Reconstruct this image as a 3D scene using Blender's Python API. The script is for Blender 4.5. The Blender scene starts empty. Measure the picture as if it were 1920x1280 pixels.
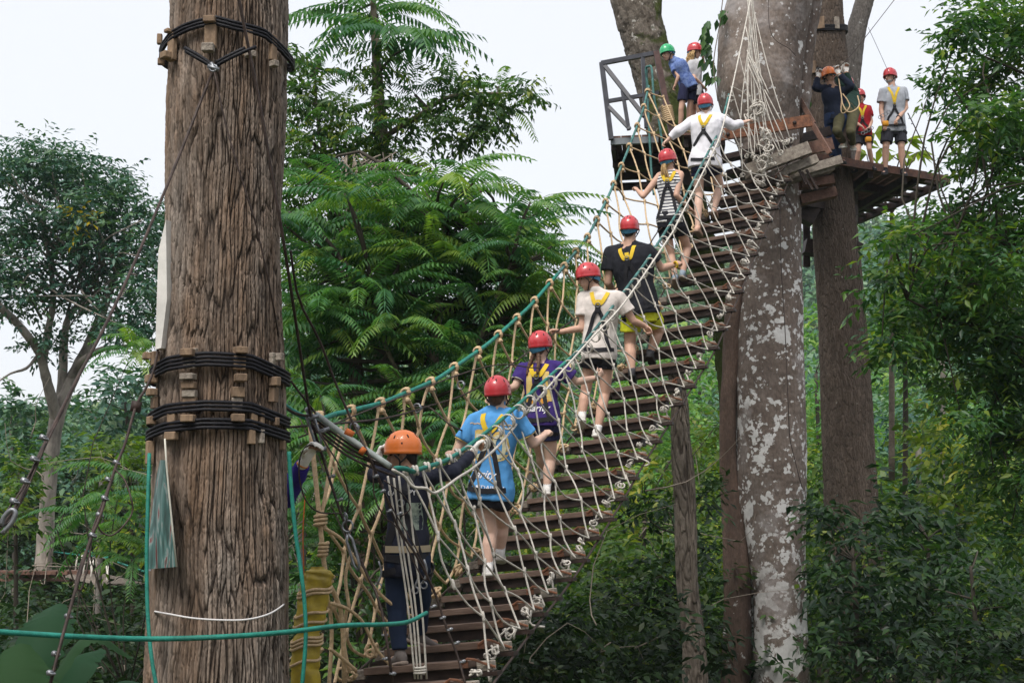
import bpy, math, random
import numpy as np
from mathutils import Vector, Matrix, noise as mnoise
from mathutils.bvhtree import BVHTree

# ------------------------------------------------------------------ camera, sky, sun, exposure
SC = bpy.context.scene
COL = SC.collection
FPX = 2667.0                      # focal length in pixels of the 1920 px wide photograph
HOR = 1010.0                      # pixel row of the horizon
CAMZ = 1.7
PITCH = math.atan((HOR - 640.0) / FPX)
cam = bpy.data.cameras.new("camera")
cam.sensor_width = 36.0
cam.lens = 36.0 * FPX / 1920.0
cam.clip_start = 0.1
cam.clip_end = 5000.0
cam_ob = bpy.data.objects.new("camera", cam)
COL.objects.link(cam_ob)
cam_ob.location = (0, 0, CAMZ)
cam_ob.rotation_euler = (math.pi / 2 + PITCH, 0, 0)
SC.camera = cam_ob

world = bpy.data.worlds.new("World")
SC.world = world
world.use_nodes = True
wn, wl = world.node_tree.nodes, world.node_tree.links
for n in list(wn):
    wn.remove(n)
SUN_EL, SUN_ROT = math.radians(58), math.radians(205)
wo = wn.new("ShaderNodeOutputWorld")
sky = wn.new("ShaderNodeTexSky")
sky.sky_type = 'NISHITA'
sky.sun_disc = False
sky.sun_elevation = SUN_EL
sky.sun_rotation = SUN_ROT
sky.dust_density = 4.0
bg1 = wn.new("ShaderNodeBackground")
bg1.inputs['Strength'].default_value = 0.03
bg2 = wn.new("ShaderNodeBackground")                       # the even white cloud deck
bg2.inputs['Color'].default_value = (0.98, 0.98, 1.0, 1)
bg2.inputs['Strength'].default_value = 0.615
ash = wn.new("ShaderNodeAddShader")
wl.new(sky.outputs[0], bg1.inputs['Color'])
wl.new(bg1.outputs[0], ash.inputs[0])
wl.new(bg2.outputs[0], ash.inputs[1])
wl.new(ash.outputs[0], wo.inputs[0])

sun = bpy.data.lights.new("sun", 'SUN')
sun.energy = 2.3
sun.angle = math.radians(20)
sun.color = (1.0, 0.96, 0.9)
sun_ob = bpy.data.objects.new("sun", sun)
COL.objects.link(sun_ob)
_sd = Vector((math.sin(SUN_ROT) * math.cos(SUN_EL), math.cos(SUN_ROT) * math.cos(SUN_EL), math.sin(SUN_EL)))
sun_ob.rotation_euler = _sd.to_track_quat('Z', 'Y').to_euler()
SC.view_settings.view_transform = 'Standard'
SC.view_settings.look = 'None'
SC.view_settings.exposure = 0.58
SC.view_settings.gamma = 1.0
SC.cycles.max_bounces = 6
SC.cycles.diffuse_bounces = 3
SC.cycles.transmission_bounces = 4
SC.cycles.transparent_max_bounces = 8

# ------------------------------------------------------------------ helpers
_c, _s = math.cos(PITCH), math.sin(PITCH)


def P(px, py, d):
    """point seen at pixel (px, py) of the 1920 px photograph, d metres ahead"""
    a, b = px - 960.0, 640.0 - py
    y = _c * FPX - _s * b
    z = _s * FPX + _c * b
    k = d / y
    return Vector((a * k, d, z * k + CAMZ))


def PX(d):
    return FPX / d       # pixels per metre at distance d


def nz(v):
    v = Vector(v)
    return v.normalized() if v.length > 1e-9 else Vector((0, 0, 1))


class MB:
    """collects geometry, becomes ONE mesh object"""
    def __init__(s):
        s.v, s.q, s.t, s.n = [], [], [], 0
        s.ra, s.rq, s.rt = False, [], []

    def add(s, v, q=None, t=None, rnd=None):
        v = np.asarray(v, dtype=np.float64).reshape(-1, 3)
        if q is not None and len(q):
            q = np.asarray(q, dtype=np.int64).reshape(-1, 4)
            s.q.append(q + s.n)
            s.rq.append(np.zeros(len(q)) if rnd is None else np.broadcast_to(rnd, (len(q),)))
        if t is not None and len(t):
            t = np.asarray(t, dtype=np.int64).reshape(-1, 3)
            s.t.append(t + s.n)
            s.rt.append(np.zeros(len(t)) if rnd is None else np.broadcast_to(rnd, (len(t),)))
        if rnd is not None:
            s.ra = True
        s.v.append(v)
        s.n += len(v)
        return s

    def tube(s, pts, r, n=6, cap=True, r2=None, ax=None):
        """r: radius or list; ax/r2: flattened section"""
        pts = np.array([tuple(p) for p in pts], dtype=float)
        m = len(pts)
        if m < 2:
            return s
        r = np.broadcast_to(np.asarray(r, dtype=float), (m,))
        tg = np.gradient(pts, axis=0)
        tg /= np.maximum(np.linalg.norm(tg, axis=1, keepdims=True), 1e-9)
        ref = np.array(ax if ax is not None else ((0, 0, 1) if abs(tg[0][2]) < .9 else (1, 0, 0)), dtype=float)
        U = np.zeros((m, 3))
        u = ref - tg[0] * ref.dot(tg[0])
        u /= np.linalg.norm(u)
        for i in range(m):
            if ax is not None:
                u = ref - tg[i] * ref.dot(tg[i])
            else:
                u = u - tg[i] * u.dot(tg[i])
            nn = np.linalg.norm(u)
            u = u / nn if nn > 1e-6 else U[i - 1]
            U[i] = u
        W = np.cross(tg, U)
        a = np.arange(n) * 2 * np.pi / n
        rr2 = r if r2 is None else np.broadcast_to(np.asarray(r2, dtype=float), (m,))
        V = pts[:, None, :] + U[:, None, :] * (np.cos(a)[None, :, None] * r[:, None, None]) + W[:, None, :] * (np.sin(a)[None, :, None] * rr2[:, None, None])
        V = V.reshape(-1, 3)
        i = np.arange(m - 1)[:, None] * n
        j = np.arange(n)[None, :]
        j2 = (j + 1) % n
        Q = np.stack([i + j, i + j2, i + n + j2, i + n + j], -1).reshape(-1, 4)
        T = []
        if cap:
            V = np.vstack([V, pts[0], pts[-1]])
            c0, c1 = m * n, m * n + 1
            for k in range(n):
                T.append((c0, (k + 1) % n, k))
                T.append((c1, (m - 1) * n + k, (m - 1) * n + (k + 1) % n))
        s.add(V, Q, T)
        return s

    def capsule(s, p0, p1, r0, r1, n=12, flat0=False, flat1=False):
        p0, p1 = Vector(p0), Vector(p1)
        d = p1 - p0
        L = max(d.length, 1e-5)
        d = d / L
        pts, rs = [], []
        K = 4
        if not flat0:
            for k in range(K):
                a = math.pi / 2 * (1 - k / K)
                pts.append(p0 - d * r0 * math.sin(a))
                rs.append(max(r0 * math.cos(a), r0 * .02))
        else:
            pts.append(p0 - d * .001)
            rs.append(r0 * .9)
        for k in range(4):
            t = k / 3
            pts.append(p0 + d * L * t)
            rs.append(r0 + (r1 - r0) * t)
        if not flat1:
            for k in range(1, K + 1):
                a = math.pi / 2 * k / K
                pts.append(p1 + d * r1 * math.sin(a))
                rs.append(max(r1 * math.cos(a), r1 * .02))
        else:
            pts.append(p1 + d * .001)
            rs.append(r1 * .9)
        return s.tube(pts, rs, n)

    def ell(s, c, ax, ay, az, nu=16, nv=10):
        """ellipsoid with scaled axis vectors"""
        c, ax, ay, az = [np.array(tuple(q), dtype=float) for q in (c, ax, ay, az)]
        th = np.linspace(0, np.pi, nv + 1)[1:-1]
        ph = np.arange(nu) * 2 * np.pi / nu
        V = [c + az]
        for t in th:
            for f in ph:
                V.append(c + az * math.cos(t) + (ax * math.cos(f) + ay * math.sin(f)) * math.sin(t))
        V.append(c - az)
        Q, T = [], []
        for k in range(nv - 2):
            for j in range(nu):
                a = 1 + k * nu + j
                b = 1 + k * nu + (j + 1) % nu
                Q.append((a, a + nu, b + nu, b))
        last = len(V) - 1
        for j in range(nu):
            T.append((0, 1 + j, 1 + (j + 1) % nu))
            T.append((last, 1 + (nv - 2) * nu + (j + 1) % nu, 1 + (nv - 2) * nu + j))
        if np.dot(np.cross(ax, ay), az) < 0:
            Q = [q[::-1] for q in Q]
            T = [q[::-1] for q in T]
        return s.add(V, Q, T)

    def loft(s, rings, n=24, p=2.4):
        """rings: (centre, axis vector a, axis vector b); superellipse sections, closed"""
        V = []
        m = len(rings)
        for c, a, b in rings:
            for k in range(n):
                t = 2 * math.pi * k / n
                ct, st = math.cos(t), math.sin(t)
                x = math.copysign(abs(ct) ** (2 / p), ct)
                y = math.copysign(abs(st) ** (2 / p), st)
                V.append(Vector(c) + Vector(a) * x + Vector(b) * y)
        V.append(Vector(rings[0][0]))
        V.append(Vector(rings[-1][0]))
        Q, T = [], []
        for i in range(m - 1):
            for k in range(n):
                Q.append((i * n + k, i * n + (k + 1) % n, (i + 1) * n + (k + 1) % n, (i + 1) * n + k))
        for k in range(n):
            T.append((m * n, (k + 1) % n, k))
            T.append((m * n + 1, (m - 1) * n + k, (m - 1) * n + (k + 1) % n))
        d = Vector(rings[-1][0]) - Vector(rings[0][0])
        if Vector(rings[0][1]).cross(Vector(rings[0][2])).dot(d) < 0:
            Q = [q[::-1] for q in Q]
            T = [q[::-1] for q in T]
        return s.add([tuple(v) for v in V], Q, T)

    def box(s, c, ax, ay, az, bev=0.0):
        """box with half-axis vectors, optional chamfer"""
        c, ax, ay, az = Vector(c), Vector(ax), Vector(ay), Vector(az)
        if bev <= 0:
            V = [c + ax * i + ay * j + az * k for k in (-1, 1) for j in (-1, 1) for i in (-1, 1)]
            Q = [(0, 2, 3, 1), (4, 5, 7, 6), (0, 1, 5, 4), (2, 6, 7, 3), (0, 4, 6, 2), (1, 3, 7, 5)]
            if ax.cross(ay).dot(az) < 0:
                Q = [q[::-1] for q in Q]
            return s.add([tuple(v) for v in V], Q)
        la, lb, lc = ax.length, ay.length, az.length
        fx, fy, fz = 1 - bev / la, 1 - bev / lb, 1 - bev / lc
        V, T, Q = [], [], []
        sg = [(i, j, k) for k in (-1, 1) for j in (-1, 1) for i in (-1, 1)]
        for (i, j, k) in sg:
            V.append(c + ax * i + ay * j * fy + az * k * fz)
            V.append(c + ax * i * fx + ay * j + az * k * fz)
            V.append(c + ax * i * fx + ay * j * fy + az * k)
        def ix(i, j, k, a):
            return ((i > 0) + 2 * (j > 0) + 4 * (k > 0)) * 3 + a
        for i in (-1, 1):
            Q.append([ix(i, -1, -1, 0), ix(i, 1, -1, 0), ix(i, 1, 1, 0), ix(i, -1, 1, 0)][::i])
            Q.append([ix(-1, i, -1, 1), ix(-1, i, 1, 1), ix(1, i, 1, 1), ix(1, i, -1, 1)][::i])
            Q.append([ix(-1, -1, i, 2), ix(1, -1, i, 2), ix(1, 1, i, 2), ix(-1, 1, i, 2)][::i])
            for j in (-1, 1):
                Q.append([ix(i, j, -1, 0), ix(i, j, -1, 1), ix(i, j, 1, 1), ix(i, j, 1, 0)][::i * j])
                Q.append([ix(i, -1, j, 0), ix(i, 1, j, 0), ix(i, 1, j, 2), ix(i, -1, j, 2)][::i * j])
                Q.append([ix(-1, i, j, 1), ix(-1, i, j, 2), ix(1, i, j, 2), ix(1, i, j, 1)][::i * j])
                for k in (-1, 1):
                    T.append([ix(i, j, k, 0), ix(i, j, k, 2), ix(i, j, k, 1)][::-i * j * k])
        return s.add([tuple(v) for v in V], Q, T)

    def mesh(s, name, org=(0, 0, 0)):
        V = np.vstack(s.v) - np.array(tuple(org))
        Q = np.vstack(s.q) if s.q else np.zeros((0, 4), int)
        T = np.vstack(s.t) if s.t else np.zeros((0, 3), int)
        me = bpy.data.meshes.new(name)
        me.vertices.add(len(V))
        me.vertices.foreach_set('co', V.astype(np.float32).ravel())
        nq, nt = len(Q), len(T)
        li = np.concatenate([Q.ravel(), T.ravel()]).astype(np.int32)
        me.loops.add(len(li))
        me.loops.foreach_set('vertex_index', li)
        me.polygons.add(nq + nt)
        ls = np.concatenate([np.arange(nq) * 4, nq * 4 + np.arange(nt) * 3]).astype(np.int32)
        me.polygons.foreach_set('loop_start', ls)
        me.update(calc_edges=True)
        if s.ra:
            at = me.attributes.new('rnd', 'FLOAT', 'FACE')
            rr = np.concatenate(s.rq + s.rt) if (s.rq or s.rt) else np.zeros(0)
            at.data.foreach_set('value', rr.astype(np.float32))
        return me

    def build(s, name, mat, parent=None, smooth=True, angle=None, org=None):
        if not s.v:
            return None
        if org is None:
            if parent is not None:
                org = parent.matrix_world.translation if parent.get('_w') is None else Vector(parent['_w'])
            else:
                V = np.vstack(s.v)
                lo, hi = V.min(0), V.max(0)
                org = Vector(((lo[0] + hi[0]) / 2, (lo[1] + hi[1]) / 2, lo[2]))
        me = s.mesh(name, org)
        o = bpy.data.objects.new(name, me)
        COL.objects.link(o)
        if mat is not None:
            me.materials.append(mat)
        if smooth:
            me.shade_smooth()
            if angle:
                me.set_sharp_from_angle(angle=math.radians(angle))
        elif not s.ra:
            me.shade_flat()
        o['_w'] = tuple(org)
        if parent is not None:
            o.parent = parent
            o.location = (0, 0, 0)
        else:
            o.location = org
        return o


def thing(name, label, cat, loc, group=None):
    o = bpy.data.objects.new(name, None)
    COL.objects.link(o)
    o.location = loc
    o.empty_display_size = .2
    o['_w'] = tuple(loc)
    tag(o, label, cat, group)
    return o


def tag(o, label, cat, group=None):
    o['label'] = label
    o['category'] = cat
    if group:
        o['group'] = group
    return o


def remesh(mb, name, mat, parent, vox, smooth=3, wr=0.0, wf=14.0, seed=0):
    """voxel-union of closed pieces into one continuous surface"""
    org = Vector(parent['_w'])
    me = mb.mesh(name, org)
    o = bpy.data.objects.new(name, me)
    COL.objects.link(o)
    md = o.modifiers.new('r', 'REMESH')
    md.mode = 'VOXEL'
    md.voxel_size = vox
    md.use_smooth_shade = True
    if smooth:
        sm = o.modifiers.new('s', 'SMOOTH')
        sm.factor = .5
        sm.iterations = smooth
    dg = bpy.context.evaluated_depsgraph_get()
    ev = o.evaluated_get(dg)
    me2 = bpy.data.meshes.new_from_object(ev)
    o.modifiers.clear()
    o.data = me2
    bpy.data.meshes.remove(me)
    me2.name = name
    me2.materials.clear()
    me2.materials.append(mat)
    if wr > 0:
        n = len(me2.vertices)
        co = np.empty(n * 3, np.float32)
        me2.vertices.foreach_get('co', co)
        co = co.reshape(-1, 3)
        no = np.array([tuple(v.normal) for v in me2.vertices])
        sx = Vector((seed * 3.7, seed * 1.3, 0))
        a = np.array([mnoise.noise(Vector((c[0] * wf, c[1] * wf, c[2] * wf * .55)) + sx) + .5 * mnoise.noise(Vector((c[0] * wf * 2.3, c[1] * wf * 2.3, c[2] * wf * 1.5)) + sx) for c in co])
        co = co + no * (a[:, None] * wr)
        me2.vertices.foreach_set('co', co.astype(np.float32).ravel())
        me2.update()
    me2.shade_smooth()
    o.parent = parent
    o['_w'] = tuple(org)
    return o


def spline(pts, n):
    """Catmull-Rom through points -> n samples (numpy)"""
    p = np.array([tuple(q) for q in pts], dtype=float)
    m = len(p)
    if m == 2:
        t = np.linspace(0, 1, n)[:, None]
        return p[0] * (1 - t) + p[1] * t
    ext = np.vstack([2 * p[0] - p[1], p, 2 * p[-1] - p[-2]])
    out = []
    for u in np.linspace(0, m - 1, n):
        i = min(int(u), m - 2)
        t = u - i
        a, b, c, d = ext[i], ext[i + 1], ext[i + 2], ext[i + 3]
        out.append(.5 * (2 * b + (c - a) * t + (2 * a - 5 * b + 4 * c - d) * t * t + (3 * b - a - 3 * c + d) * t ** 3))
    return np.array(out)


# ------------------------------------------------------------------ vector noise on arrays
_prm = np.random.RandomState(7)
_G2 = _prm.rand(256, 256) * 2 - 1


def vnoise(x, y, perx=None):
    xi, yi = np.floor(x).astype(int), np.floor(y).astype(int)
    fx, fy = x - xi, y - yi
    fx, fy = fx * fx * (3 - 2 * fx), fy * fy * (3 - 2 * fy)
    def g(a, b):
        if perx:
            a = a % perx
        return _G2[a % 256, b % 256]
    return (g(xi, yi) * (1 - fx) + g(xi + 1, yi) * fx) * (1 - fy) + (g(xi, yi + 1) * (1 - fx) + g(xi + 1, yi + 1) * fx) * fy


_W1, _W2, _W3 = _prm.rand(256, 256), _prm.rand(256, 256), _prm.rand(256, 256)


def worley(x, y, perx, jit=.9):
    """cellular noise: F2-F1 and the random value of the nearest cell"""
    xi, yi = np.floor(x).astype(int), np.floor(y).astype(int)
    f1 = np.full(x.shape, 9.0)
    f2 = np.full(x.shape, 9.0)
    cr = np.zeros(x.shape)
    for i in (-1, 0, 1):
        for j in (-1, 0, 1):
            a, b = (xi + i) % perx, (yi + j)
            px = xi + i + .5 + (_W1[a % 256, b % 256] - .5) * jit
            py = yi + j + .5 + (_W2[a % 256, b % 256] - .5) * jit
            dd = np.hypot(x - px, y - py)
            near = dd < f1
            f2 = np.where(near, f1, np.minimum(f2, dd))
            cr = np.where(near, _W3[a % 256, b % 256], cr)
            f1 = np.where(near, dd, f1)
    return f2 - f1, cr


# ------------------------------------------------------------------ materials
MATS = {}


def mat(name, col, rough=.7, spec=.3, bump=0.0, bscale=30.0, var=0.0, vscale=6.0, metal=0.0, col2=None, stretch=None, coat=0.0, sheen=0.0, sub=0.0):
    if name in MATS:
        return MATS[name]
    m = bpy.data.materials.new(name)
    m.use_nodes = True
    nt = m.node_tree
    N, L = nt.nodes, nt.links
    b = N['Principled BSDF']
    b.inputs['Base Color'].default_value = (*col, 1)
    b.inputs['Roughness'].default_value = rough
    b.inputs['Specular IOR Level'].default_value = spec
    b.inputs['Metallic'].default_value = metal
    if coat:
        b.inputs['Coat Weight'].default_value = coat
    if sheen:
        b.inputs['Sheen Weight'].default_value = sheen
    if sub:
        b.inputs['Subsurface Weight'].default_value = sub
        b.inputs['Subsurface Radius'].default_value = (.012, .005, .003)
    tc = N.new('ShaderNodeTexCoord')
    src = tc.outputs['Object']
    if stretch:
        mp = N.new('ShaderNodeMapping')
        mp.inputs['Scale'].default_value = stretch
        L.new(src, mp.inputs[0])
        src = mp.outputs[0]
    if var or col2:
        nz_ = N.new('ShaderNodeTexNoise')
        nz_.inputs['Scale'].default_value = vscale
        nz_.inputs['Detail'].default_value = 6
        nz_.inputs['Roughness'].default_value = .65
        L.new(src, nz_.inputs['Vector'])
        cr = N.new('ShaderNodeValToRGB')
        c2 = col2 or tuple(c * (1 - var) for c in col)
        c1 = col if col2 else tuple(min(1, c * (1 + var * .6)) for c in col)
        cr.color_ramp.elements[0].position = .36
        cr.color_ramp.elements[1].position = .64
        cr.color_ramp.elements[0].color = (*c2, 1)
        cr.color_ramp.elements[1].color = (*c1, 1)
        L.new(nz_.outputs[0], cr.inputs[0])
        L.new(cr.outputs[0], b.inputs['Base Color'])
    if bump:
        n2 = N.new('ShaderNodeTexNoise')
        n2.inputs['Scale'].default_value = bscale
        n2.inputs['Detail'].default_value = 5
        L.new(src, n2.inputs['Vector'])
        bp = N.new('ShaderNodeBump')
        bp.inputs['Strength'].default_value = bump
        bp.inputs['Distance'].default_value = .01
        L.new(n2.outputs[0], bp.inputs['Height'])
        L.new(bp.outputs[0], b.inputs['Normal'])
    MATS[name] = m
    return m


def leafmat(name, cols, rough=.45, trans=.35, spec=.35):
    """cols: list of albedo stops picked by the per-leaf random value"""
    m = bpy.data.materials.new(name)
    m.use_nodes = True
    N, L = m.node_tree.nodes, m.node_tree.links
    b = N['Principled BSDF']
    at = N.new('ShaderNodeAttribute')
    at.attribute_name = 'rnd'
    cr = N.new('ShaderNodeValToRGB')
    e = cr.color_ramp.elements
    while len(e) < len(cols):
        e.new(.5)
    for i, c in enumerate(cols):
        e[i].position = i / (len(cols) - 1)
        e[i].color = (*c, 1)
    L.new(at.outputs['Fac'], cr.inputs[0])
    L.new(cr.outputs[0], b.inputs['Base Color'])
    b.inputs['Roughness'].default_value = rough
    b.inputs['Specular IOR Level'].default_value = spec
    tr = N.new('ShaderNodeBsdfTranslucent')
    mx = N.new('ShaderNodeMixRGB')
    mx.blend_type = 'MULTIPLY'
    mx.inputs[0].default_value = 1
    mx.inputs[2].default_value = (1.5, 1.7, .6, 1)
    L.new(cr.outputs[0], mx.inputs[1])
    L.new(mx.outputs[0], tr.inputs[0])
    ms = N.new('ShaderNodeMixShader')
    ms.inputs[0].default_value = trans
    L.new(b.outputs[0], ms.inputs[1])
    L.new(tr.outputs[0], ms.inputs[2])
    L.new(ms.outputs[0], N['Material Output'].inputs[0])
    return m
# ------------------------------------------------------------------ leaves
rng = np.random.RandomState(11)


def unit(a):
    return a / np.maximum(np.linalg.norm(a, axis=-1, keepdims=True), 1e-9)


def put_leaves(mb, Pn, D, Nn, L, W, rnd, fold=.12, quad=False):
    Sd = unit(np.cross(D, Nn))
    Nn = np.cross(Sd, D)
    L = np.broadcast_to(L, (len(Pn),))[:, None]
    W = np.broadcast_to(W, (len(Pn),))[:, None]
    b = Pn
    tip = Pn + D * L - Nn * L * .12
    mid = Pn + D * L * .42
    l = mid + Sd * W * .5 + Nn * W * fold
    r = mid - Sd * W * .5 + Nn * W * fold
    V = np.stack([b, r, tip, l], 1).reshape(-1, 3)
    i = np.arange(len(Pn))[:, None] * 4
    if quad:
        mb.add(V, i + np.array([[0, 1, 2, 3]]), rnd=rnd)
    else:
        T = np.concatenate([i + np.array([[0, 1, 2]]), i + np.array([[0, 2, 3]])])
        mb.add(V, None, T, rnd=np.concatenate([rnd, rnd]))


def sprays(mb, C, R, n, L, W, k=9, step=None, rs=rng, droop=.35, up=.45, shell=.45, quad=False, rbase=None, rvar=.35):
    """n leafy twigs spread through the ellipsoid C, R (world)"""
    if n < 1:
        return
    u = unit(rs.randn(n, 3))
    rad = shell + (1 - shell) * rs.rand(n) ** .6
    T = np.array(C) + u * rad[:, None] * np.array(R)
    TD = unit(u * np.array([1, 1, .5]) + rs.randn(n, 3) * .45 + np.array([0, 0, up * .4]))
    step = step or L * .42
    j = np.arange(k)[None, :, None]
    side0 = unit(np.cross(TD, np.array([0, 0, 1.0]) + rs.randn(n, 3) * .25))
    sgn = np.where(np.arange(k) % 2, 1, -1)[None, :, None]
    base = T[:, None, :] + TD[:, None, :] * j * step + np.array([0, 0, -1.0]) * (j * step) ** 1.4 * .25
    D = unit(side0[:, None, :] * sgn * .8 + TD[:, None, :] * .55 + rs.randn(n, k, 3) * .28 + np.array([0, 0, -droop]))
    Nn = unit(np.array([0, 0, 1.0]) + rs.randn(n, k, 3) * .45 + TD[:, None, :] * .3)
    Ls = L * (.7 + .5 * rs.rand(n, k))
    r0 = (.5 if rbase is None else rbase) + rvar * rs.randn(n)[:, None] * .6 + rvar * .4 * rs.randn(n, k)
    put_leaves(mb, base.reshape(-1, 3), D.reshape(-1, 3), Nn.reshape(-1, 3), Ls.ravel(), Ls.ravel() * W, np.clip(r0.ravel(), 0, 1), quad=quad)


def blob(px, py, d, rx, ry, rd=None):
    k = 1.0 / PX(d)
    c = P(px, py, d)
    return (c, (rx * k, rd if rd else rx * k, ry * k))


def crown(mb, blobs, dens, L, W, sub=9, rs=rng, **kw):
    """each blob breaks into sub-clumps of uneven size; returns clump centres"""
    out = []
    for c, R in blobs:
        vol = (R[0] * R[2]) ** .5
        ns = max(3, int(sub))
        for _ in range(ns):
            u = unit(rs.randn(3)) * (rs.rand() ** .45) * .78
            cc = np.array(c) + u * np.array(R)
            f = .28 + .3 * rs.rand()
            rr = np.array(R) * f * np.array([1, 1, .7])
            n = int(dens * (rr[0] * rr[2]) / (L * L * W) * .55)
            kk = dict(kw)
            rb = kk.pop('rb', .5)
            sprays(mb, cc, rr, max(2, n), L, W, rs=rs, rbase=rb + .16 * rs.randn(), **kk)
            out.append(cc)
    return out


# one pinnate frond: drooping rachis with paired leaflets, unit length along +x
def frond_template(n=19, ll=.165, lw=.28, droop=.55):
    V, T = [], []
    def rp(t):
        return np.array([t * .97, 0, .12 * math.sin(t * 2.6) - .22 * t * t])
    for k in range(n):
        t = .14 + .86 * k / (n - 1)
        b = rp(t)
        s = ll * (1 - .45 * max(0, t - .55) / .45) * (.75 + .25 * min(1, t * 4))
        for sg in (-1, 1):
            d = np.array([.38, sg * .82, -droop])
            d /= np.linalg.norm(d)
            nn = np.array([0, 0, 1.0]) - d * d[2]
            sd = np.cross(d, nn)
            w = s * lw
            i = len(V)
            V += [b, b + d * s * .4 + sd * w * .5 + nn * w * .15, b + d * s - nn * s * .1, b + d * s * .4 - sd * w * .5 + nn * w * .15]
            T += [(i, i + 1, i + 2), (i, i + 2, i + 3)]
    for k in range(6):
        a, b = rp(k / 6), rp((k + 1) / 6)
        i = len(V)
        w = .006
        V += [a + [0, w, 0], a - [0, w, 0], b - [0, w * .7, 0], b + [0, w * .7, 0]]
        T += [(i, i + 1, i + 2), (i, i + 2, i + 3)]
    return np.array(V), np.array(T)


FRV, FRT = frond_template()
FRV2, FRT2 = frond_template(15, .185, .32, .8)


def put_frond(mb, base, d, length, rnd, tpl=(None, None), rs=rng):
    V, T = tpl if tpl[0] is not None else (FRV, FRT)
    d = unit(np.array(d, float))
    z = np.array([0, 0, 1.0])
    s = unit(np.cross(z, d))
    u = np.cross(d, s)
    M = np.stack([d, s, u], 0)
    W = V.copy()
    W[:, 2] -= .1 * rs.rand() * V[:, 0] ** 2
    W[:, 1] *= .85 + .3 * rs.rand()
    W += rs.randn(len(W), 3) * .004
    mb.add(np.array(base) + (W * length) @ M, None, T, rnd=np.clip(rnd + .1 * rs.randn(len(T)), 0, 1))


def whorl(mb, base, n, length, rs=rng, el=(-.1, .7), az0=None, spread=2 * math.pi, rb=.5, tpl=(None, None)):
    a0 = rs.rand() * 6.28 if az0 is None else az0 - spread / 2
    for k in range(n):
        a = a0 + spread * (k + .6 * rs.rand()) / n
        e = el[0] + (el[1] - el[0]) * rs.rand()
        put_frond(mb, base, (math.cos(a) * math.cos(e), math.sin(a) * math.cos(e), math.sin(e)), length * (.75 + .4 * rs.rand()), rb + .2 * rs.randn(), tpl, rs)


# leaf colours (albedo)
LM_feather = leafmat('feather_leaves', [(0.026, 0.094, 0.045), (0.046, 0.141, 0.056), (0.091, 0.211, 0.053), (0.198, 0.295, 0.050)])
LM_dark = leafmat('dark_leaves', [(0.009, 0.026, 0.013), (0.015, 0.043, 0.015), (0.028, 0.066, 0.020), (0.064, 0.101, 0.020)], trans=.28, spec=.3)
LM_deep = leafmat('shade_painted_leaves', [(0.007, 0.017, 0.007), (0.012, 0.029, 0.010), (0.021, 0.048, 0.013), (0.057, 0.072, 0.014)], trans=.2, spec=.25)  # forest shade painted into the leaf colour for the low layers
LM_mid = leafmat('mid_leaves', [(0.026, 0.067, 0.021), (0.045, 0.106, 0.025), (0.080, 0.155, 0.027), (0.193, 0.232, 0.029)])
LM_right = leafmat('broad_leaves', [(0.019, 0.058, 0.025), (0.036, 0.102, 0.033), (0.069, 0.153, 0.033), (0.165, 0.229, 0.031)])
LM_yellow = leafmat('yellow_green_leaves', [(0.050, 0.099, 0.019), (0.092, 0.164, 0.020), (0.160, 0.222, 0.023), (0.295, 0.292, 0.028)])
LM_bright = leafmat('bright_leaves', [(0.059, 0.160, 0.046), (0.088, 0.226, 0.056), (0.147, 0.292, 0.068), (0.249, 0.360, 0.078)])
LM_turn = leafmat('turning_shrub_leaves', [(.012, .036, .016), (.022, .06, .02), (.035, .085, .022), (.10, .14, .02), (.30, .28, .03)])
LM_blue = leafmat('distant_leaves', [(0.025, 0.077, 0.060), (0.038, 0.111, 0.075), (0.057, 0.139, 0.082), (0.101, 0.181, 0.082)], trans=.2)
M_twig = mat('twig_bark', (.16, .13, .10), rough=.9, var=.4, vscale=10)
M_twigd = mat('dark_twig', (.05, .042, .032), rough=.9)
M_pale = mat('pale_bark', (.28, .25, .215), rough=.85, var=.5, vscale=5, bump=.5, bscale=20, stretch=(1, 1, .35))

# ------------------------------------------------------------------ terrain
SKYL = np.array([(-1600, 750), (-960, 775), (-800, 770), (-600, 740), (-300, 640), (-60, 590), (60, 560), (160, 545), (240, 500), (420, 495), (560, 470), (700, 450), (960, 470), (1700, 560)], float)
HILLD = 260.0


def ground_z(x, y):
    x, y = np.asarray(x, float), np.asarray(y, float)
    def sst(a, b, v):
        t = np.clip((v - a) / (b - a), 0, 1)
        return t * t * (3 - 2 * t)
    z = -3.4 * sst(9, 19, y) - 2.2 * sst(19, 60, y)
    pxx = x / np.maximum(y, 30) * FPX
    top = (HOR - np.interp(pxx, SKYL[:, 0], SKYL[:, 1])) / FPX * HILLD - 7.0
    z = z + (top + 5.6) * sst(62, HILLD, y)
    z = z - 25 * sst(HILLD + 30, 900, y)
    z = z + .35 * vnoise(x * .3 + 50, y * .3 + 50) * sst(6, 16, y) + 2.5 * vnoise(x * .03 + 20, y * .03 + 20) * sst(50, 110, y)
    return z


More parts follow.
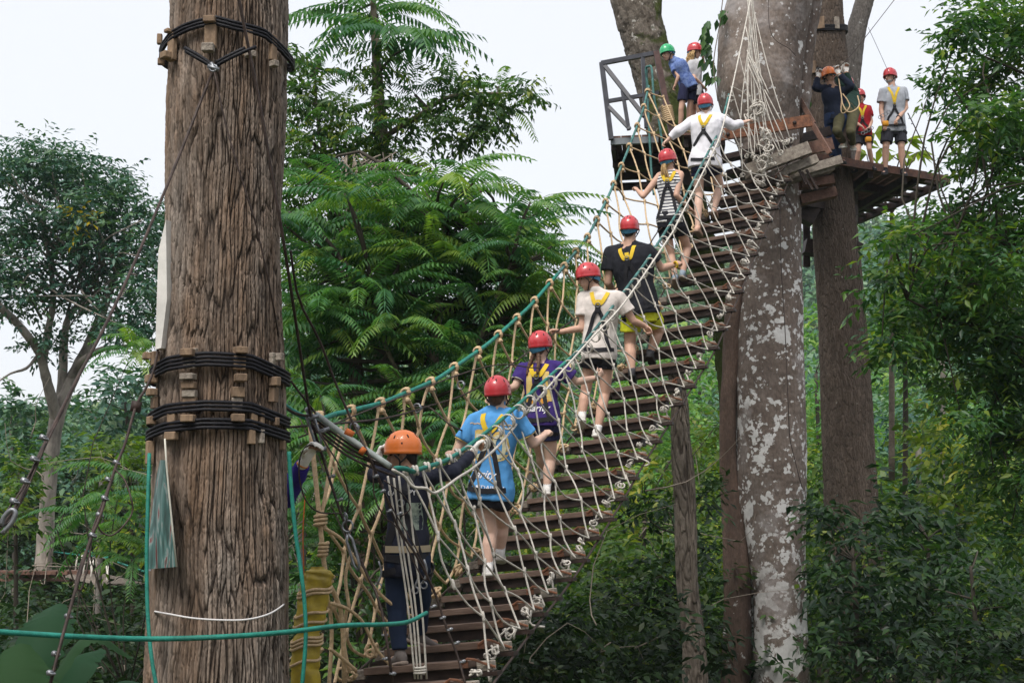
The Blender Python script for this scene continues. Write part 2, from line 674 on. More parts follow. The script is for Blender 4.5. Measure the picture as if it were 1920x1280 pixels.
M_soil = mat('forest_soil', (.10, .085, .05), rough=.95, col2=(.035, .05, .022), vscale=2.2, bump=.6, bscale=9)
gx = np.concatenate([-np.geomspace(1600, 12, 46), np.linspace(-11, 11, 34), np.geomspace(12, 1600, 46)])
gy = np.concatenate([-np.geomspace(900, 6, 20), np.linspace(-5, 60, 100), np.geomspace(61.5, 2600, 90)])
GX, GY = np.meshgrid(gx, gy)
GZ = ground_z(GX, GY)
GZ = np.where(GY < 5, GZ * 1.0, GZ)
mb = MB()
nxg, nyg = len(gx), len(gy)
ii = (np.arange(nyg - 1)[:, None] * nxg + np.arange(nxg - 1)[None, :]).ravel()
mb.add(np.stack([GX, GY, GZ], -1).reshape(-1, 3), np.stack([ii, ii + 1, ii + nxg + 1, ii + nxg], 1))
g = mb.build('ground', M_soil, org=(0, 0, 0))
g['kind'] = 'structure'

# far forest on the hillside: nobody could count it
mb = MB()
rs = np.random.RandomState(5)
cr = []
for _ in range(5200):
    y = 74 + (HILLD + 14 - 74) * rs.rand() ** .85
    x = (rs.rand() * 1.12 - .54) * y * .78
    cr.append((x, y))
tv = unit(rs.randn(900, 3))
for (x, y) in cr:
    z0 = float(ground_z(x, y))
    R = 2.2 + 2.6 * rs.rand() + (1.2 if y > 150 else 0)
    n = int(170 + 60 * (y < 140))
    L = .55 + .0022 * y
    u = tv[rs.randint(0, 900, n)]
    u[:, 2] = np.abs(u[:, 2]) * 1.0 - .25
    bump = 1 + .25 * np.sin(u[:, 0] * 5 + x) * np.cos(u[:, 1] * 6 + y)
    Pn = np.array([x, y, z0 + 3.2 + 2.5 * rs.rand()]) + u * R * np.array([1, 1, .85]) * bump[:, None] * (.8 + .25 * rs.rand(n))[:, None]
    D = unit(rs.randn(n, 3) + np.array([0, 0, -.3]) + u * .4)
    Nn = unit(u + rs.randn(n, 3) * .35 + np.array([0, 0, .5]))
    rb = rs.rand()
    put_leaves(mb, Pn, D, Nn, L * (.7 + .6 * rs.rand(n)), L * .7, np.clip(rb + .12 * rs.randn(n), 0, 1), quad=True)
LM_hill = leafmat('hill_leaves', [(0.023, 0.079, 0.050), (0.040, 0.131, 0.068), (0.068, 0.171, 0.076), (0.101, 0.197, 0.084), (0.147, 0.210, 0.084)], trans=.15)  # bluish tint paints distance haze into the hill leaves
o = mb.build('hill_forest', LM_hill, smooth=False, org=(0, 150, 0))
tag(o, 'haze-tinted green forest covering the far hillside behind the rope bridge', 'forest')
o['kind'] = 'stuff'


# ------------------------------------------------------------------ trunks
def trunk_geo(mb, path, mode='plain', nr=48, dz=.03, amp=.02, seed=0, kr=10):
    """path: (px, py, half width px, d). Rings with displaced bark"""
    C = np.array([tuple(P(a, b, d)) for a, b, w, d in path])
    R = np.array([w / PX(d) for a, b, w, d in path])
    Ls = np.linalg.norm(np.diff(C, axis=0), axis=1).sum()
    n = max(4, int(Ls / dz))
    S = spline(C, n)
    t = np.linspace(0, len(R) - 1, n)
    Rr = np.interp(t, np.arange(len(R)), R)
    tg = unit(np.gradient(S, axis=0))
    U = np.cross(tg, np.array([0, 1.0, 0]))
    U = unit(U)
    W = np.cross(tg, U)
    a = np.arange(nr) * 2 * np.pi / nr
    hz = np.concatenate([[0], np.cumsum(np.linalg.norm(np.diff(S, axis=0), axis=1))])
    A, Z = np.meshgrid(a, hz)
    if mode == 'furrow':
        K = kr
        k = A / (2 * np.pi)
        wx = .9 * vnoise(k * 7, Z * 1.3 + seed, 7) + .35 * vnoise(k * 20, Z * 5 + seed, 20)
        wy = .5 * vnoise(k * 14, Z * 2 + 40, 14)
        e1, c1 = worley((k * K + wx) % K, Z * 2.3 + seed + wy, K, .8)
        e2, c2 = worley((k * 2 * K + wx * 2) % (2 * K), Z * 9 + 31 + seed + wy * 2, 2 * K)
        n3 = vnoise((k * K * 3) % (3 * K), Z * 24 + seed, 3 * K)
        n4 = vnoise((k * K * 7) % (7 * K), Z * 60 + 9, 7 * K)
        r1 = np.clip(e1 * 4.6, 0, 1) ** .8
        r2 = np.clip(e2 * 4.5, 0, 1) ** .8
        n5 = vnoise((k * K * 8) % (8 * K), Z * 7 + 3, 8 * K)
        h = r1 * (.40 + .22 * r2 + .38 * c1) + .10 * n3 * r1 + .07 * n4 + .12 * n5 * r1
        big = 1.0 * vnoise((k * 5) % 5, Z * .7 + seed, 5) + .5 * vnoise((k * 11) % 11, Z * 1.2 + seed, 11)
        disp = amp * (h - .7 + big)
        h = np.clip(h, 0, 1) ** 1.25 * (.75 + .5 * c2)
    elif mode == 'flaky':
        k = A / (2 * np.pi)
        K = kr if kr != 10 else 26
        wx = .6 * vnoise((k * 9) % 9, Z * 2 + seed, 9)
        e1, c1 = worley((k * K + wx * 2) % K, Z * (K * .14 if K < 50 else K * .07) + seed, K, 1.0)
        e2, c2 = worley((k * 2 * K + wx) % (2 * K), Z * K * .5 + seed, 2 * K, 1.0)
        h = np.clip(e1 * 4, 0, 1) ** .8 * (.30 + .4 * c1) + .2 * np.clip(e2 * 3, 0, 1) * c2 + .2 * vnoise((k * 90) % 90, Z * 9, 90) + .2
        disp = amp * (h - .5 + .6 * vnoise((k * 4) % 4, Z * .7 + seed, 4))
    elif mode == 'fluted':
        k = A / (2 * np.pi)
        n1 = vnoise((k * 5) % 5, Z * .35 + seed, 5)
        n2 = vnoise((k * 10) % 10, Z * 1.3 + seed, 10)
        h = .5 + n1 * .5
        disp = amp * (n1 * 1.0 + n2 * .4 + .08 * vnoise((k * 24) % 24, Z * 5, 24) + .05 * vnoise((k * 60) % 60, Z * 20, 60))
    else:
        k = A / (2 * np.pi)
        n1 = vnoise((k * 6) % 6, Z * 2 + seed, 6)
        h = .5 + .5 * n1
        disp = amp * n1
    rad = Rr[:, None] + disp
    V = S[:, None, :] + U[:, None, :] * (np.cos(A) * rad)[..., None] + W[:, None, :] * (np.sin(A) * rad)[..., None]
    i = np.arange(n - 1)[:, None] * nr
    j = np.arange(nr)[None, :]
    j2 = (j + 1) % nr
    Q = np.stack([i + j, i + j2, i + nr + j2, i + nr + j], -1).reshape(-1, 4)
    nv = V.reshape(-1, 3)
    hh = np.clip(h, 0, 1).ravel()
    c0 = np.vstack([nv, S[0], S[-1]])
    T = [(n * nr, (q + 1) % nr, q) for q in range(nr)] + [(n * nr + 1, (n - 1) * nr + q, (n - 1) * nr + (q + 1) % nr) for q in range(nr)]
    mb.add(c0, Q, T)
    mb.rq[-1] = hh[Q[:, 0]]
    mb.ra = True
    return S, Rr, lambda ang, z: None


def bark_mat(name, top, deep, mott, sc=7.0, zst=.22, bump=.6, lichen=None, moss=None, rough=.9):
    m = bpy.data.materials.new(name)
    m.use_nodes = True
    N, L = m.node_tree.nodes, m.node_tree.links
    b = N['Principled BSDF']
    b.inputs['Roughness'].default_value = rough
    b.inputs['Specular IOR Level'].default_value = .2
    tc = N.new('ShaderNodeTexCoord')
    mp = N.new('ShaderNodeMapping')
    mp.inputs['Scale'].default_value = (1, 1, zst)
    L.new(tc.outputs['Object'], mp.inputs[0])
    at = N.new('ShaderNodeAttribute')
    at.attribute_name = 'rnd'
    n1 = N.new('ShaderNodeTexNoise')
    n1.inputs['Scale'].default_value = sc
    n1.inputs['Detail'].default_value = 8
    n1.inputs['Roughness'].default_value = .7
    L.new(mp.outputs[0], n1.inputs['Vector'])
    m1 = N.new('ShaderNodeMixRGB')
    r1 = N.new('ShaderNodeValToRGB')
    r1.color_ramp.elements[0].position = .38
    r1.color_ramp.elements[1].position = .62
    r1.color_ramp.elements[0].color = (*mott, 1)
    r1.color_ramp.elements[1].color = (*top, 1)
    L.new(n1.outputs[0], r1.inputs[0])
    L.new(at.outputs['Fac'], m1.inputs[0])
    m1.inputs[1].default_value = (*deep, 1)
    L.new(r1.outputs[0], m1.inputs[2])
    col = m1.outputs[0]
    n2 = N.new('ShaderNodeTexNoise')
    n2.inputs['Scale'].default_value = sc * 9
    n2.inputs['Detail'].default_value = 6
    L.new(mp.outputs[0], n2.inputs['Vector'])
    mm = N.new('ShaderNodeMixRGB')
    mm.blend_type = 'MULTIPLY'
    mm.inputs[0].default_value = .7
    rr = N.new('ShaderNodeValToRGB')
    rr.color_ramp.elements[0].position = .3
    rr.color_ramp.elements[1].position = .7
    rr.color_ramp.elements[0].color = (.55, .55, .55, 1)
    rr.color_ramp.elements[1].color = (1.2, 1.2, 1.2, 1)
    L.new(n2.outputs[0], rr.inputs[0])
    L.new(col, mm.inputs[1])
    L.new(rr.outputs[0], mm.inputs[2])
    col = mm.outputs[0]
    def patch(color, scale, lo, hi, zlo=None, zhi=None, vor=True, xdir=None):
        nonlocal col
        n = N.new('ShaderNodeTexNoise')
        n.inputs['Scale'].default_value = scale
        n.inputs['Detail'].default_value = 9
        n.inputs['Roughness'].default_value = .68
        n.inputs['Distortion'].default_value = .3
        L.new(tc.outputs['Object'], n.inputs['Vector'])
        f = n.outputs[0]
        if vor:
            v = N.new('ShaderNodeTexVoronoi')
            v.inputs['Scale'].default_value = scale * 2.6
            L.new(tc.outputs['Object'], v.inputs['Vector'])
            a = N.new('ShaderNodeMath')
            a.operation = 'MULTIPLY_ADD'
            L.new(v.outputs['Distance'], a.inputs[0])
            a.inputs[1].default_value = -.22
            L.new(f, a.inputs[2])
            f = a.outputs[0]
        if zlo is not None:
            sx = N.new('ShaderNodeSeparateXYZ')
            L.new(tc.outputs['Object'], sx.inputs[0])
            mr = N.new('ShaderNodeMapRange')
            mr.inputs[1].default_value = zlo
            mr.inputs[2].default_value = zhi
            mr.inputs[3].default_value = .06
            mr.inputs[4].default_value = -.10
            L.new(sx.outputs['Z'], mr.inputs[0])
            a = N.new('ShaderNodeMath')
            L.new(f, a.inputs[0])
            L.new(mr.outputs[0], a.inputs[1])
            f = a.outputs[0]
            if xdir:
                a2 = N.new('ShaderNodeMath')
                a2.operation = 'MULTIPLY_ADD'
                L.new(sx.outputs['X'], a2.inputs[0])
                a2.inputs[1].default_value = xdir
                L.new(f, a2.inputs[2])
                f = a2.outputs[0]
        r = N.new('ShaderNodeValToRGB')
        r.color_ramp.elements[0].position = lo
        r.color_ramp.elements[1].position = hi
        L.new(f, r.inputs[0])
        mx = N.new('ShaderNodeMixRGB')
        L.new(r.outputs[0], mx.inputs[0])
        L.new(col, mx.inputs[1])
        mx.inputs[2].default_value = (*color, 1)
        col = mx.outputs[0]
    if lichen:
        for a in lichen:
            patch(**a)
    if moss:
        for a in moss:
            patch(**a)
    L.new(col, b.inputs['Base Color'])
    bp = N.new('ShaderNodeBump')
    bp.inputs['Strength'].default_value = bump
    bp.inputs['Distance'].default_value = .02
    L.new(n2.outputs[0], bp.inputs['Height'])
    L.new(bp.outputs[0], b.inputs['Normal'])
    return m


def limb(mb, pts, n=10, k=14):
    """pts: (px,py,halfwidth px,d)"""
    C = [P(a, b, d) for a, b, w, d in pts]
    R = [w / PX(d) for a, b, w, d in pts]
    S = spline(C, k)
    r = np.interp(np.linspace(0, len(R) - 1, k), np.arange(len(R)), R)
    rr = r * (1 + .06 * np.sin(np.arange(k) * 2.3))
    mb.tube(S, rr, n)


def twig_to(mb, a, b, r0, r1, rs, k=7):
    a, b = np.array(tuple(a)), np.array(tuple(b))
    m = (a + b) / 2 + rs.randn(3) * .12 * np.linalg.norm(b - a) + np.array([0, 0, .08 * np.linalg.norm(b - a)])
    mb.tube(spline([a, m, b], k), np.linspace(r0, r1, k), 5)


# --- the big furrowed trunk in the foreground
BT = [(412, 1900, 150, 8.0), (411, 1500, 135, 8.0), (410, 1280, 126, 8.0), (408, 1080, 123, 8.0), (408, 900, 120, 8.0), (414, 700, 116, 8.0), (418, 560, 113, 8.0), (421, 400, 112, 8.0), (425, 200, 116, 8.0), (429, 0, 114, 8.0), (432, -400, 112, 8.0), (434, -900, 106, 8.0)]
t = thing('large_tree', 'massive straight tree trunk with deeply furrowed grey brown bark in the left foreground', 'tree', P(412, 1560, 8))
mb = MB()
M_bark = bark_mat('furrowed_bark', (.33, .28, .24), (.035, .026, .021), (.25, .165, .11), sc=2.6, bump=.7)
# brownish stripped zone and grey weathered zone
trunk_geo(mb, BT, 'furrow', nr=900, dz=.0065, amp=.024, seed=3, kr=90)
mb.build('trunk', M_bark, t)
BIGT = t


def bigr(py):
    a = np.array([(b, w / PX(8.0), px) for px, b, w, d in BT])[::-1]
    return float(np.interp(py, a[:, 0], a[:, 1])), float(np.interp(py, a[:, 0], a[:, 2]))


# --- pale trunk with white lichen
t = thing('lichen_tree', 'thick grey trunk splotched with white lichen, rising right of the rope bridge through the platform', 'tree', P(1440, 1700, 20.6))
M_lich = bark_mat('lichen_bark', (.285, .24, .21), (.13, .10, .085), (.185, .145, .12), sc=3.0, zst=.6, bump=.45,
                  lichen=[dict(color=(.60, .59, .58), scale=1.5, lo=.485, hi=.50, zlo=6.5, zhi=10.5, xdir=.04),
                          dict(color=(.62, .61, .60), scale=5.5, lo=.505, hi=.52, zlo=8.0, zhi=18.0),
                          dict(color=(.33, .30, .29), scale=1.2, lo=.52, hi=.70, vor=False)])
mb = MB()
trunk_geo(mb, [(1462, 2000, 75, 20.6), (1462, 1500, 64, 20.6), (1462, 1280, 58, 20.6), (1458, 1100, 59, 20.6), (1443, 900, 66, 20.6), (1443, 700, 66, 20.6), (1447, 500, 58, 20.6), (1450, 360, 54, 20.6), (1445, 270, 62, 20.6), (1430, 180, 84, 20.6), (1434, 80, 84, 20.6), (1448, -40, 82, 20.6), (1452, -300, 74, 20.6), (1450, -700, 60, 20.6)], 'fluted', nr=160, dz=.02, amp=.075, seed=5)
mb.build('trunk', M_lich, t)
M_side = bark_mat('stem_bark', (.17, .115, .09), (.06, .04, .032), (.10, .07, .055), sc=5, zst=.4, bump=.5, lichen=[dict(color=(.5, .49, .47), scale=4.0, lo=.63, hi=.66, vor=False)])
mb = MB()   # second stem fused at its left
trunk_geo(mb, [(1368, 1700, 40, 20.5), (1382, 1280, 30, 20.5), (1384, 1100, 24, 20.5), (1370, 950, 16, 20.6), (1364, 850, 13, 20.6), (1367, 700, 13, 20.6), (1376, 560, 16, 20.6), (1396, 450, 22, 20.7), (1408, 300, 22, 20.8), (1412, 100, 18, 20.9)], 'fluted', nr=60, dz=.04, amp=.03, seed=9)
mb.build('side_stem', M_side, t)
mb = MB()
limb(mb, [(1480, 260, 22, 20.8), (1494, 200, 26, 20.8), (1500, 120, 24, 20.8), (1512, 40, 24, 20.8), (1530, -60, 22, 20.8), (1545, -300, 18, 20.8)], n=20, k=24)
limb(mb, [(1396, 110, 18, 20.7), (1388, 40, 20, 20.7), (1380, -60, 18, 20.7), (1372, -300, 14, 20.7)], n=16, k=16)
mb.build('branch', M_lich, t)

# --- brown trunk behind, under the far platform
t = thing('brown_tree', 'tall reddish brown trunk with flaky bark standing under the right platform', 'tree', P(1630, 1700, 24.5))
M_brn = bark_mat('flaky_bark', (.175, .135, .108), (.06, .045, .035), (.11, .083, .064), sc=8, zst=.25, bump=.9,
                 lichen=[dict(color=(.45, .42, .36), scale=9.0, lo=.66, hi=.69, vor=False)])
mb = MB()
trunk_geo(mb, [(1640, 1700, 62, 24.5), (1620, 1280, 55, 24.5), (1600, 1000, 50, 24.5), (1592, 850, 48, 24.5), (1582, 650, 45, 24.5), (1570, 480, 43, 24.5), (1562, 380, 40, 24.5), (1554, 260, 40, 24.5), (1546, 120, 44, 24.5), (1542, 0, 38, 24.5), (1540, -200, 36, 24.5), (1536, -600, 30, 24.5)], 'flaky', nr=300, dz=.014, amp=.022, seed=15, kr=70)
mb.build('trunk', M_brn, t)

t = thing('leaning_tree', 'bare grey speckled limb leaning right above the guide and the boy', 'tree', P(1592, 420, 26))
mb = MB()
M_gry = bark_mat('grey_bark', (.24, .22, .20), (.10, .09, .08), (.16, .14, .125), sc=6, zst=.5, bump=.5,
                 lichen=[dict(color=(.5, .5, .48), scale=8.0, lo=.64, hi=.68, vor=False)])
trunk_geo(mb, [(1590, 420, 18, 26), (1591, 250, 18, 26), (1593, 180, 19, 26), (1598, 120, 19, 26), (1606, 60, 18, 26), (1622, 0, 17, 26), (1650, -90, 15, 26), (1700, -300, 12, 26)], 'flaky', nr=60, dz=.03, amp=.02, seed=21)
mb.build('trunk', M_gry, t)

# --- mossy trunk behind the railed platform
t = thing('mossy_tree', 'leaning trunk with green moss behind the railed platform and two children', 'tree', P(1262, 700, 23.5))
M_moss = bark_mat('mossy_bark', (.22, .19, .16), (.08, .065, .05), (.13, .11, .09), sc=6, zst=.5, bump=.7,
                  lichen=[dict(color=(.5, .48, .44), scale=6.0, lo=.60, hi=.64, vor=False)],
                  moss=[dict(color=(.045, .06, .012), scale=1.7, lo=.35, hi=.44, zlo=-50, zhi=50, vor=False, xdir=.30)])
mb = MB()
trunk_geo(mb, [(1376, 1100, 18, 23.5), (1372, 800, 20, 23.5), (1362, 660, 22, 23.5), (1352, 580, 25, 23.5), (1328, 500, 30, 23.5), (1290, 400, 38, 23.5), (1266, 300, 41, 23.5), (1244, 200, 42, 23.5), (1222, 120, 42, 23.5), (1200, 40, 44, 23.5), (1180, -30, 42, 23.5), (1150, -150, 36, 23.5), (1120, -300, 30, 23.5)], 'flaky', nr=90, dz=.03, amp=.04, seed=31)
mb.build('trunk', M_moss, t)
mb = MB()
limb(mb, [(1226, 60, 12, 23.4), (1232, 20, 9, 23.4), (1236, -30, 8, 23.4), (1246, -120, 7, 23.4)], n=10, k=12)
mb.build('branch', M_moss, t)

# --- split dead stem under the bridge
t = thing('dead_tree', 'weathered split dead trunk standing just left of the lichen trunk', 'tree', P(1300, 1600, 17))
M_dead = bark_mat('dead_wood', (.33, .28, .235), (.10, .08, .065), (.2, .165, .135), sc=8, zst=.12, bump=.9)
mb = MB()
trunk_geo(mb, [(1312, 1600, 30, 17), (1303, 1280, 22, 17), (1300, 1190, 22, 17), (1287, 1080, 19, 17), (1286, 960, 21, 17), (1278, 860, 19, 17), (1277, 780, 15, 17), (1272, 725, 15, 17), (1270, 700, 14, 17)], 'furrow', nr=110, dz=.02, amp=.03, seed=41, kr=12)
mb.build('trunk', M_dead, t)
mb = MB()
trunk_geo(mb, [(1302, 1130, 5, 16.9), (1300, 1000, 8, 16.9), (1297, 900, 7, 16.9), (1293, 840, 4, 16.9), (1292, 826, 2, 16.9)], 'furrow', nr=40, dz=.02, amp=.012, seed=43, kr=5)
mb.build('splinter', M_dead, t)

# --- the far left tree that carries a small platform
rs = np.random.RandomState(21)
t = thing('spreading_tree', 'pale forked tree with a wide dark green crown at the far left', 'tree', P(70, 1400, 30))
mb = MB()
limb(mb, [(50, 1500, 26, 30), (66, 1180, 19, 30), (82, 1050, 16, 30), (92, 900, 14, 30), (102, 810, 14, 30), (116, 755, 13, 30), (140, 700, 12, 30.3), (165, 650, 10, 30.6), (190, 590, 9, 31), (215, 520, 7, 31.2), (250, 430, 4, 31.4)], n=14, k=40)
limb(mb, [(108, 790, 12, 30), (92, 730, 10, 29.6), (82, 690, 9, 29.4), (74, 662, 8, 29.2), (40, 615, 8, 28.8), (0, 575, 7, 28.4), (-60, 520, 5, 28)], n=10, k=24)
limb(mb, [(80, 680, 8, 29.4), (90, 620, 7, 29.8), (100, 560, 6, 30), (92, 480, 4, 30.2), (70, 400, 3, 30.4)], n=8, k=16)
limb(mb, [(112, 760, 9, 30), (118, 690, 9, 30.2), (120, 640, 8, 30.3), (130, 590, 6, 30.4), (160, 560, 5, 30.3), (190, 500, 3, 30.2)], n=8, k=18)
limb(mb, [(130, 715, 8, 30.2), (150, 680, 7, 30), (190, 655, 6, 29.6), (230, 650, 4, 29.2), (270, 640, 3, 29)], n=8, k=14)
limb(mb, [(72, 665, 4, 29.3), (50, 690, 3, 29), (20, 700, 2, 28.6), (-10, 720, 1.5, 28)], n=6, k=10)
mb.build('trunk', M_pale, t)
mb = MB()
bl = [blob(60, 335, 30, 80, 55, 2.2), blob(160, 345, 31, 90, 55, 2.2), blob(250, 400, 31, 80, 65, 2.2), blob(20, 430, 29.5, 70, 60, 2), blob(120, 440, 30.5, 90, 60, 2), blob(215, 500, 30.5, 75, 60, 2),
      blob(60, 520, 29.5, 60, 45, 1.6), blob(140, 560, 30, 60, 40, 1.6), blob(270, 560, 29, 55, 60, 1.6), blob(10, 330, 29, 60, 50, 1.5), blob(110, 300, 30, 100, 34, 2), blob(30, 570, 29, 50, 40, 1.4), blob(190, 430, 30, 90, 70, 2), blob(290, 480, 30, 50, 90, 2), blob(220, 600, 29.5, 50, 40, 1.5), blob(255, 630, 29, 45, 25, 1.2), blob(90, 640, 29.4, 40, 22, .8), blob(-20, 500, 28.5, 60, 60, 1.6)]
cs = crown(mb, bl, 2.0, .16, .42, sub=22, rs=rs, k=8, shell=.1, rb=.42)
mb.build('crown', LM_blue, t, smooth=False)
mb = MB()
for c in cs[::9]:
    a = P(150 + rs.randint(-80, 80), 600 - rs.randint(0, 120), 30.2)
    twig_to(mb, a, c, .035, .012, rs)
mb.build('twigs', M_pale, t)
mb = MB()
sprays(mb, P(142, 412, 28.6), (.16, .1, .14), 8, .17, .42, rs=rs, k=6)
mb.build('yellow_leaves', leafmat('turning_leaves', [(.45, .30, .02), (.6, .45, .03)]), t, smooth=False)

# --- feather leaved trees in the middle
def feather_tree(name, label, base, stems, whs, seed, L0=1.02, rb=.5):
    rs = np.random.RandomState(seed)
    t = thing(name, label, 'tree', base, 'feather leaved trees behind the bridge')
    mb = MB()
    for s in stems:
        limb(mb, s, n=10, k=26)
    mb.build('trunk', M_twig, t)
    mf = MB()
    mt = MB()
    for (px, py, d, n, L, stem) in whs:
        p = P(px, py, d)
        whorl(mf, p, n, L * L0, rs, el=(-.35, .65), rb=rb + .20 * rs.randn(), tpl=(FRV, FRT) if rs.rand() < .7 else (FRV2, FRT2))
        # branch back to the nearest stem point
        best = None
        for s in stems:
            S = spline([P(a, b, dd) for a, b, w, dd in s], 30)
            lower = S[S[:, 2] < p.z - .1]
            if len(lower):
                q = lower[np.argmin(np.linalg.norm(lower - np.array(p), axis=1))]
                if best is None or np.linalg.norm(q - np.array(p)) < np.linalg.norm(best - np.array(p)):
                    best = q
        if best is not None:
            twig_to(mt, best, p, .03, .012, rs)
    mt.build('branches', M_twigd, t)
    mf.build('crown', LM_feather, t, smooth=False)
    return t


rs = np.random.RandomState(3)
wh = []
for px, py, n, L in [(690, 395, 7, 1.0), (760, 440, 9, 1.1), (835, 400, 12, 1.15), (905, 425, 11, 1.1), (870, 470, 12, 1.1), (950, 470, 9, 1.0), (985, 460, 6, .8), (780, 510, 11, 1.0), (900, 535, 11, 1.0), (960, 560, 8, .9), (700, 540, 10, 1.0), (640, 600, 9, 1.0),
                     (760, 590, 11, 1.0), (850, 610, 11, 1.0), (930, 630, 9, .85), (690, 650, 10, 1.0), (610, 680, 9, .9), (790, 680, 10, .95), (870, 690, 8, .85), (720, 740, 9, .9), (640, 760, 9, .9), (560, 640, 7, .9), (580, 740, 7, .9), (830, 760, 7, .8), (620, 540, 9, .9), (585, 590, 8, .9), (1010, 500, 6, .8), (990, 560, 7, .8), (1000, 620, 7, .8), (880, 760, 7, .8), (680, 820, 8, .8), (600, 830, 8, .8), (780, 830, 7, .8), (560, 430, 7, .9), (640, 490, 8, .9), (620, 350, 5, .9), (1010, 410, 3, .8), (870, 375, 4, 1.1)]:
    for q in range(3):
        wh.append((px + rs.randint(-58, 50), py + rs.randint(-34, 26), 15.5 + rs.rand() * 2.6, n, L, 0))
feather_tree('feather_tree', 'lush lower tree with long drooping feather fronds beside the big trunk', P(800, 1500, 16.6),
             [[(800, 1500, 18, 16.6), (800, 1100, 14, 16.6), (806, 800, 11, 16.6), (820, 600, 8, 16.6), (835, 420, 4, 16.6)], [(803, 900, 8, 16.6), (760, 740, 6, 16.2), (720, 640, 4, 16), (700, 560, 3, 16)], [(812, 800, 7, 16.6), (880, 680, 5, 16.4), (930, 560, 4, 16.2), (960, 490, 2, 16)]], wh, 51)
wh = []
for px, py, n, L in [(700, 20, 13, 1.45), (735, 62, 11, 1.3), (765, 90, 8, 1.2), (650, 30, 8, 1.3), (700, -60, 12, 1.4), (850, 168, 5, .8), (935, 165, 6, .75), (600, 130, 7, .8), (575, 190, 8, .8), (640, 210, 7, .8), (560, 260, 8, .9), (620, 300, 8, .9), (585, 370, 9, 1.0), (640, 440, 8, .9), (570, 470, 9, 1.0), (560, 560, 8, 1.0), (555, 120, 6, .8), (600, 240, 8, .8), (550, 330, 7, .9), (690, 250, 6, .7), (780, 180, 6, .7), (840, 220, 6, .7), (960, 200, 5, .7)]:
    wh.append((px, py, 18.5 + rs.rand() * 1.5, n, L, 0))
t = feather_tree('feather_tree', 'tallest feather-leaved tree, wrapped in vines with its frond tuft against the sky', P(715, 1500, 19.2),
                 [[(725, 1500, 24, 19.2), (722, 1000, 20, 19.2), (718, 600, 17, 19.2), (716, 380, 15, 19.2), (714, 240, 13, 19.2), (706, 120, 9, 19.2), (700, 10, 6, 19.2), (700, -60, 4, 19.2)],
                  [(716, 260, 6, 19.2), (780, 220, 5, 19), (850, 180, 4, 19), (960, 175, 2, 19)], [(718, 600, 8, 19.2), (640, 420, 6, 19), (600, 250, 4, 19), (590, 140, 2, 19)]], wh, 52, rb=.38)
mb = MB()
bl = [blob(712, 130, 18.8, 55, 45, .5), blob(708, 200, 18.8, 60, 45, .5), blob(730, 270, 18.8, 75, 45, .6), blob(800, 215, 18.8, 75, 40, .5), blob(870, 190, 18.8, 60, 40, .5), blob(930, 200, 18.8, 45, 45, .4), blob(890, 250, 18.8, 40, 40, .4), blob(840, 150, 18.8, 60, 22, .4), blob(775, 310, 18.8, 45, 50, .5),
      blob(700, 350, 18.8, 60, 50, .6), blob(630, 330, 18.8, 70, 60, .7), blob(575, 300, 18.8, 60, 60, .7), blob(560, 400, 18.8, 55, 70, .7), blob(620, 450, 18.8, 60, 60, .7), blob(700, 450, 18.8, 55, 50, .6), blob(570, 530, 18.8, 60, 60, .7), blob(990, 172, 18.8, 28, 14, .3),
      blob(900, 225, 18.8, 60, 30, .4), blob(600, 200, 18.8, 50, 60, .6), blob(640, 270, 18.8, 60, 50, .6), blob(560, 120, 18.8, 34, 40, .5), blob(545, 260, 18.8, 40, 70, .6), blob(660, 400, 18.8, 50, 60, .6), blob(640, 560, 18.8, 60, 60, .7), blob(740, 520, 18.8, 50, 50, .6), blob(830, 250, 18.8, 60, 30, .4), blob(560, 180, 18.8, 50, 50, .5)]
crown(mb, bl, 2.0, .115, .42, sub=13, rs=rs, k=8, shell=.1, rb=.42, droop=.7)
mb.build('vine_leaves', LM_mid, t, smooth=False)
mb = MB()
for k in range(70):
    x = 640 + 110 * rs.rand()
    y = 285 + 70 * rs.rand()
    a = P(x, y, 18.7 - rs.rand() * .5)
    b = a + Vector((rs.randn() * .35, rs.randn() * .1, -.3 - .7 * rs.rand()))
    m = (a + b) / 2 + Vector((rs.randn() * .15, 0, rs.randn() * .15))
    mb.tube(spline([a, m, b], 6), .006 + .005 * rs.rand(), 4)
mb.build('dead_vines', mat('dead_vine', (.30, .25, .21), rough=.9), t)


# ------------------------------------------------------------------ generic bush / small tree
def bush(name, label, cat, base, bl, L, W, lm, dens=1.2, sub=9, seed=1, stems=(), k=8, group=None, rb=.5, stemmat=None, twn=6, **kw):
    rs = np.random.RandomState(seed)
    t = thing(name, label, cat, base, group)
    mb = MB()
    cs = crown(mb, bl, dens, L, W, sub=sub, rs=rs, k=k, rb=rb, **kw)
    mb.build('foliage', lm, t, smooth=False)
    ms = MB()
    for s in stems:
        limb(ms, s, n=9, k=20)
    for c in cs[::twn]:
        a = np.array(tuple(base))
        if stems:
            s = stems[rs.randint(len(stems))]
            S = spline([P(a_, b_, dd) for a_, b_, w, dd in s], 24)
            a = S[np.argmin(np.linalg.norm(S - np.array(c), axis=1) + np.where(S[:, 2] > c[2], 2, 0))]
        twig_to(ms, a, c, .014, .005, rs)
    if ms.v:
        ms.build('stem', stemmat or M_twigd, t)
    return t


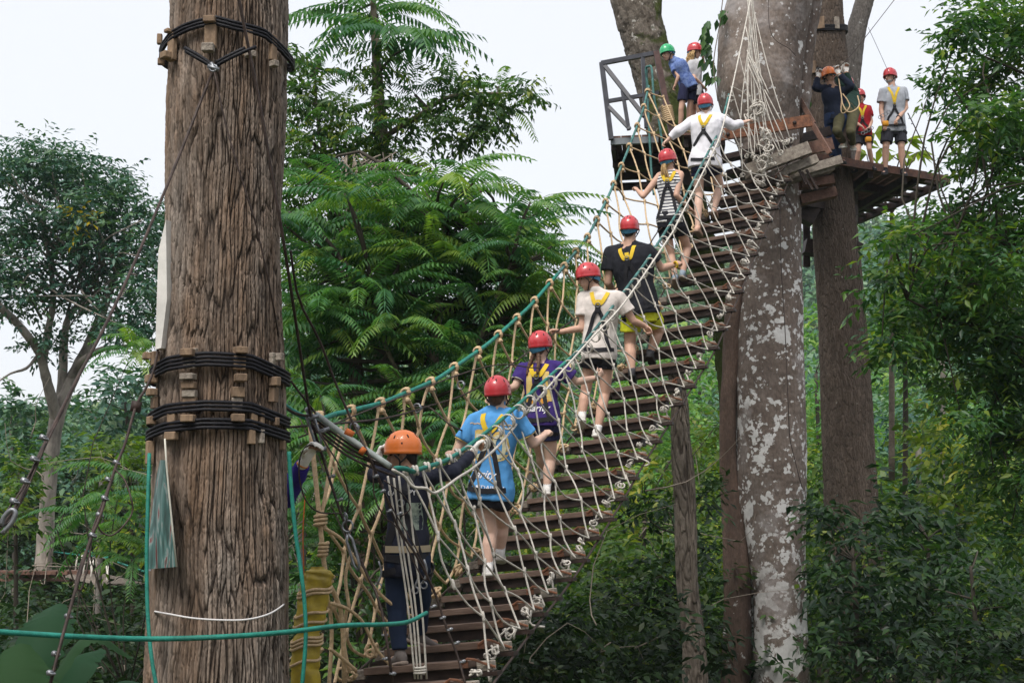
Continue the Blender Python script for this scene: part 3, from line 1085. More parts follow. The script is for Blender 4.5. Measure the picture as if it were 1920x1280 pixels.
# right foreground tree
bl = []
for px, py, rx, ry in [(1860, 30, 75, 55), (1800, 60, 50, 60), (1895, 110, 55, 70), (1840, 150, 60, 50), (1890, 210, 60, 60), (1820, 225, 60, 40), (1770, 150, 24, 22), (1880, 300, 60, 45), (1905, 370, 50, 60), (1830, 300, 34, 26),
                       (1860, 420, 65, 50), (1790, 400, 50, 30), (1740, 430, 60, 34), (1680, 455, 50, 28), (1800, 480, 75, 50), (1890, 520, 65, 70), (1720, 510, 55, 40), (1660, 530, 36, 26), (1780, 570, 70, 50), (1690, 600, 48, 46), (1850, 620, 75, 60), (1760, 650, 60, 45),
                       (1900, 720, 55, 70), (1830, 710, 60, 50), (1770, 730, 40, 34), (1880, 810, 60, 60), (1800, 800, 40, 40), (1900, 900, 50, 60), (1840, 890, 40, 40), (1660, 650, 24, 30), (1900, 1000, 45, 60)]:
    bl.append(blob(px, py, 12 + (px % 7) * .35, rx, ry, .6))
bl += [blob(1905, 640, 13.2, 70, 90, .6), blob(1830, 560, 13.2, 70, 60, .6), blob(1900, 450, 13.2, 60, 70, .6), blob(1900, 250, 13.2, 60, 80, .6), blob(1905, 60, 13.2, 50, 80, .6), blob(1890, 820, 13.2, 60, 60, .6), blob(1740, 560, 13.2, 60, 50, .6)]
bush('broadleaf_tree', 'tall tree with dense glossy leaves filling the right edge of the picture', 'tree', P(1980, 1500, 13.4), bl, .105, .38, LM_right, dens=3.4, sub=17, seed=61, twn=9,
     stems=[[(1990, 1500, 30, 13.4), (1975, 1000, 26, 13.4), (1960, 500, 20, 13.4), (1950, 100, 12, 13.4)], [(1960, 600, 9, 13.4), (1900, 470, 6, 13), (1820, 440, 4, 12.6), (1700, 440, 2, 12.6)], [(1960, 350, 8, 13.4), (1900, 270, 5, 13), (1830, 220, 3, 12.6), (1780, 160, 1.5, 12.5)],
            [(1965, 750, 9, 13.4), (1880, 640, 6, 13), (1780, 600, 4, 12.8), (1700, 560, 2, 12.6)]], k=7, shell=.05, rb=.42, stemmat=M_twigd)

# dark glossy bush right of the lichen trunk
bush('glossy_bush', 'dark glossy bush growing against the right side of the lichen trunk', 'bush', P(1620, 1500, 17), [blob(1575, 1000, 17, 50, 50, .8), blob(1630, 1010, 17.5, 70, 50, .8), blob(1580, 1100, 17, 55, 70, .8), blob(1660, 1110, 17, 80, 70, .8), blob(1590, 1210, 16.6, 60, 70, .8), blob(1690, 1220, 16.6, 80, 70, .8), blob(1545, 970, 17.4, 30, 35, .5)],
     .16, .42, LM_dark, dens=2.1, sub=12, seed=62, stems=[[(1620, 1500, 10, 17), (1610, 1250, 7, 17), (1600, 1050, 4, 17)]], k=6, rb=.3, shell=.3)
bush('glossy_bush', 'dark leafy shrub between the dead stem and the lichen trunk', 'bush', P(1300, 1600, 18.6), [blob(1325, 930, 19, 26, 60, .5), blob(1230, 960, 18.6, 60, 60, .7), blob(1318, 1040, 18.6, 30, 70, .5), blob(1230, 1080, 18.6, 70, 70, .7), blob(1300, 1170, 18.4, 36, 70, .5), blob(1220, 1200, 18.4, 80, 70, .7), blob(1150, 1150, 18.8, 60, 60, .7)],
     .15, .42, LM_dark, dens=2.0, sub=12, seed=63, stems=[[(1290, 1600, 10, 18.6), (1280, 1300, 7, 18.6), (1270, 1000, 3, 18.6)]], k=6, rb=.42, shell=.3)
bush('yellow_green_tree', 'yellow-green leafy tree seen under the treads left of the dead stem', 'tree', P(1190, 1500, 26), [blob(1200, 870, 26, 60, 45, 1.2), blob(1130, 930, 26, 70, 40, 1.2), blob(1230, 940, 26, 60, 50, 1.2), blob(1330, 870, 27, 45, 60, 1), blob(1080, 1000, 26, 60, 50, 1), blob(1180, 1010, 26, 70, 45, 1), blob(1340, 800, 27, 40, 40, 1)],
     .2, .42, LM_yellow, dens=1.7, sub=12, seed=64, stems=[[(1190, 1500, 8, 26), (1200, 1200, 6, 26), (1210, 950, 3, 26)]], rb=.4, shell=.25)
bush('bright_tree', 'fresh green tree on the slope seen between the treads and the lichen trunk', 'tree', P(1320, 1300, 48), [blob(1300, 640, 48, 50, 50, 3), blob(1350, 700, 48, 60, 60, 3), blob(1280, 760, 46, 70, 50, 3), blob(1330, 820, 46, 70, 50, 3), blob(1230, 820, 46, 60, 50, 3), blob(1180, 740, 48, 60, 50, 3), blob(1240, 690, 48, 50, 40, 3)],
     .34, .36, LM_bright, dens=1.6, sub=15, seed=65, stems=[[(1320, 1400, 7, 48), (1320, 1000, 6, 48), (1310, 700, 3, 48)]], rb=.5, shell=.2, k=7)
bush('bright_tree', 'fresh green tree between the lichen trunk and the brown trunk', 'tree', P(1540, 1400, 50), [blob(1530, 620, 52, 40, 50, 3), blob(1520, 730, 50, 45, 60, 3), blob(1540, 830, 50, 45, 60, 3), blob(1650, 640, 52, 40, 60, 3), blob(1670, 720, 50, 60, 50, 3)],
     .34, .36, LM_bright, dens=1.6, sub=15, seed=66, stems=[[(1540, 1400, 7, 50), (1540, 1000, 6, 50), (1530, 700, 3, 50)]], rb=.45, shell=.2, k=7)
bush('slender_tree', 'blue-green slender tree with a bare trunk right of the brown trunk', 'tree', P(1728, 1500, 38), [blob(1700, 780, 38, 70, 45, 2), blob(1740, 850, 38, 80, 45, 2), blob(1680, 880, 38, 60, 40, 2), blob(1780, 930, 38, 60, 50, 2), blob(1670, 960, 38, 50, 40, 2)],
     .26, .4, LM_blue, dens=1.7, sub=14, seed=67, stems=[[(1730, 1500, 12, 38), (1728, 1050, 9, 38), (1725, 950, 8, 38), (1722, 820, 5, 38)]], rb=.5, shell=.2, stemmat=M_pale)
# shrubs at lower right
bush('yellow_green_shrub', 'shrub with yellowing leaves at the bottom right corner', 'bush', P(1830, 1500, 18), [blob(1780, 1080, 19, 70, 50, .9), blob(1870, 1100, 18, 60, 60, .9), blob(1760, 1180, 18, 80, 60, .9), blob(1880, 1210, 17, 70, 70, .9), blob(1800, 1260, 16.5, 80, 50, .9)],
     .15, .4, LM_turn, dens=1.6, sub=12, seed=68, stems=[[(1830, 1500, 8, 18), (1830, 1200, 5, 18), (1820, 1060, 3, 18)]], rb=.2, shell=.25, k=7)

# left side
bush('yellow_green_shrub', 'yellow-green bush just left of the big furrowed trunk', 'bush', P(250, 1500, 24), [blob(215, 850, 24, 55, 50, 1), blob(265, 870, 24, 50, 40, 1), blob(290, 950, 23, 50, 60, 1), blob(200, 930, 24, 60, 50, 1), blob(240, 1010, 23, 60, 50, 1)],
     .19, .4, LM_yellow, dens=1.8, sub=12, seed=69, stems=[[(250, 1500, 7, 24), (250, 1200, 5, 24), (245, 920, 3, 24)]], rb=.3, shell=.25)
bush('leafy_shrub', 'mid green leafy shrub at the left edge beside the pale trunk', 'bush', P(30, 1500, 20), [blob(20, 890, 20, 50, 45, .8), blob(50, 960, 20, 60, 50, .8), blob(-20, 990, 19, 50, 40, .8), blob(60, 870, 21, 30, 30, .6)],
     .16, .4, LM_mid, dens=2.0, sub=12, seed=70, stems=[[(30, 1500, 7, 20), (30, 1200, 5, 20), (30, 930, 3, 20)]], rb=.5, shell=.25)
rs = np.random.RandomState(9)
t = thing('feather_shrub', 'low shrub with feathery drooping fronds beside the banner at the big trunk', 'bush', P(220, 1400, 16))
mf = MB()
for px, py in [(200, 930), (240, 980), (280, 940), (190, 1010), (250, 1050), (290, 1030), (160, 960), (230, 880), (284, 640), (250, 655)]:
    whorl(mf, P(px, py, 16 + rs.rand()), 7, .75, rs, el=(-.4, .5), rb=.5)
mf.build('foliage', LM_feather, t, smooth=False)
mf = MB()
for px, py in [(200, 930), (240, 980), (280, 940), (190, 1010), (250, 1050), (290, 1030), (160, 960), (230, 880), (284, 640), (250, 655)]:
    twig_to(mf, P(240, 1300, 16.4), P(px, py, 16.4), .010, .004, rs)
mf.build('stem', M_twigd, t)

bush('leafy_shrub', 'dense green shrub filling the shade behind the tan netting', 'bush', P(720, 1600, 14.5), [blob(620, 860, 15, 50, 40, .6), blob(700, 900, 14.6, 50, 40, .6), blob(640, 980, 14.5, 60, 50, .6), blob(740, 990, 14.5, 60, 50, .6), blob(830, 960, 15, 60, 50, .6), blob(600, 1090, 14, 60, 60, .6), blob(700, 1100, 14, 70, 60, .6), blob(820, 1080, 14.6, 60, 50, .6), blob(650, 1210, 13.6, 80, 60, .6), blob(780, 1200, 14, 70, 60, .6), blob(880, 870, 15.5, 50, 40, .6)],
     .12, .42, LM_mid, dens=1.3, sub=12, seed=81, stems=[[(720, 1600, 7, 14.6), (720, 1250, 5, 14.6), (715, 1000, 3, 14.6)]], rb=.35, shell=.2)
bush('leafy_tree', 'bushy mid green tree standing behind the long-frond tree', 'tree', P(760, 1500, 20.5), [blob(700, 620, 20.5, 80, 60, .9), blob(800, 560, 20.5, 80, 60, .9), blob(880, 640, 20.5, 80, 60, .9), blob(620, 700, 20.5, 70, 60, .9), blob(760, 720, 20.5, 90, 60, .9), blob(900, 740, 20.5, 70, 60, .9), blob(960, 600, 21, 50, 40, .8), blob(600, 600, 20.5, 60, 50, .8), blob(840, 480, 20.5, 60, 40, .7), blob(700, 500, 20.5, 60, 40, .7)],
     .15, .42, LM_mid, dens=1.1, sub=11, seed=83, stems=[[(760, 1500, 11, 20.5), (764, 1000, 9, 20.5), (770, 700, 6, 20.5), (790, 560, 3, 20.5)]], rb=.45, shell=.15)
rs = np.random.RandomState(12)
t = thing('feather_shrub', 'young feather-leaved shrub drooping behind the rope netting below the orange helmet', 'bush', P(640, 1500, 13.5))
mf = MB()
mt = MB()
for px, py in [(600, 900), (640, 930), (700, 850), (560, 960), (620, 1010), (820, 900), (870, 940), (780, 860), (740, 930), (660, 1080), (590, 1090), (850, 1020), (560, 780), (600, 740), (640, 820), (900, 800), (860, 800), (930, 760)]:
    p = P(px, py, 13.6 + 1.4 * rs.rand())
    whorl(mf, p, 7, .62 + .3 * rs.rand(), rs, el=(-.5, .4), rb=.45)
    twig_to(mt, P(680, 1500, 14.2), p, .02, .008, rs)
mf.build('foliage', LM_feather, t, smooth=False)
mt.build('stem', M_twigd, t)
for i_, (lab_, px_, py_, d_, lm_) in enumerate([
        ('round leafy tree on the slope just right of the feather-leaved tree', 985, 660, 34, LM_mid), ('small green tree below the middle treads of the bridge', 1120, 1090, 24, LM_mid), ('yellowish tree crown low between the bridge and the dead trunk', 1060, 1010, 27, LM_yellow),
        ('bright young tree just left of the dead trunk top', 1225, 790, 40, LM_bright), ('leafy tree filling the gap right of the brown trunk', 1690, 560, 30, LM_right), ('green tree in the gap low between the lichen and brown trunks', 1545, 900, 34, LM_mid),
        ('tall leafy tree far behind the open platform at its lower right', 1760, 480, 32, LM_mid), ('shrubby tree behind the slender blue-green tree', 1790, 860, 27, LM_yellow), ('leafy tree far left between the spreading tree and the big trunk', 235, 740, 40, LM_blue),
        ('low tree at the far left edge below the hill line', 20, 800, 36, LM_blue), ('dark leafy tree at bottom centre below the bridge', 1010, 1200, 20, LM_dark), ('dark leafy tree at bottom right under the glossy leaves', 1740, 1010, 21, LM_dark)]):
    k_ = d_ / 30
    r_ = 62 if d_ < 30 else 52
    rr_ = np.random.RandomState(300 + i_)
    bl_ = [blob(px_ + rr_.randn() * 32, py_ + j_ * 26 - 40 + rr_.randn() * 12, d_ + rr_.randn() * .8, r_ * (.6 + .5 * rr_.rand()), r_ * .55, 1.2) for j_ in range(7)]
    bush('understory_tree', lab_, 'tree', P(px_, 1500, d_), bl_, .15 + .0035 * d_ * (.8 + .5 * rr_.rand()), .42, lm_, dens=1.5, sub=12, seed=200 + i_, stems=[[(px_, 1500, 6, d_), (px_ + 8, py_ + 200, 5, d_), (px_, py_, 3, d_)]], rb=.3 + .35 * rr_.rand(), shell=.15, stemmat=M_pale if i_ % 3 == 0 else M_twigd)
# bare twigs and lianas tangled in the undergrowth
mb = MB()
for k in range(170):
    d_ = 15 + 25 * rs.rand()
    px_ = rs.rand() * 1300
    py_ = 850 + 430 * rs.rand() if d_ < 25 else 780 + 350 * rs.rand()
    p = np.array(tuple(P(px_, py_, d_)))
    L_ = (.4 + .9 * rs.rand())
    dr = np.array([rs.randn() * .7, rs.randn() * .3, rs.randn() * .8])
    mb.tube(spline([p, p + dr * L_ * .3 + rs.randn(3) * .12, p + dr * L_ * .65 + rs.randn(3) * .2, p + dr * L_ + rs.randn(3) * .3], 7), np.linspace(.008, .002, 7) * (.5 + d_ / 25), 4)
o = mb.build('tangled_twigs', mat('grey_twig', (.26, .22, .18), rough=.9), org=(0, 25, -3))
tag(o, 'bare grey twigs and lianas tangled through the undergrowth', 'twigs')
o['kind'] = 'stuff'

# thin trunks in the shade behind the net
for i, (lab, pts) in enumerate([
        ('slim brown trunk in the shade behind the orange helmet guide', [(690, 1500, 19, 16.5), (684, 1100, 18, 16.5), (678, 900, 17, 16.5), (672, 780, 16, 16.5), (668, 700, 13, 16.5), (660, 600, 9, 16.5)]),
        ('thin dark trunk rising behind the purple sleeved arm', [(560, 1500, 9, 18), (566, 1000, 8, 18), (572, 800, 7, 18), (580, 640, 5, 18)]),
        ('thin pale stem behind the low hanging bridge at far left', [(180, 1400, 7, 27), (184, 1180, 6, 27), (186, 1040, 6, 27), (190, 900, 4, 27)]),
        ('slender trunk in the forest below the lowest treads', [(1000, 1500, 6, 30), (1003, 1180, 5, 30), (1008, 1000, 4, 30), (1010, 900, 3, 30)])]):
    t = thing('thin_tree', lab, 'tree', P(pts[0][0], pts[0][1], pts[0][3]))
    mb = MB()
    trunk_geo(mb, pts, 'flaky', nr=30, dz=.06, amp=.012, seed=70 + i)
    mb.build('trunk', M_gry if i != 0 else M_brn, t)
    mf = MB()
    rr_ = np.random.RandomState(80 + i)
    px, py, w, d = pts[-1]
    crown(mf, [blob(px, py - 20, d, 60, 50, .8)], .9, .15, .4, sub=8, rs=rr_, k=7)
    mf.build('foliage', LM_dark, t, smooth=False)

# low undergrowth filling the slope (uncountable)
rs = np.random.RandomState(33)
MBS = {}
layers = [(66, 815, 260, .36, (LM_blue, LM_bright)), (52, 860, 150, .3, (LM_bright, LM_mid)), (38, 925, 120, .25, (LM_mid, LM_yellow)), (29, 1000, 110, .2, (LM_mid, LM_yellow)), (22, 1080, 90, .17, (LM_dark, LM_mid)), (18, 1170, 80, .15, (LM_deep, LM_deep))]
for (d, top, nb, L, mm) in layers:
    k = 1.0 / PX(d)
    for b in range(nb):
        px = -250 + 2450 * (b + rs.rand()) / nb
        tp = top + rs.randn() * 26 - (25 if (px > 1500 or px < 250) and d > 30 else 0) + (60 if px < 540 and d > 50 else 0)
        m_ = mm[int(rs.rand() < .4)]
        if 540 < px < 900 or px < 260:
            m_ = {LM_bright: LM_mid, LM_yellow: LM_mid, LM_blue: LM_mid, LM_mid: LM_dark}.get(m_, LM_deep)  # swaps in darker leaves, painting shade into these columns
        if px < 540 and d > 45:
            m_ = LM_blue if rs.rand() < .65 else LM_mid  # bluish leaves put distance haze into the colour on the far left
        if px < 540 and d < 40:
            m_ = LM_deep if rs.rand() < .6 else LM_dark  # darkest leaves paint shade into the lower left
        rb0 = .25 + .4 * rs.rand()
        if d < 20.5 and 1340 < px < 1545:
            continue
        if px < 300 and 20 < d < 30:
            tp = 1130 + rs.randn() * 15
        for lev in range(3):
            py = tp + lev * 70 + rs.rand() * 40
            dd = d + rs.randn() * d * .04 - lev * .03 * d
            c = P(px + rs.randn() * 20, py, dd)
            r = (44 + 34 * rs.rand()) * k
            for sub in range(3):
                n = int(.45 * (r * r * .5) / (L * L * .42) * .9)
                cc = np.array(tuple(c)) + rs.randn(3) * r * .45
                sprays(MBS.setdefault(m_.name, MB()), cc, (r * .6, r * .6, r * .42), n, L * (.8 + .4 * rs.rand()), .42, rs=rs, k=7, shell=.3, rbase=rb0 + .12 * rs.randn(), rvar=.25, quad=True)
UL = {'distant_leaves': 'blue-green', 'bright_leaves': 'fresh green', 'mid_leaves': 'mid green', 'yellow_green_leaves': 'yellow-green', 'dark_leaves': 'dark green', 'shade_painted_leaves': 'shade-painted deep green'}
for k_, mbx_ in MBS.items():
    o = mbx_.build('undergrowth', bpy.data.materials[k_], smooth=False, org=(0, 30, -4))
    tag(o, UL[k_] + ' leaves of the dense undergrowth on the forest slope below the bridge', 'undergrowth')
    o['kind'] = 'stuff'

# the same forest added unseen around the camera, to darken the low scene
rs = np.random.RandomState(91)
mb = MB()
mt_ = MB()
for k in range(34):
    if k < 17:
        x, y = -20 + 40 * rs.rand(), -6 - 9 * rs.rand()
    elif k < 26:
        y = -4 + 17 * rs.rand()
        x = -8.0 - .42 * max(y, 0) - 5 * rs.rand()
    else:
        y = -4 + 17 * rs.rand()
        x = 8.5 + .42 * max(y, 0) + 5 * rs.rand()
    z0 = float(ground_z(x, y))
    H_ = 8 + 5 * rs.rand()
    mt_.tube(spline([(x, y, z0 - .3), (x + rs.randn() * .2, y, z0 + H_ * .5), (x + rs.randn() * .4, y, z0 + H_ * .9)], 8), np.linspace(.2, .05, 8), 8)
    for q in range(9):
        c_ = (x + rs.randn() * 1.2, y + rs.randn() * 1.2, z0 + 1.0 + (H_ - 1.5) * rs.rand())
        sprays(mb, c_, (1.7, 1.7, 1.3), 26, .42, .42, rs=rs, k=6, shell=.2, quad=True)
o = mb.build('added_shade_forest', LM_dark, smooth=False, org=(0, 0, 0))
tag(o, 'dark green forest added unseen around the viewpoint to shade the slope', 'forest')
o['kind'] = 'stuff'
o = mt_.build('added_shade_trunks', M_twigd, org=(0, 0, 0))
tag(o, 'trunks of the unseen forest added around the viewpoint for shade', 'forest')
o['kind'] = 'stuff'

# banana plant bottom left
def banana_leaf(mb, base, tip, arch, w, rs):
    base, tip = np.array(tuple(base)), np.array(tuple(tip))
    m = (base + tip) / 2 + np.array([0, 0, arch])
    S = spline([base, m, tip], 22)
    tg = unit(np.gradient(S, axis=0))
    sd = unit(np.cross(tg, np.array([0, 0, 1.0])))
    up = np.cross(sd, tg)
    V = []
    for i, (p, s, u) in enumerate(zip(S, sd, up)):
        t = i / 21
        ww = w * math.sin(math.pi * min(1, .12 + t * .86)) ** .6
        for j in (-2, -1, 0, 1, 2):
            rag = 1 + (.12 * math.sin(i * 2.1 + j) + .1 * rs.randn()) * (abs(j) == 2)
            V.append(p + s * ww * j / 2 * rag + u * (-.18 * ww * abs(j) + .05 * ww * (abs(j) == 1) + .02 * math.sin(i * 3.0) * abs(j) * ww))
    Q = []
    for i in range(21):
        for j in range(4):
            a = i * 5 + j
            Q.append((a, a + 1, a + 6, a + 5))
    mb.add(V, Q, rnd=.3 + .5 * rs.rand())


t = thing('banana_plant', 'banana plant with broad torn leaves at the bottom left corner', 'plant', P(60, 1600, 9))
rs = np.random.RandomState(8)
LM_ban = leafmat('banana_leaves', [(.012, .04, .022), (.018, .055, .028), (.03, .07, .02)], trans=.3, rough=.7, spec=.12)
for (b, tp, arch, w) in [((45, 1290, 9.0), (112, 1130, 9.6), .12, .17), ((60, 1330, 8.6), (250, 1232, 8.8), .28, .13), ((-20, 1420, 8.2), (40, 1205, 8.6), .1, .24), ((120, 1400, 8.8), (300, 1290, 9.2), .2, .15), ((80, 1400, 9), (190, 1215, 9.4), .2, .14), ((10, 1330, 9.4), (-60, 1180, 9.6), .15, .16)]:
    mb = MB()
    banana_leaf(mb, P(*b), P(*tp), arch, w, rs)
    mb.tube(spline([P(60, 1600, 9), P(*b)], 6), [.03, .028, .025, .02, .016, .012], 7)
    mb.build('leaf', LM_ban, t)

# young plant behind the grey shirted man
t = thing('young_tree', 'young tree with big yellow-green leaves behind the man on the right platform', 'tree', P(1670, 900, 27))
rs = np.random.RandomState(18)
mb = MB()
mt = MB()
for px, py, n in [(1700, 262, 8), (1640, 250, 6), (1680, 290, 7), (1625, 290, 6), (1720, 285, 6), (1650, 278, 5)]:
    p = np.array(tuple(P(px, py, 26.6)))
    twig_to(mt, P(1672, 400, 27), p, .02, .01, rs)
    for k in range(n):
        a = rs.rand() * 6.28
        e = -.7 + 1.0 * rs.rand()
        D = np.array([[math.cos(a) * math.cos(e), math.sin(a) * math.cos(e) * .5, math.sin(e)]])
        put_leaves(mb, p[None], unit(D), unit(np.array([[0, -.8, .6]]) + rs.randn(1, 3) * .3), .38, .15, np.array([.3 + .5 * rs.rand()]))
limb(mt, [(1672, 900, 6, 27), (1672, 600, 5, 27), (1672, 400, 4, 27)])
mb.build('foliage', leafmat('lime_leaves', [(.10, .17, .02), (.2, .28, .03), (.3, .34, .03)], trans=.5), t, smooth=False)
mt.build('trunk', M_twig, t)

# big-leaved sprig beside the lichen trunk top
t = thing('climbing_plant', 'broad-leaved climber hanging at the left side of the lichen trunk top', 'plant', P(1352, 200, 20.2))
rs = np.random.RandomState(19)
mb = MB()
for k in range(58):
    f = rs.rand()
    px = 1352 - 18 * math.sin(f * 3) - 18 * rs.rand() + (20 if f < .2 else 0)
    py = 10 + f * 135
    D = np.array([[-.5 * rs.rand(), rs.randn() * .3, -.8]])
    put_leaves(mb, np.array(tuple(P(px, py, 20.1 + .3 * rs.rand())))[None], unit(D), unit(np.array([[0, -1, .5]]) + rs.randn(1, 3) * .4), .15 + .06 * rs.rand(), .085, np.array([rs.rand() * .7]))
for k in range(40):
    px, py = 1500 + rs.randn() * 7, 60 + 130 * rs.rand()
    put_leaves(mb, np.array(tuple(P(px, py, 21.6)))[None], unit(np.array([[rs.randn() * .5, 0, -.8]])), unit(np.array([[0, -1, .5]]) + rs.randn(1, 3) * .4), .13, .07, np.array([rs.rand()]))
mb.build('foliage', LM_right, t, smooth=False)
mb = MB()
mb.tube(spline([P(1362, -60, 20.2), P(1350, 40, 20.1), P(1338, 120, 20.1), P(1346, 190, 20.1)], 14), .008, 5)
mb.build('stem', M_twig, t)
# ------------------------------------------------------------------ ropes, bridge, platforms
M_tan = mat('tan_rope', (.60, .44, .27), rough=.85, var=.25, vscale=40, bump=.5, bscale=160)
M_wht = mat('white_rope', (.58, .545, .49), rough=.8, var=.22, vscale=25, bump=.5, bscale=160)
M_teal = mat('green_rope', (.018, .20, .155), rough=.6, var=.3, vscale=14, bump=.4, bscale=120)
M_teal2 = mat('worn_green_rope', (.06, .17, .16), rough=.65, var=.5, vscale=9, bump=.4, bscale=120)
M_steel = mat('steel_cable', (.055, .038, .032), rough=.55, metal=.35, var=.5, vscale=14)
M_galv = mat('galvanised', (.26, .27, .29), rough=.5, metal=.8, var=.3, vscale=30)
M_blk = mat('black_rubber_rope', (.010, .010, .014), rough=.6, spec=.25, bump=.4, bscale=90)
M_tread = mat('tread_wood', (.19, .13, .10), rough=.75, col2=(.065, .04, .03), vscale=5, bump=.3, bscale=50, stretch=(.5, .5, 3))
M_beamd = mat('dark_steel', (.035, .022, .018), rough=.6, var=.5, vscale=12)
M_rust = mat('rusty_steel', (.25, .105, .055), rough=.8, col2=(.09, .045, .03), vscale=16, bump=.4)
M_gwood = mat('grey_wood', (.34, .30, .25), rough=.85, col2=(.16, .13, .11), vscale=14, bump=.8, bscale=60)
M_bwood = mat('brown_plank', (.20, .11, .08), rough=.8, col2=(.08, .045, .035), vscale=8, bump=.7, bscale=40)
M_dk = mat('blue_black_steel', (.040, .042, .055), rough=.45, spec=.5, var=.4, vscale=9)


def tab(t, s, col):
    return np.interp(s, [r[0] for r in t], [r[col] for r in t])


DR = [(0, 870, 1272, 9.2), (3, 960, 1160, 10.3), (6, 1040, 1065, 11.4), (9, 1118, 955, 12.8), (12, 1185, 845, 14.0), (15, 1252, 745, 15.0), (18, 1319, 640, 16.1), (21, 1367, 535, 17.2), (24, 1410, 432, 18.3), (27, 1448, 354, 19.3), (29, 1470, 305, 19.9), (31, 1488, 268, 20.3)]
RR = [(0, 745, 884), (1, 772, 884), (3, 835, 864), (4.5, 870, 842), (6, 925, 800), (9, 1012, 722), (12, 1085, 657), (15, 1150, 573), (18, 1210, 493), (21, 1265, 407), (24, 1312, 316), (27, 1350, 243), (28, 1362, 195), (29, 1376, 140), (31, 1405, 0)]
RL = [(0, 585, 784), (1, 632, 776), (3, 715, 756), (6, 818, 712), (9, 915, 645), (12, 992, 576), (15, 1055, 503), (18, 1103, 443), (21, 1140, 370), (24, 1172, 295), (27, 1205, 210), (29, 1215, 168), (31, 1228, 110)]


def deckR(s):
    return P(tab(DR, s, 1), tab(DR, s, 2), tab(DR, s, 3))


TV = Vector((-.72, .28, -.075))


def deckL(s):
    return deckR(s) + TV * (1.0 + .12 * max(0, 1 - s / 8))


def railR(s):
    return P(tab(RR, s, 1), tab(RR, s, 2), tab(DR, max(0, s - 1.2), 3) - .12 + .0 * s)


def railL(s):
    return P(tab(RL, s, 1), tab(RL, s, 2), tab(DR, s, 3) + .42)


def smooth_curve(f, a, b, n):
    ss = np.linspace(a, b, n)
    pts = np.array([tuple(f(x)) for x in ss])
    for _ in range(3):
        pts[1:-1] = (pts[:-2] + 2 * pts[1:-1] + pts[2:]) / 4
    return ss, pts


_sr, _pr = smooth_curve(railR, 0, 31, 140)
_sl, _pl = smooth_curve(railL, 0, 31, 140)


def RRs(s):
    return np.array([np.interp(s, _sr, _pr[:, k]) for k in range(3)])


def RLs(s):
    return np.array([np.interp(s, _sl, _pl[:, k]) for k in range(3)])


rs = np.random.RandomState(77)
BR = thing('rope_bridge', 'long rope and plank bridge climbing from the big trunk to the tree platforms', 'bridge', deckR(0) + Vector((-.4, 0, -.3)))
travel = (deckR(20) - deckR(6))
travel.z = 0
travel.normalize()
proto = None
for i in range(0, 29):
    R_, L_ = deckR(i), deckL(i)
    jit = rs.randn() * .006
    ax = (R_ - L_) * .5
    axn = ax.normalized()
    fw = (travel - axn * travel.dot(axn)).normalized()
    up = axn.cross(fw)
    c = (R_ + L_) * .5
    M = Matrix((( axn.x, fw.x, up.x, c.x), (axn.y, fw.y, up.y, c.y), (axn.z, fw.z, up.z, c.z + jit), (0, 0, 0, 1)))
    if proto is None:
        hl = .385
        mb = MB()
        mb.box((0, 0, -.028), (hl, 0, 0), (0, .10, 0), (0, 0, .024), bev=.004)
        o = mb.build('tread', M_tread, BR, org=(0, 0, 0), smooth=False)
        o['_w'] = (0, 0, 0)
        m1 = MB()
        m1.box((0, .012, -.088), (hl - .01, 0, 0), (0, .082, 0), (0, 0, .034))
        m1.box((hl + .10, .0, -.100), (.075, 0, 0), (0, .045, 0), (0, 0, .014))
        m1.box((-hl - .07, .0, -.100), (.06, 0, 0), (0, .045, 0), (0, 0, .014))
        a = m1.build('support_beam', M_beamd, o, smooth=False)
        m2 = MB()
        m2.box((hl + .085, 0, -.05), (.055, 0, 0), (0, .04, 0), (0, 0, .034), bev=.006)
        b = m2.build('end_block', M_gwood, o, smooth=False)
        m2 = MB()
        m2.box((-hl - .065, 0, -.05), (.045, 0, 0), (0, .04, 0), (0, 0, .034), bev=.006)
        b2 = m2.build('end_block', M_gwood, o, smooth=False)
        m3 = MB()
        m3.tube([(hl - .05, -.104, -.02), (hl + .0, -.108, .008), (hl + .04, -.09, .0), (hl + .09, -.06, -.03), (hl + .16, -.03, -.06)], .009, 5)
        m3.box((hl - .03, -.102, -.03), (.03, 0, 0), (0, .002, 0), (0, 0, .02))
        cc = m3.build('bracket', M_rust, o, smooth=False)
        proto = (o, a, b, b2, cc)
        o.matrix_parent_inverse = Matrix.Translation(-Vector(BR['_w']))
        o.matrix_basis = M
    else:
        o = proto[0].copy()
        COL.objects.link(o)
        o.parent = BR
        o.matrix_parent_inverse = Matrix.Translation(-Vector(BR['_w']))
        o.matrix_basis = M
        for ch in proto[1:]:
            q = ch.copy()
            COL.objects.link(q)
            q.parent = o


def coil(mb, c, ax, r, rr, turns, n=10, adv=None, k=5):
    """helical lashing around axis ax"""
    c, ax = Vector(c), nz(ax)
    u = ax.orthogonal().normalized()
    w = ax.cross(u)
    adv = adv or rr * 2
    pts = []
    for i in range(int(turns * n) + 1):
        a = 2 * math.pi * i / n
        pts.append(c + ax * (adv * (i / n - turns / 2)) + u * (math.cos(a) * r) + w * (math.sin(a) * r))
    mb.tube(pts, rr, k)


def mess(mb, c, size, rr, n, rs):
    """an untidy rope lashing: short loops around a point"""
    c = Vector(c)
    for _ in range(n):
        ax = Vector(rs.randn(3)).normalized()
        coil(mb, c + Vector(rs.randn(3)) * size * .35, ax, size * (.45 + .4 * rs.rand()), rr, 1.1 + rs.rand() * .6, n=8)


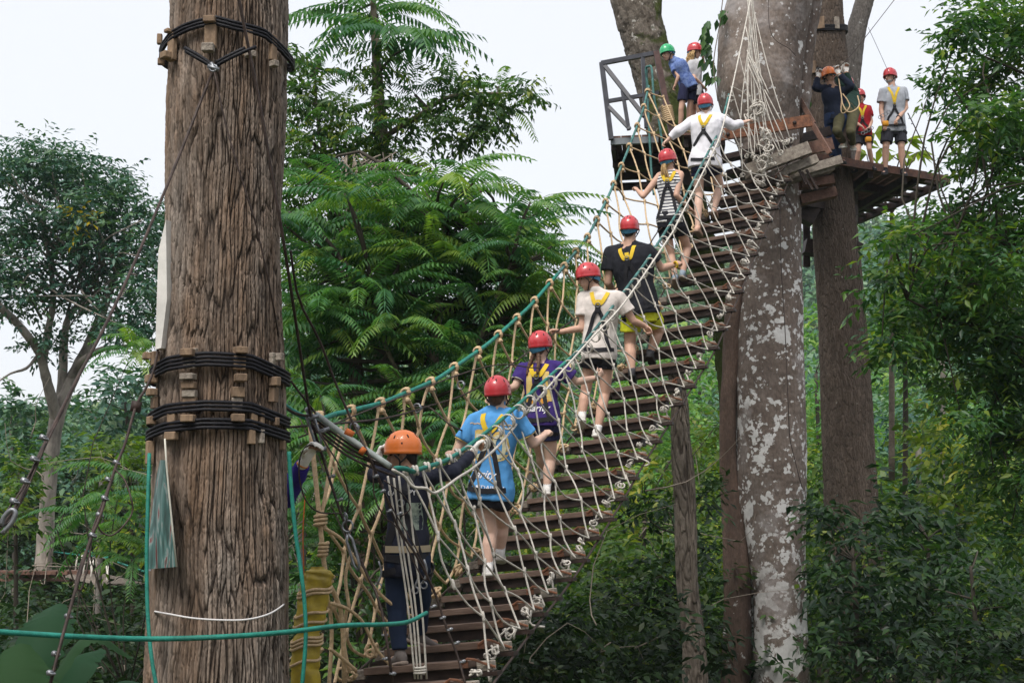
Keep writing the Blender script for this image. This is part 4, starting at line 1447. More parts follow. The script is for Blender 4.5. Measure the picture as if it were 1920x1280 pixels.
def net(mb, rail, deck, s0, s1, ds, rows, r, rs, wob=.016, sag=.02, start_clip=None, extra=0.0):
    """diamond netting between a rail curve and the deck edge, rope tied at every crossing"""
    ncol = int(round((s1 - s0) / ds))
    node = {}
    for j in range(rows + 1):
        f = j / rows
        f = f ** .92
        for i in range(ncol + 1):
            s = s0 + ds * (i + (.5 if j % 2 else 0))
            if s > s1 + ds * .6:
                continue
            a, b = np.array(tuple(rail(s))), np.array(tuple(deck(min(s, s1 + .9))))
            p = a * (1 - f) + b * f
            # nets belly a little outwards and down
            p = p + np.array([0, 0, -sag * math.sin(math.pi * f)])
            if 0 < j < rows:
                p = p + rs.randn(3) * wob
            node[(i, j)] = p
    def seg(a, b):
        m = (a + b) / 2 + rs.randn(3) * wob * .55 + np.array([0, 0, -.008])
        m1 = (a * .75 + b * .25) + (m - (a + b) / 2) * .7
        m2 = (a * .25 + b * .75) + (m - (a + b) / 2) * .7
        mb.tube([a, m1, m, m2, b], r, 6, cap=False)
    for (i, j), p in node.items():
        if j < rows:
            if j % 2 == 0:
                nb = [(i, j + 1), (i - 1, j + 1)]
            else:
                nb = [(i + 1, j + 1), (i, j + 1)]
            for q in nb:
                if q in node:
                    seg(p, node[q])
        if 0 < j < rows:
            d = np.array([rs.randn() * .2, rs.randn() * .2, 1.0])
            d /= np.linalg.norm(d)
            mb.tube([p - d * .035, p - d * .02, p, p + d * .02, p + d * .035], [r * 1.1, r * 1.5, r * 1.7, r * 1.5, r * 1.1], 7)
    return node


# near side net (white)
mb = MB()
nd = net(mb, RRs, lambda s: deckR(s) + Vector((.10, -.02, -.01)), .6, 29.3, 1.0, 4, .0074, rs, wob=.024, sag=.05)
for s in np.arange(.3, 29, 1.0):
    mess(mb, deckR(s) + Vector((.05, -.02, .0)), .04, .007, 3, rs)
for s in np.arange(1.0, 28.5, .9):
    a = deckR(s) + Vector((.02 + .05 * rs.rand(), -.05, -.02))
    mb.tube(spline([a, a + Vector((.05 * rs.randn(), -.02, -.05 - .08 * rs.rand())), a + Vector((.06 * rs.randn(), .0, -.12 * rs.rand()))], 6), .009, 5)
# bundle of straight ropes where the net starts
for k, (x0, x1) in enumerate([(727, 778), (738, 784), (748, 790), (764, 800)]):
    mb.tube(spline([P(x0, 892, 9.0), P(x0 + (x1 - x0) * .35 + rs.randn() * 2, 1010, 9.1), P(x0 + (x1 - x0) * .75, 1140, 9.15), P(x1, 1272, 9.2)], 14), .0066, 6)
coil(mb, P(788, 1256, 9.2), (0, 0, 1), .036, .008, 3)
# fan of strands gathered high on the trunk
for k in range(11):
    a = P(1404 + 8 * rs.randn() * .6, -60 + rs.rand() * 120, 19.6)
    xe = 1392 + 100 * (k / 12) + rs.randn() * 5
    ye = 318 - (xe - 1392) * .55 + rs.randn() * 12
    b = P(xe, ye, 19.2)
    mm = P((1404 + xe) / 2 - 4 + rs.randn() * 5, 150 + rs.randn() * 30, 19.3)
    mb.tube(spline([a, mm, b], 12), .0078, 5)
    mess(mb, b, .05, .0075, 2, rs)
for k in range(8):
    a, b = rs.rand(2)
    p = P(1392 + 50 * a, 80 + 150 * b, 19.3)
    q = P(1400 + 60 * a + 15, 120 + 150 * b + 20, 19.25)
    mb.tube(spline([p, (p + q) / 2 + Vector((.02, 0, -.04)), q], 6), .009, 5)
mess(mb, P(1418, 205, 19.3), .12, .010, 9, rs)
mess(mb, P(1408, 215, 19.3), .10, .010, 6, rs)
for k in range(5):
    mess(mb, P(1425 + 14 * rs.rand(), 250 + 22 * k, 19.2), .09, .010, 4, rs)
mb.build('side_net', M_wht, BR)['label'] = 'white netting on the near side'

# far side net (tan)
mb = MB()
net(mb, RLs, lambda s: deckL(s) + Vector((-.08, .02, 0)), .2, 29, 1.36, 6, .0115, rs, wob=.02, sag=.06)
k = 0
for s in np.arange(.2 + 0, 29.2, 1.36):
    p = Vector(RLs(s))
    t_ = Vector(RLs(min(s + .3, 31))) - p
    coil(mb, p + nz(t_) * .02, t_, .034, .012, 2.0, n=12, adv=.03, k=6)
    mb.ell(p + Vector((.02, -.02, -.055)), (.026, 0, 0), (0, .026, 0), (0, 0, .024), 8, 6)
    coil(mb, p + Vector((.015, -.01, -.06)), Vector((0, 0, 1)), .026, .011, 1.5, n=9, k=5)
for s in np.arange(.5, 28, 1.1):
    mess(mb, deckL(s) + Vector((-.04, 0, .03)), .055, .0105, 3, rs)
# lower left bundle
def rope(pts, r, m=None, mbx=None, n=18, k=6):
    (mbx or mb).tube(spline([P(*q) for q in pts], n), r, k)
rope([(582, 800, 9.3), (590, 880, 9.3), (598, 960, 9.3), (603, 1010, 9.3), (612, 1080, 9.3), (640, 1150, 9.4), (646, 1290, 9.5)], .016)
rope([(640, 800, 9.6), (622, 860, 9.5), (606, 950, 9.35), (600, 975, 9.3)], .012)
coil(mb, P(601, 975, 9.3), (0, 0, 1), .035, .013, 3)
coil(mb, P(606, 1030, 9.3), (.1, 0, 1), .026, .012, 4)
coil(mb, P(612, 1085, 9.3), (.3, 0, 1), .04, .014, 2)
rope([(600, 985, 9.3), (640, 1010, 9.4), (660, 1040, 9.5), (690, 1085, 9.6), (720, 1120, 9.7), (760, 1150, 9.8)], .0125)
rope([(612, 1105, 9.3), (622, 1180, 9.4), (616, 1300, 9.4)], .013)
rope([(620, 1130, 9.3), (650, 1140, 9.4), (680, 1165, 9.5), (705, 1215, 9.6), (735, 1250, 9.7)], .0115)
rope([(618, 1215, 9.3), (640, 1232, 9.4), (668, 1256, 9.5)], .0125)
rope([(606, 1215, 9.3), (590, 1228, 9.3), (560, 1235, 9.2)], .0125)
rope([(650, 1140, 9.45), (645, 1200, 9.5), (655, 1260, 9.5)], .0115)
rope([(660, 1035, 9.5), (648, 1080, 9.5), (655, 1140, 9.5)], .0115)
mb.build('side_net', M_tan, BR)['label'] = 'tan netting on the far side'

# rails
mb = MB()
mb.tube(_pl[4:66], .0185, 8)
mb.tube(spline([P(510, 742, 9.0), P(545, 768, 9.2), P(575, 783, 9.4), P(600, 786, 9.5), Vector(RLs(.9)), Vector(RLs(1.4))], 22), .0185, 8)
mb.tube([p for p in _pr[3:52]], .0155, 8)
mb.tube(spline([P(745, 884, 8.95), P(740, 878, 8.9), P(758, 878, 8.95), P(776, 884, 9.1)], 10), .016, 8)
mb.build('handrail', M_teal, BR)
mb = MB()
mb.tube(_pl[65:132], .017, 8)
mb.build('handrail', M_teal2, BR)
mb = MB()
mb.tube([p for p in _pr[51:128]], .0150, 8)
mb.build('handrail', M_teal2, BR)
mb = MB()
W = [(736, 880, 8.8), (758, 893, 8.9), (775, 912, 8.95), (798, 915, 9.0), (814, 924, 9.1), (836, 912, 9.4), (859, 895, 9.8), (887, 877, 10.2), (926, 844, 10.8), (955, 812, 11.3), (985, 775, 11.8), (1040, 712, 12.5), (1109, 634, 13.3), (1173, 564, 14.2), (1258, 440, 15.6), (1269, 420, 15.8), (1333, 293, 17.4), (1353, 245, 18.1), (1376, 150, 18.8), (1405, 10, 19.5), (1420, -80, 19.8)]
mb.tube(spline([P(a, b, d - .1) for a, b, d in W], 120), .0098, 7)
for s in np.arange(4.5, 28.5, .72):
    p = Vector(RRs(s))
    tg = nz(Vector(RRs(s + .3)) - p)
    q = p + Vector((.03, -.02, -.035))
    coil(mb, q, tg * .75 + Vector((.5, .3, 0)) * .35, .046 + .012 * rs.rand(), .0078, 1.25, n=12, adv=.03)
for s in np.arange(.5, 4.5, .7):
    p = Vector(RRs(s))
    coil(mb, p, (1, .2, 0), .026, .010, 1.6, n=10)
mb.build('guy_rope', M_wht, BR)

# side cables under the tread ends
mb = MB()
mb.tube(spline([deckR(s) + Vector((.13, -.03, -.10)) for s in range(0, 30, 2)] + [P(1482, 292, 19.9)], 60), .010, 6)
mb.tube(spline([deckL(s) + Vector((-.14, .03, -.12)) for s in range(0, 30, 2)], 60), .010, 6)
mb.tube(spline([P(520, 802, 9.2), P(600, 796, 9.5), P(720, 784, 10.6), P(800, 762, 11.6), P(880, 735, 12.6), P(960, 682, 13.6), P(1040, 624, 14.6), P(1130, 560, 15.4), P(1190, 505, 16.5), P(1235, 432, 17.4), P(1262, 425, 18)], 40), .008, 6)
mb.tube(spline([P(745, 771, 11), P(800, 762, 11.6), P(850, 800, 11.4), P(900, 815, 12)], 14), .007, 5)
mb.tube(spline([P(560, 820, 9.3), P(900, 690, 12.4), P(1010, 690, 13)], 14), .006, 5)
mb.build('side_cable', M_steel, BR)
mb = MB()
for q in [(782, 765, 11.3), (864, 722, 12.2), (664, 803, 9.6)]:
    coil(mb, P(*q), (.5, 1, .2), .035, .007, 1.2, n=12)
mb.build('cable_clamp', M_galv, BR)

# ------------------------------------------------------------------ heavy cable stays at the near end
def turnbuckle(mb, a, b, r):
    a, b = Vector(a), Vector(b)
    d = nz(b - a)
    s = nz(d.cross(Vector((0, 1, 0))))
    for sg in (-1, 1):
        mb.tube([a, a + d * .04 + s * r * sg, b - d * .04 + s * r * sg, b], .009, 6)


def cable(name, label, pts, r, clamps=(), loops=(), m=None, n=30, cat='cable', group=None):
    t = thing(name, label, cat, P(*pts[-1]), group)
    mb = MB()
    mb.tube(spline([P(*q) for q in pts], n), r, 7)
    for lp in loops:
        mb.tube(spline([P(*q) for q in lp], 26), r * .55, 6)
    mb.build('wire', m or M_steel, t)
    for (px, py, d, dx, dy) in clamps:
        mc = MB()
        p = P(px, py, d)
        ax = nz(P(px + dx, py + dy, d) - p)
        sd = nz(ax.cross(Vector((0, 1, 0))))
        coil(mc, p, ax, r * 1.6, .0035, 1.3, n=10)
        mc.tube([p - sd * .014, p + sd * .020], .0042, 6)
        mc.ell(p + sd * .020, (.007, 0, 0), (0, .007, 0), (0, 0, .007), 6, 5)
        mc.box(p + sd * .010, sd * .010, ax * .010, Vector((0, .014, 0)))
        mc.build('clamp', M_galv, t)
    return t


cable('steel_cable', 'rusty steel cable with four clamps slanting up from the left edge to the trunk collar', [(-20, 1010, 5.2), (30, 950, 5.4), (80, 840, 5.6), (150, 700, 6.0), (190, 625, 6.2), (240, 520, 6.6), (300, 380, 7.0), (345, 270, 7.4), (400, 130, 7.64)], .0075,
      clamps=[(85, 822, 5.55, 1, -2), (68, 862, 5.5, 1, -2), (50, 903, 5.4, 1, -2), (30, 941, 5.35, 1, -2)], loops=[[(112, 780, 5.8), (85, 835, 5.58), (60, 880, 5.5), (36, 925, 5.4), (8, 965, 5.3), (0, 985, 5.2), (20, 975, 5.25), (40, 930, 5.4), (100, 800, 5.7)], [(118, 770, 5.82), (90, 825, 5.6), (66, 880, 5.5), (44, 932, 5.42), (24, 965, 5.35)]])
t = thing('shackle', 'grey steel shackle hooked at the lower end of the left cable', 'shackle', P(12, 980, 5.2))
mb = MB()
mb.tube(spline([P(2, 985, 5.2), P(8, 968, 5.2), P(22, 955, 5.2), P(29, 962, 5.2), P(22, 980, 5.2), P(4, 1000, 5.2)], 16), .009, 7)
mb.build('bow', M_galv, t)
cable('steel_cable', 'dark steel cable with coiled tail hanging down left of the big trunk', [(300, 610, 7.9), (292, 680, 7.7), (275, 725, 7.5), (255, 760, 7.3), (235, 830, 7.1), (215, 880, 6.9), (190, 960, 6.7), (172, 1005, 6.6), (160, 1040, 6.5), (140, 1110, 6.3), (115, 1200, 6.1), (92, 1290, 6.0)], .0075,
      clamps=[(221, 868, 6.95, 1, -2), (206, 900, 6.85, 1, -2), (199, 935, 6.75, 1, -2), (189, 966, 6.7, 1, -2), (176, 1004, 6.6, 1, -2), (131, 1156, 6.25, 1, -3), (107, 1226, 6.1, 1, -3), (98, 1262, 6.0, 1, -3)],
      loops=[[(214, 878, 6.9), (234, 900, 6.85), (246, 935, 6.8), (248, 960, 6.8), (232, 985, 6.75), (210, 1003, 6.7), (192, 998, 6.7), (183, 985, 6.7)], [(218, 870, 6.95), (200, 920, 6.8), (176, 985, 6.65), (168, 1010, 6.6)], [(172, 1005, 6.6), (150, 1060, 6.5), (142, 1095, 6.4), (152, 1105, 6.4), (162, 1070, 6.45), (172, 1010, 6.6)]])
t = thing('cable_socket', 'black hexagonal socket where two cable lengths join, left of the trunk', 'cable fitting', P(255, 765, 7.3))
mb = MB()
mb.tube([P(257, 752, 7.3), P(253, 772, 7.3)], .028, 8)
mb.build('body', M_beamd, t)

cable('steel_cable', 'dark cable running down the trunk face and into the clamps beside the purple sleeve', [(440, -60, 7.35), (448, 0, 7.38), (468, 100, 7.45), (490, 210, 7.5), (510, 330, 7.55), (528, 430, 7.6), (548, 560, 7.8), (566, 680, 8.3), (582, 780, 8.8), (600, 840, 9.0), (625, 920, 9.0), (650, 990, 9.0), (690, 1080, 9.0), (715, 1140, 8.9), (738, 1290, 8.8)], .009,
      clamps=[(606, 808, 8.8, 1, 3), (604, 843, 8.8, 1, 3), (622, 893, 8.9, 1, 3), (636, 937, 8.95, 1, 3), (720, 1190, 8.9, 0, 3), (722, 1234, 8.85, 0, 3), (735, 1262, 8.8, 0, 3)],
      loops=[[(596, 836, 8.7), (575, 836, 8.7), (562, 860, 8.7), (562, 900, 8.7), (575, 940, 8.7), (600, 960, 8.7), (640, 962, 8.7)], [(584, 790, 8.8), (610, 830, 8.7), (640, 880, 8.7), (654, 930, 8.8), (650, 960, 8.9)]])
cable('steel_cable', 'long dark stay cable crossing from the trunk top down to the lowest treads', [(545, 470, 8.3), (560, 560, 8.5), (600, 640, 8.8), (630, 720, 8.9), (665, 800, 8.9), (690, 850, 8.8), (720, 920, 8.9), (745, 985, 8.95), (780, 1040, 9.0), (815, 1110, 9.1), (835, 1170, 9.1), (858, 1230, 9.1), (875, 1290, 9.0)], .008,
      clamps=[(703, 893, 8.8, 1, 3), (716, 921, 8.85, 1, 3), (729, 958, 8.9, 1, 3), (748, 963, 8.9, 1, 3), (811, 1137, 9.0, 1, 3), (829, 1158, 9.0, 1, 3), (842, 1180, 9.0, 1, 3), (855, 1205, 9.0, 1, 3), (866, 1240, 9.0, 1, 3)],
      loops=[[(700, 880, 8.8), (702, 930, 8.8), (722, 970, 8.85), (742, 985, 8.9), (765, 1030, 8.95), (790, 1080, 9.0), (800, 1085, 9.0), (796, 1060, 9.0), (770, 1010, 8.95), (740, 960, 8.9), (712, 905, 8.85), (695, 870, 8.8)], [(720, 900, 8.8), (748, 920, 8.85), (765, 940, 8.9), (768, 955, 8.9), (752, 968, 8.9)]])
cable('steel_cable', 'thin cable from the trunk collar clamp slanting down across the bark', [(402, 134, 7.6), (420, 220, 7.56), (445, 310, 7.54), (470, 390, 7.56), (482, 430, 7.6), (510, 560, 7.72), (532, 690, 8.2)], .005)
t = thing('cable_bundle', 'bundle of pale and dark cables stretched from the trunk to the near handrail', 'cable', P(735, 890, 8.8))
mb = MB()
mb.tube(spline([P(592, 776, 8.9), P(650, 818, 8.85), P(732, 874, 8.8)], 10), .019, 8)
mb.build('pale_cable', mat('pale_cable', (.36, .40, .38), rough=.5, var=.3), t)
mb = MB()
for k, (o1, o2) in enumerate([(6, 8), (12, 12), (18, 10), (24, 22)]):
    mb.tube(spline([P(586 - k, 776 + o1, 8.92), P(655, 826 + o1 + k * 2, 8.88), P(742, 872 + o2, 8.84)], 12), .008, 6)
mb.tube(spline([P(530, 760, 8.4), P(555, 775, 8.7), P(590, 782, 8.9)], 8), .009, 6)
mb.tube(spline([P(546, 715, 8.3), P(565, 740, 8.6), P(592, 775, 8.9)], 8), .007, 6)
mb.build('dark_cable', M_steel, t)
mb = MB()
turnbuckle(mb, P(578, 770, 8.85), P(600, 836, 8.85), .022)
mb.ell(P(580, 768, 8.85), (.03, 0, 0), (0, .03, 0), (0, 0, .022), 8, 6)
for q in [(586, 782), (606, 806), (600, 842)]:
    mb.tube([P(q[0] - 8, q[1] + 3, 8.8), P(q[0] + 12, q[1] - 3, 8.8)], .012, 6)
mb.build('turnbuckle', M_galv, t)
mb = MB()
for (a, b) in [((648, 808, 8.85), (662, 816, 8.85)), ((676, 842, 8.8), (684, 848, 8.8))]:
    mb.tube([P(*a), P(*b)], .024, 8)
mb.build('tape', mat('orange_tape', (.55, .14, .03), rough=.6), t)
mb = MB()
coil(mb, P(652, 986, 8.95), (.2, 1, 0), .035, .007, 1.0, n=14)
coil(mb, P(648, 968, 8.95), (.8, .6, 0), .022, .006, 1.0, n=12)
turnbuckle(mb, P(652, 1000, 8.95), P(672, 1070, 8.95), .018)
mb.build('shackle', M_galv, t)

# ------------------------------------------------------------------ loose green ropes
def one(name, label, cat, pts, r, m, n=40, k=8, group=None):
    mb = MB()
    mb.tube(spline([P(*q) for q in pts], n), r, k)
    return tag(mb.build(name, m), label, cat, group)


one('green_rope', 'green rope stretched across the whole lower left in front of the trunk', 'rope', [(-60, 1180, 6.8), (0, 1184, 6.9), (150, 1193, 7.1), (285, 1197, 7.3), (420, 1193, 7.35), (540, 1184, 7.6), (640, 1172, 8.0), (720, 1170, 8.4), (765, 1165, 8.7), (800, 1148, 8.9)], .0135, M_teal)
one('green_rope', 'green rope hanging down the left side of the big trunk behind the banner', 'rope', [(280, 850, 7.7), (277, 950, 7.6), (275, 1050, 7.55), (277, 1150, 7.5), (284, 1230, 7.45), (296, 1300, 7.4)], .0105, M_teal)
one('green_rope', 'green rope hanging from a clamp down the right side of the big trunk', 'rope', [(542, 846, 7.9), (545, 900, 7.9), (553, 990, 7.9), (563, 1060, 7.9), (571, 1130, 7.9), (573, 1200, 7.9), (566, 1290, 7.9)], .0115, M_teal)
one('green_rope', 'short green rope end behind the yellow pad', 'rope', [(592, 1225, 9.3), (590, 1260, 9.3), (586, 1300, 9.3)], .013, M_teal)
one('white_rope', 'thin white cord slung around the lower bark of the big trunk', 'cord', [(282, 1143, 8.0), (292, 1146, 7.75), (320, 1151, 7.6), (360, 1158, 7.54), (410, 1161.5, 7.52), (460, 1161, 7.54), (500, 1152, 7.62), (525, 1138, 7.8), (536, 1128, 8.0)], .005, mat('cord_white', (.62, .60, .60), rough=.6), k=6)
one('orange_cord', 'thin orange cord hanging in the undergrowth beside the purple sleeve', 'cord', [(572, 930, 9.8), (568, 1000, 9.8), (570, 1080, 9.8)], .004, mat('cord_orange', (.5, .12, .03)), k=5)
one('hanging_line', 'thin dark line hanging straight down the lichen trunk', 'line', [(1462, 330, 19.4), (1464, 480, 19.4), (1472, 620, 19.4), (1478, 760, 19.3), (1481, 820, 19.3), (1490, 860, 19.3), (1500, 900, 19.3), (1505, 915, 19.3)], .007, M_steel, k=5)
one('hanging_line', 'short dark line dangling at the right edge of the brown trunk', 'line', [(1604, 400, 23.6), (1606, 470, 23.4), (1618, 560, 23.4), (1622, 640, 23.4)], .008, M_steel, k=5)
one('hanging_line', 'thin zip line rising from the guides to the upper right', 'line', [(1500, 205, 22), (1545, 150, 22.2), (1590, 110, 22.4), (1632, 58, 22.6), (1700, -30, 23), (1800, -160, 24)], .006, M_steel, k=5)
one('hanging_line', 'thin safety line from the zip line down to the grey shirted man', 'line', [(1628, 52, 22.6), (1650, 100, 23.2), (1668, 140, 23.8)], .004, M_steel, k=5)
one('hanging_line', 'dark wire crossing the upper bark of the lichen trunk', 'line', [(1440, -40, 19.6), (1445, 60, 19.55), (1480, 92, 19.55), (1492, 105, 19.6)], .005, M_steel, k=5)

# ------------------------------------------------------------------ lashings with wood blocks round the big trunk
def lash(name, label, bands, blocks, r_off, seed=0, group='black rope lashings round the trunk'):
    rs = np.random.RandomState(seed)
    t = thing(name, label, 'lashing', P(412, bands[0][1][len(bands[0][1]) // 2][1], 8.0) + Vector((0, 0, -.1)), group)
    mb = MB()
    for (nn, pts, pitch) in bands:
        for q in range(nn):
            py0 = np.interp(0, [0], [0])
            V = []
            for k in range(97):
                a = 2 * math.pi * k / 96
                f = .5 + .5 * math.sin(a - math.pi / 2 + 0)   # 0 left .. 1 right
                ang = -math.pi + a                          # start at back
                xf = math.sin(ang) * -1
                xr = (xf + 1) / 2
                py = np.interp(xr, [p[0] for p in pts], [p[1] for p in pts])
                front = -math.cos(ang) * -1
                rr, cx = bigr(py)
                cx0 = P(cx, py, 8.0)
                R = rr + r_off + .004 * rs.randn() * .3
                depth = -math.cos(ang - 0)
                V.append(Vector((cx0.x + R * xf, 8.0 - R * math.cos(ang), 0)))
                yv = V[-1].y
                V[-1].z = P(cx, py, 8.0).z - q * pitch * (1.0) - .0
            mb.tube(V, .0102, 7, cap=False)
    mb.build('black_rope', M_blk, t)
    for (px, py, w, h, th, dep) in blocks:
        rr, cx = bigr(py)
        c0 = P(cx, py, 8.0)
        xo = (px - cx) / PX(8.0 - rr * .85)
        xo = max(-rr * 1.02, min(rr * 1.02, xo))
        yo = -math.sqrt(max(0, (rr * 1.03) ** 2 - xo * xo))
        nrm = nz(Vector((xo, yo, 0)))
        sd = Vector((-nrm.y, nrm.x, 0))
        k = 1 / PX(7.4)
        mb = MB()
        c = Vector((c0.x, 8.0, c0.z)) + Vector((xo, yo, 0)) + nrm * (th * .5 + dep)
        # height relation: same pixel row although nearer
        c.z = P(px, py, c.y).z
        tl = Vector((rs.randn() * .02, rs.randn() * .02, 1)).normalized()
        mb.box(c, sd * (w * k / 2), nrm * (th / 2), tl * (h * k / 2), bev=.004)
        mb.build('wood_block', M_block if rs.rand() < .75 else M_gwood, t, smooth=False)
    return t


M_block = mat('block_wood', (.31, .215, .14), rough=.85, col2=(.16, .11, .075), vscale=12, bump=.7, bscale=60, stretch=(1, 1, .4))
lash('rope_lashing', 'upper black rope collar with a clamp knot high on the big trunk', [(3, [(0, 108), (.15, 92), (.3, 84), (.5, 76), (.65, 84), (.85, 88), (1, 112)], .019)],
     [(341, 88, 22, 60, .03, 0), (341, 58, 15, 8, .03, .03), (421, 60, 24, 66, .03, 0), (421, 36, 24, 13, .03, .03), (420, 90, 24, 17, .05, .03), (338, 104, 22, 14, .05, .02), (487, 80, 18, 60, .03, 0), (488, 102, 20, 13, .05, .02), (527, 90, 16, 55, .03, 0), (525, 120, 13, 13, .05, .01), (307, 116, 11, 14, .04, .0), (301, 74, 12, 22, .03, .02)], .034, 1)
lash('rope_lashing', 'second black rope lashing with light wood blocks above the handrail', [(4, [(0, 700), (.2, 684), (.5, 678), (.8, 680), (1, 700)], .021)],
     [(307, 672, 24, 28, .04, 0), (303, 667, 20, 14, .04, .04), (384, 672, 27, 40, .03, 0), (384, 660, 27, 14, .04, .03), (470, 672, 26, 44, .03, 0), (471, 656, 22, 13, .04, .03), (522, 678, 14, 36, .03, 0), (525, 669, 12, 15, .04, .03), (308, 710, 22, 16, .06, .01), (384, 706, 28, 12, .06, .01), (470, 708, 22, 15, .06, .01), (520, 715, 14, 18, .06, .01),
      (308, 735, 22, 14, .05, .01), (384, 722, 28, 14, .04, .01), (384, 738, 28, 14, .04, 0), (384, 755, 28, 22, .03, 0), (306, 755, 20, 24, .03, 0), (468, 735, 24, 20, .04, 0), (466, 757, 22, 24, .03, 0), (522, 740, 16, 30, .04, 0), (291, 735, 10, 16, .04, 0)], .036, 2)
lash('rope_lashing', 'third black rope lashing level with the handrail on the big trunk', [(3, [(0, 785), (.2, 770), (.5, 765), (.8, 766), (1, 785)], .021)],
     [(306, 788, 20, 16, .04, .01), (384, 784, 27, 14, .05, .01), (466, 783, 25, 15, .05, .01), (493, 785, 14, 26, .03, 0), (505, 785, 10, 24, .03, 0), (349, 786, 20, 24, .03, 0), (524, 790, 12, 16, .03, .01)], .036, 3)
lash('rope_lashing', 'lowest black rope lashing above the hanging banner', [(3, [(0, 815), (.2, 803), (.5, 797), (.8, 797), (1, 812)], .021)],
     [(349, 817, 27, 16, .04, 0), (299, 848, 16, 46, .04, .0), (489, 818, 14, 30, .035, 0), (504, 818, 10, 28, .035, 0), (534, 832, 10, 24, .03, 0), (280, 838, 12, 12, .03, 0)], .036, 4)
t = thing('clamp_knot', 'small silver cable clamp hooked on the upper rope collar', 'clamp', P(400, 128, 7.5))
mb = MB()
mb.tube(spline([P(346, 90, 7.46), P(370, 103, 7.44), P(392, 118, 7.44), P(402, 126, 7.44)], 10), .011, 6)
mb.tube(spline([P(348, 96, 7.46), P(372, 110, 7.44), P(396, 124, 7.44)], 10), .011, 6)
mb.tube(spline([P(404, 124, 7.44), P(430, 110, 7.43), P(460, 96, 7.44), P(480, 88, 7.46)], 10), .011, 6)
mb.tube(spline([P(404, 118, 7.44), P(430, 104, 7.43), P(460, 90, 7.44)], 10), .011, 6)
mb.build('black_rope', M_blk, t)
mb = MB()
mb.tube([P(390, 124, 7.4), P(410, 131, 7.4)], .012, 7)
mb.tube([P(396, 118, 7.4), P(404, 134, 7.4)], .010, 7)
coil(mb, P(400, 128, 7.4), (0, 1, 0), .02, .006, 1.2)
mb.build('clamp', M_galv, t)

# banner, board and pad
t = thing('banner', 'weathered teal banner with washed out red and white streaks hanging left of the trunk', 'banner', P(300, 1068, 7.6))
mb = MB()
rows = []
BN = [(862, 300, 312), (900, 292, 315), (950, 286, 320), (1000, 280, 325), (1040, 276, 328), (1062, 274, 331)]
V, Q = [], []
for i, (y, x0, x1) in enumerate(BN):
    for j in range(7):
        f = j / 6
        V.append(P(x0 + (x1 - x0) * f, y + 5 * (1 - f) * (i == 5), 7.72 - .24 * f + .015 * math.sin(f * 6 + i)))
for i in range(5):
    for j in range(6):
        a = i * 7 + j
        Q.append((a, a + 7, a + 8, a + 1))
n0 = len(V)
V2 = V + [v + Vector((0, .004, 0)) for v in V]
Q2 = Q + [(q[3] + n0, q[2] + n0, q[1] + n0, q[0] + n0) for q in Q]
mb.add([tuple(v) for v in V2], Q2)
m = bpy.data.materials.new('banner_print')
m.use_nodes = True
N, L = m.node_tree.nodes, m.node_tree.links
tc = N.new('ShaderNodeTexCoord')
mp = N.new('ShaderNodeMapping')
mp.inputs['Scale'].default_value = (13, 6, 2.6)
L.new(tc.outputs['Object'], mp.inputs[0])
nn = N.new('ShaderNodeTexNoise')
nn.inputs['Scale'].default_value = 1
nn.inputs['Detail'].default_value = 6
nn.inputs['Distortion'].default_value = 2.2
L.new(mp.outputs[0], nn.inputs[0])
cr = N.new('ShaderNodeValToRGB')
e = cr.color_ramp.elements
for _ in range(4):
    e.new(.5)
for i, (p, c) in enumerate([(.30, (0.03, 0.06, 0.055)), (.42, (0.05, 0.12, 0.11)), (.50, (0.09, 0.2, 0.19)), (.56, (0.26, 0.33, 0.32)), (.62, (0.2, 0.035, 0.035)), (.70, (0.05, 0.1, 0.09))]):
    e[i].position = p
    e[i].color = (*c, 1)
L.new(nn.outputs[0], cr.inputs[0])
L.new(cr.outputs[0], N['Principled BSDF'].inputs['Base Color'])
mb.build('cloth', m, t)
mb = MB()
mb.tube([P(309, 822, 7.45), P(312, 870, 7.45), P(316, 915, 7.45), P(323, 985, 7.45), P(331, 1062, 7.47)], .005, 5)
mb.build('edge_cord', mat('pale_edge', (.6, .58, .5)), t)
mb = MB()
mb.add([tuple(P(286, 1000, 7.74)), tuple(P(272, 1068, 7.74)), tuple(P(283, 1070, 7.74)), tuple(P(288, 1030, 7.75))], [(0, 1, 2, 3)])
mb.add([tuple(P(286, 1000, 7.745)), tuple(P(283, 1070, 7.745)), tuple(P(272, 1068, 7.745))], None, [(0, 1, 2)])
mb.build('corner_flap', mat('flap_grey', (.35, .38, .45), rough=.7), t, smooth=False)
t = thing('white_board', 'narrow white board fixed upright along the left side of the trunk', 'board', P(300, 660, 7.8))
mb = MB()
A_, B_, C_, D_ = P(311, 412, 7.75), P(313, 560, 7.75), P(302, 652, 7.75), P(291, 655, 7.75)
E_ = P(297, 470, 7.75)
V = [A_, E_, D_, C_, B_]
V = [tuple(v) for v in V] + [tuple(v + Vector((.02, .05, 0))) for v in V]
mb.add(V, [(0, 1, 6, 5), (1, 2, 7, 6), (2, 3, 8, 7), (3, 4, 9, 8), (4, 0, 5, 9), (1, 4, 3, 2)], [(0, 4, 1), (5, 6, 9), (6, 7, 8), (6, 8, 9)])
mb.build('panel', mat('board_white', (.74, .72, .68), rough=.6, var=.15), t, smooth=False)

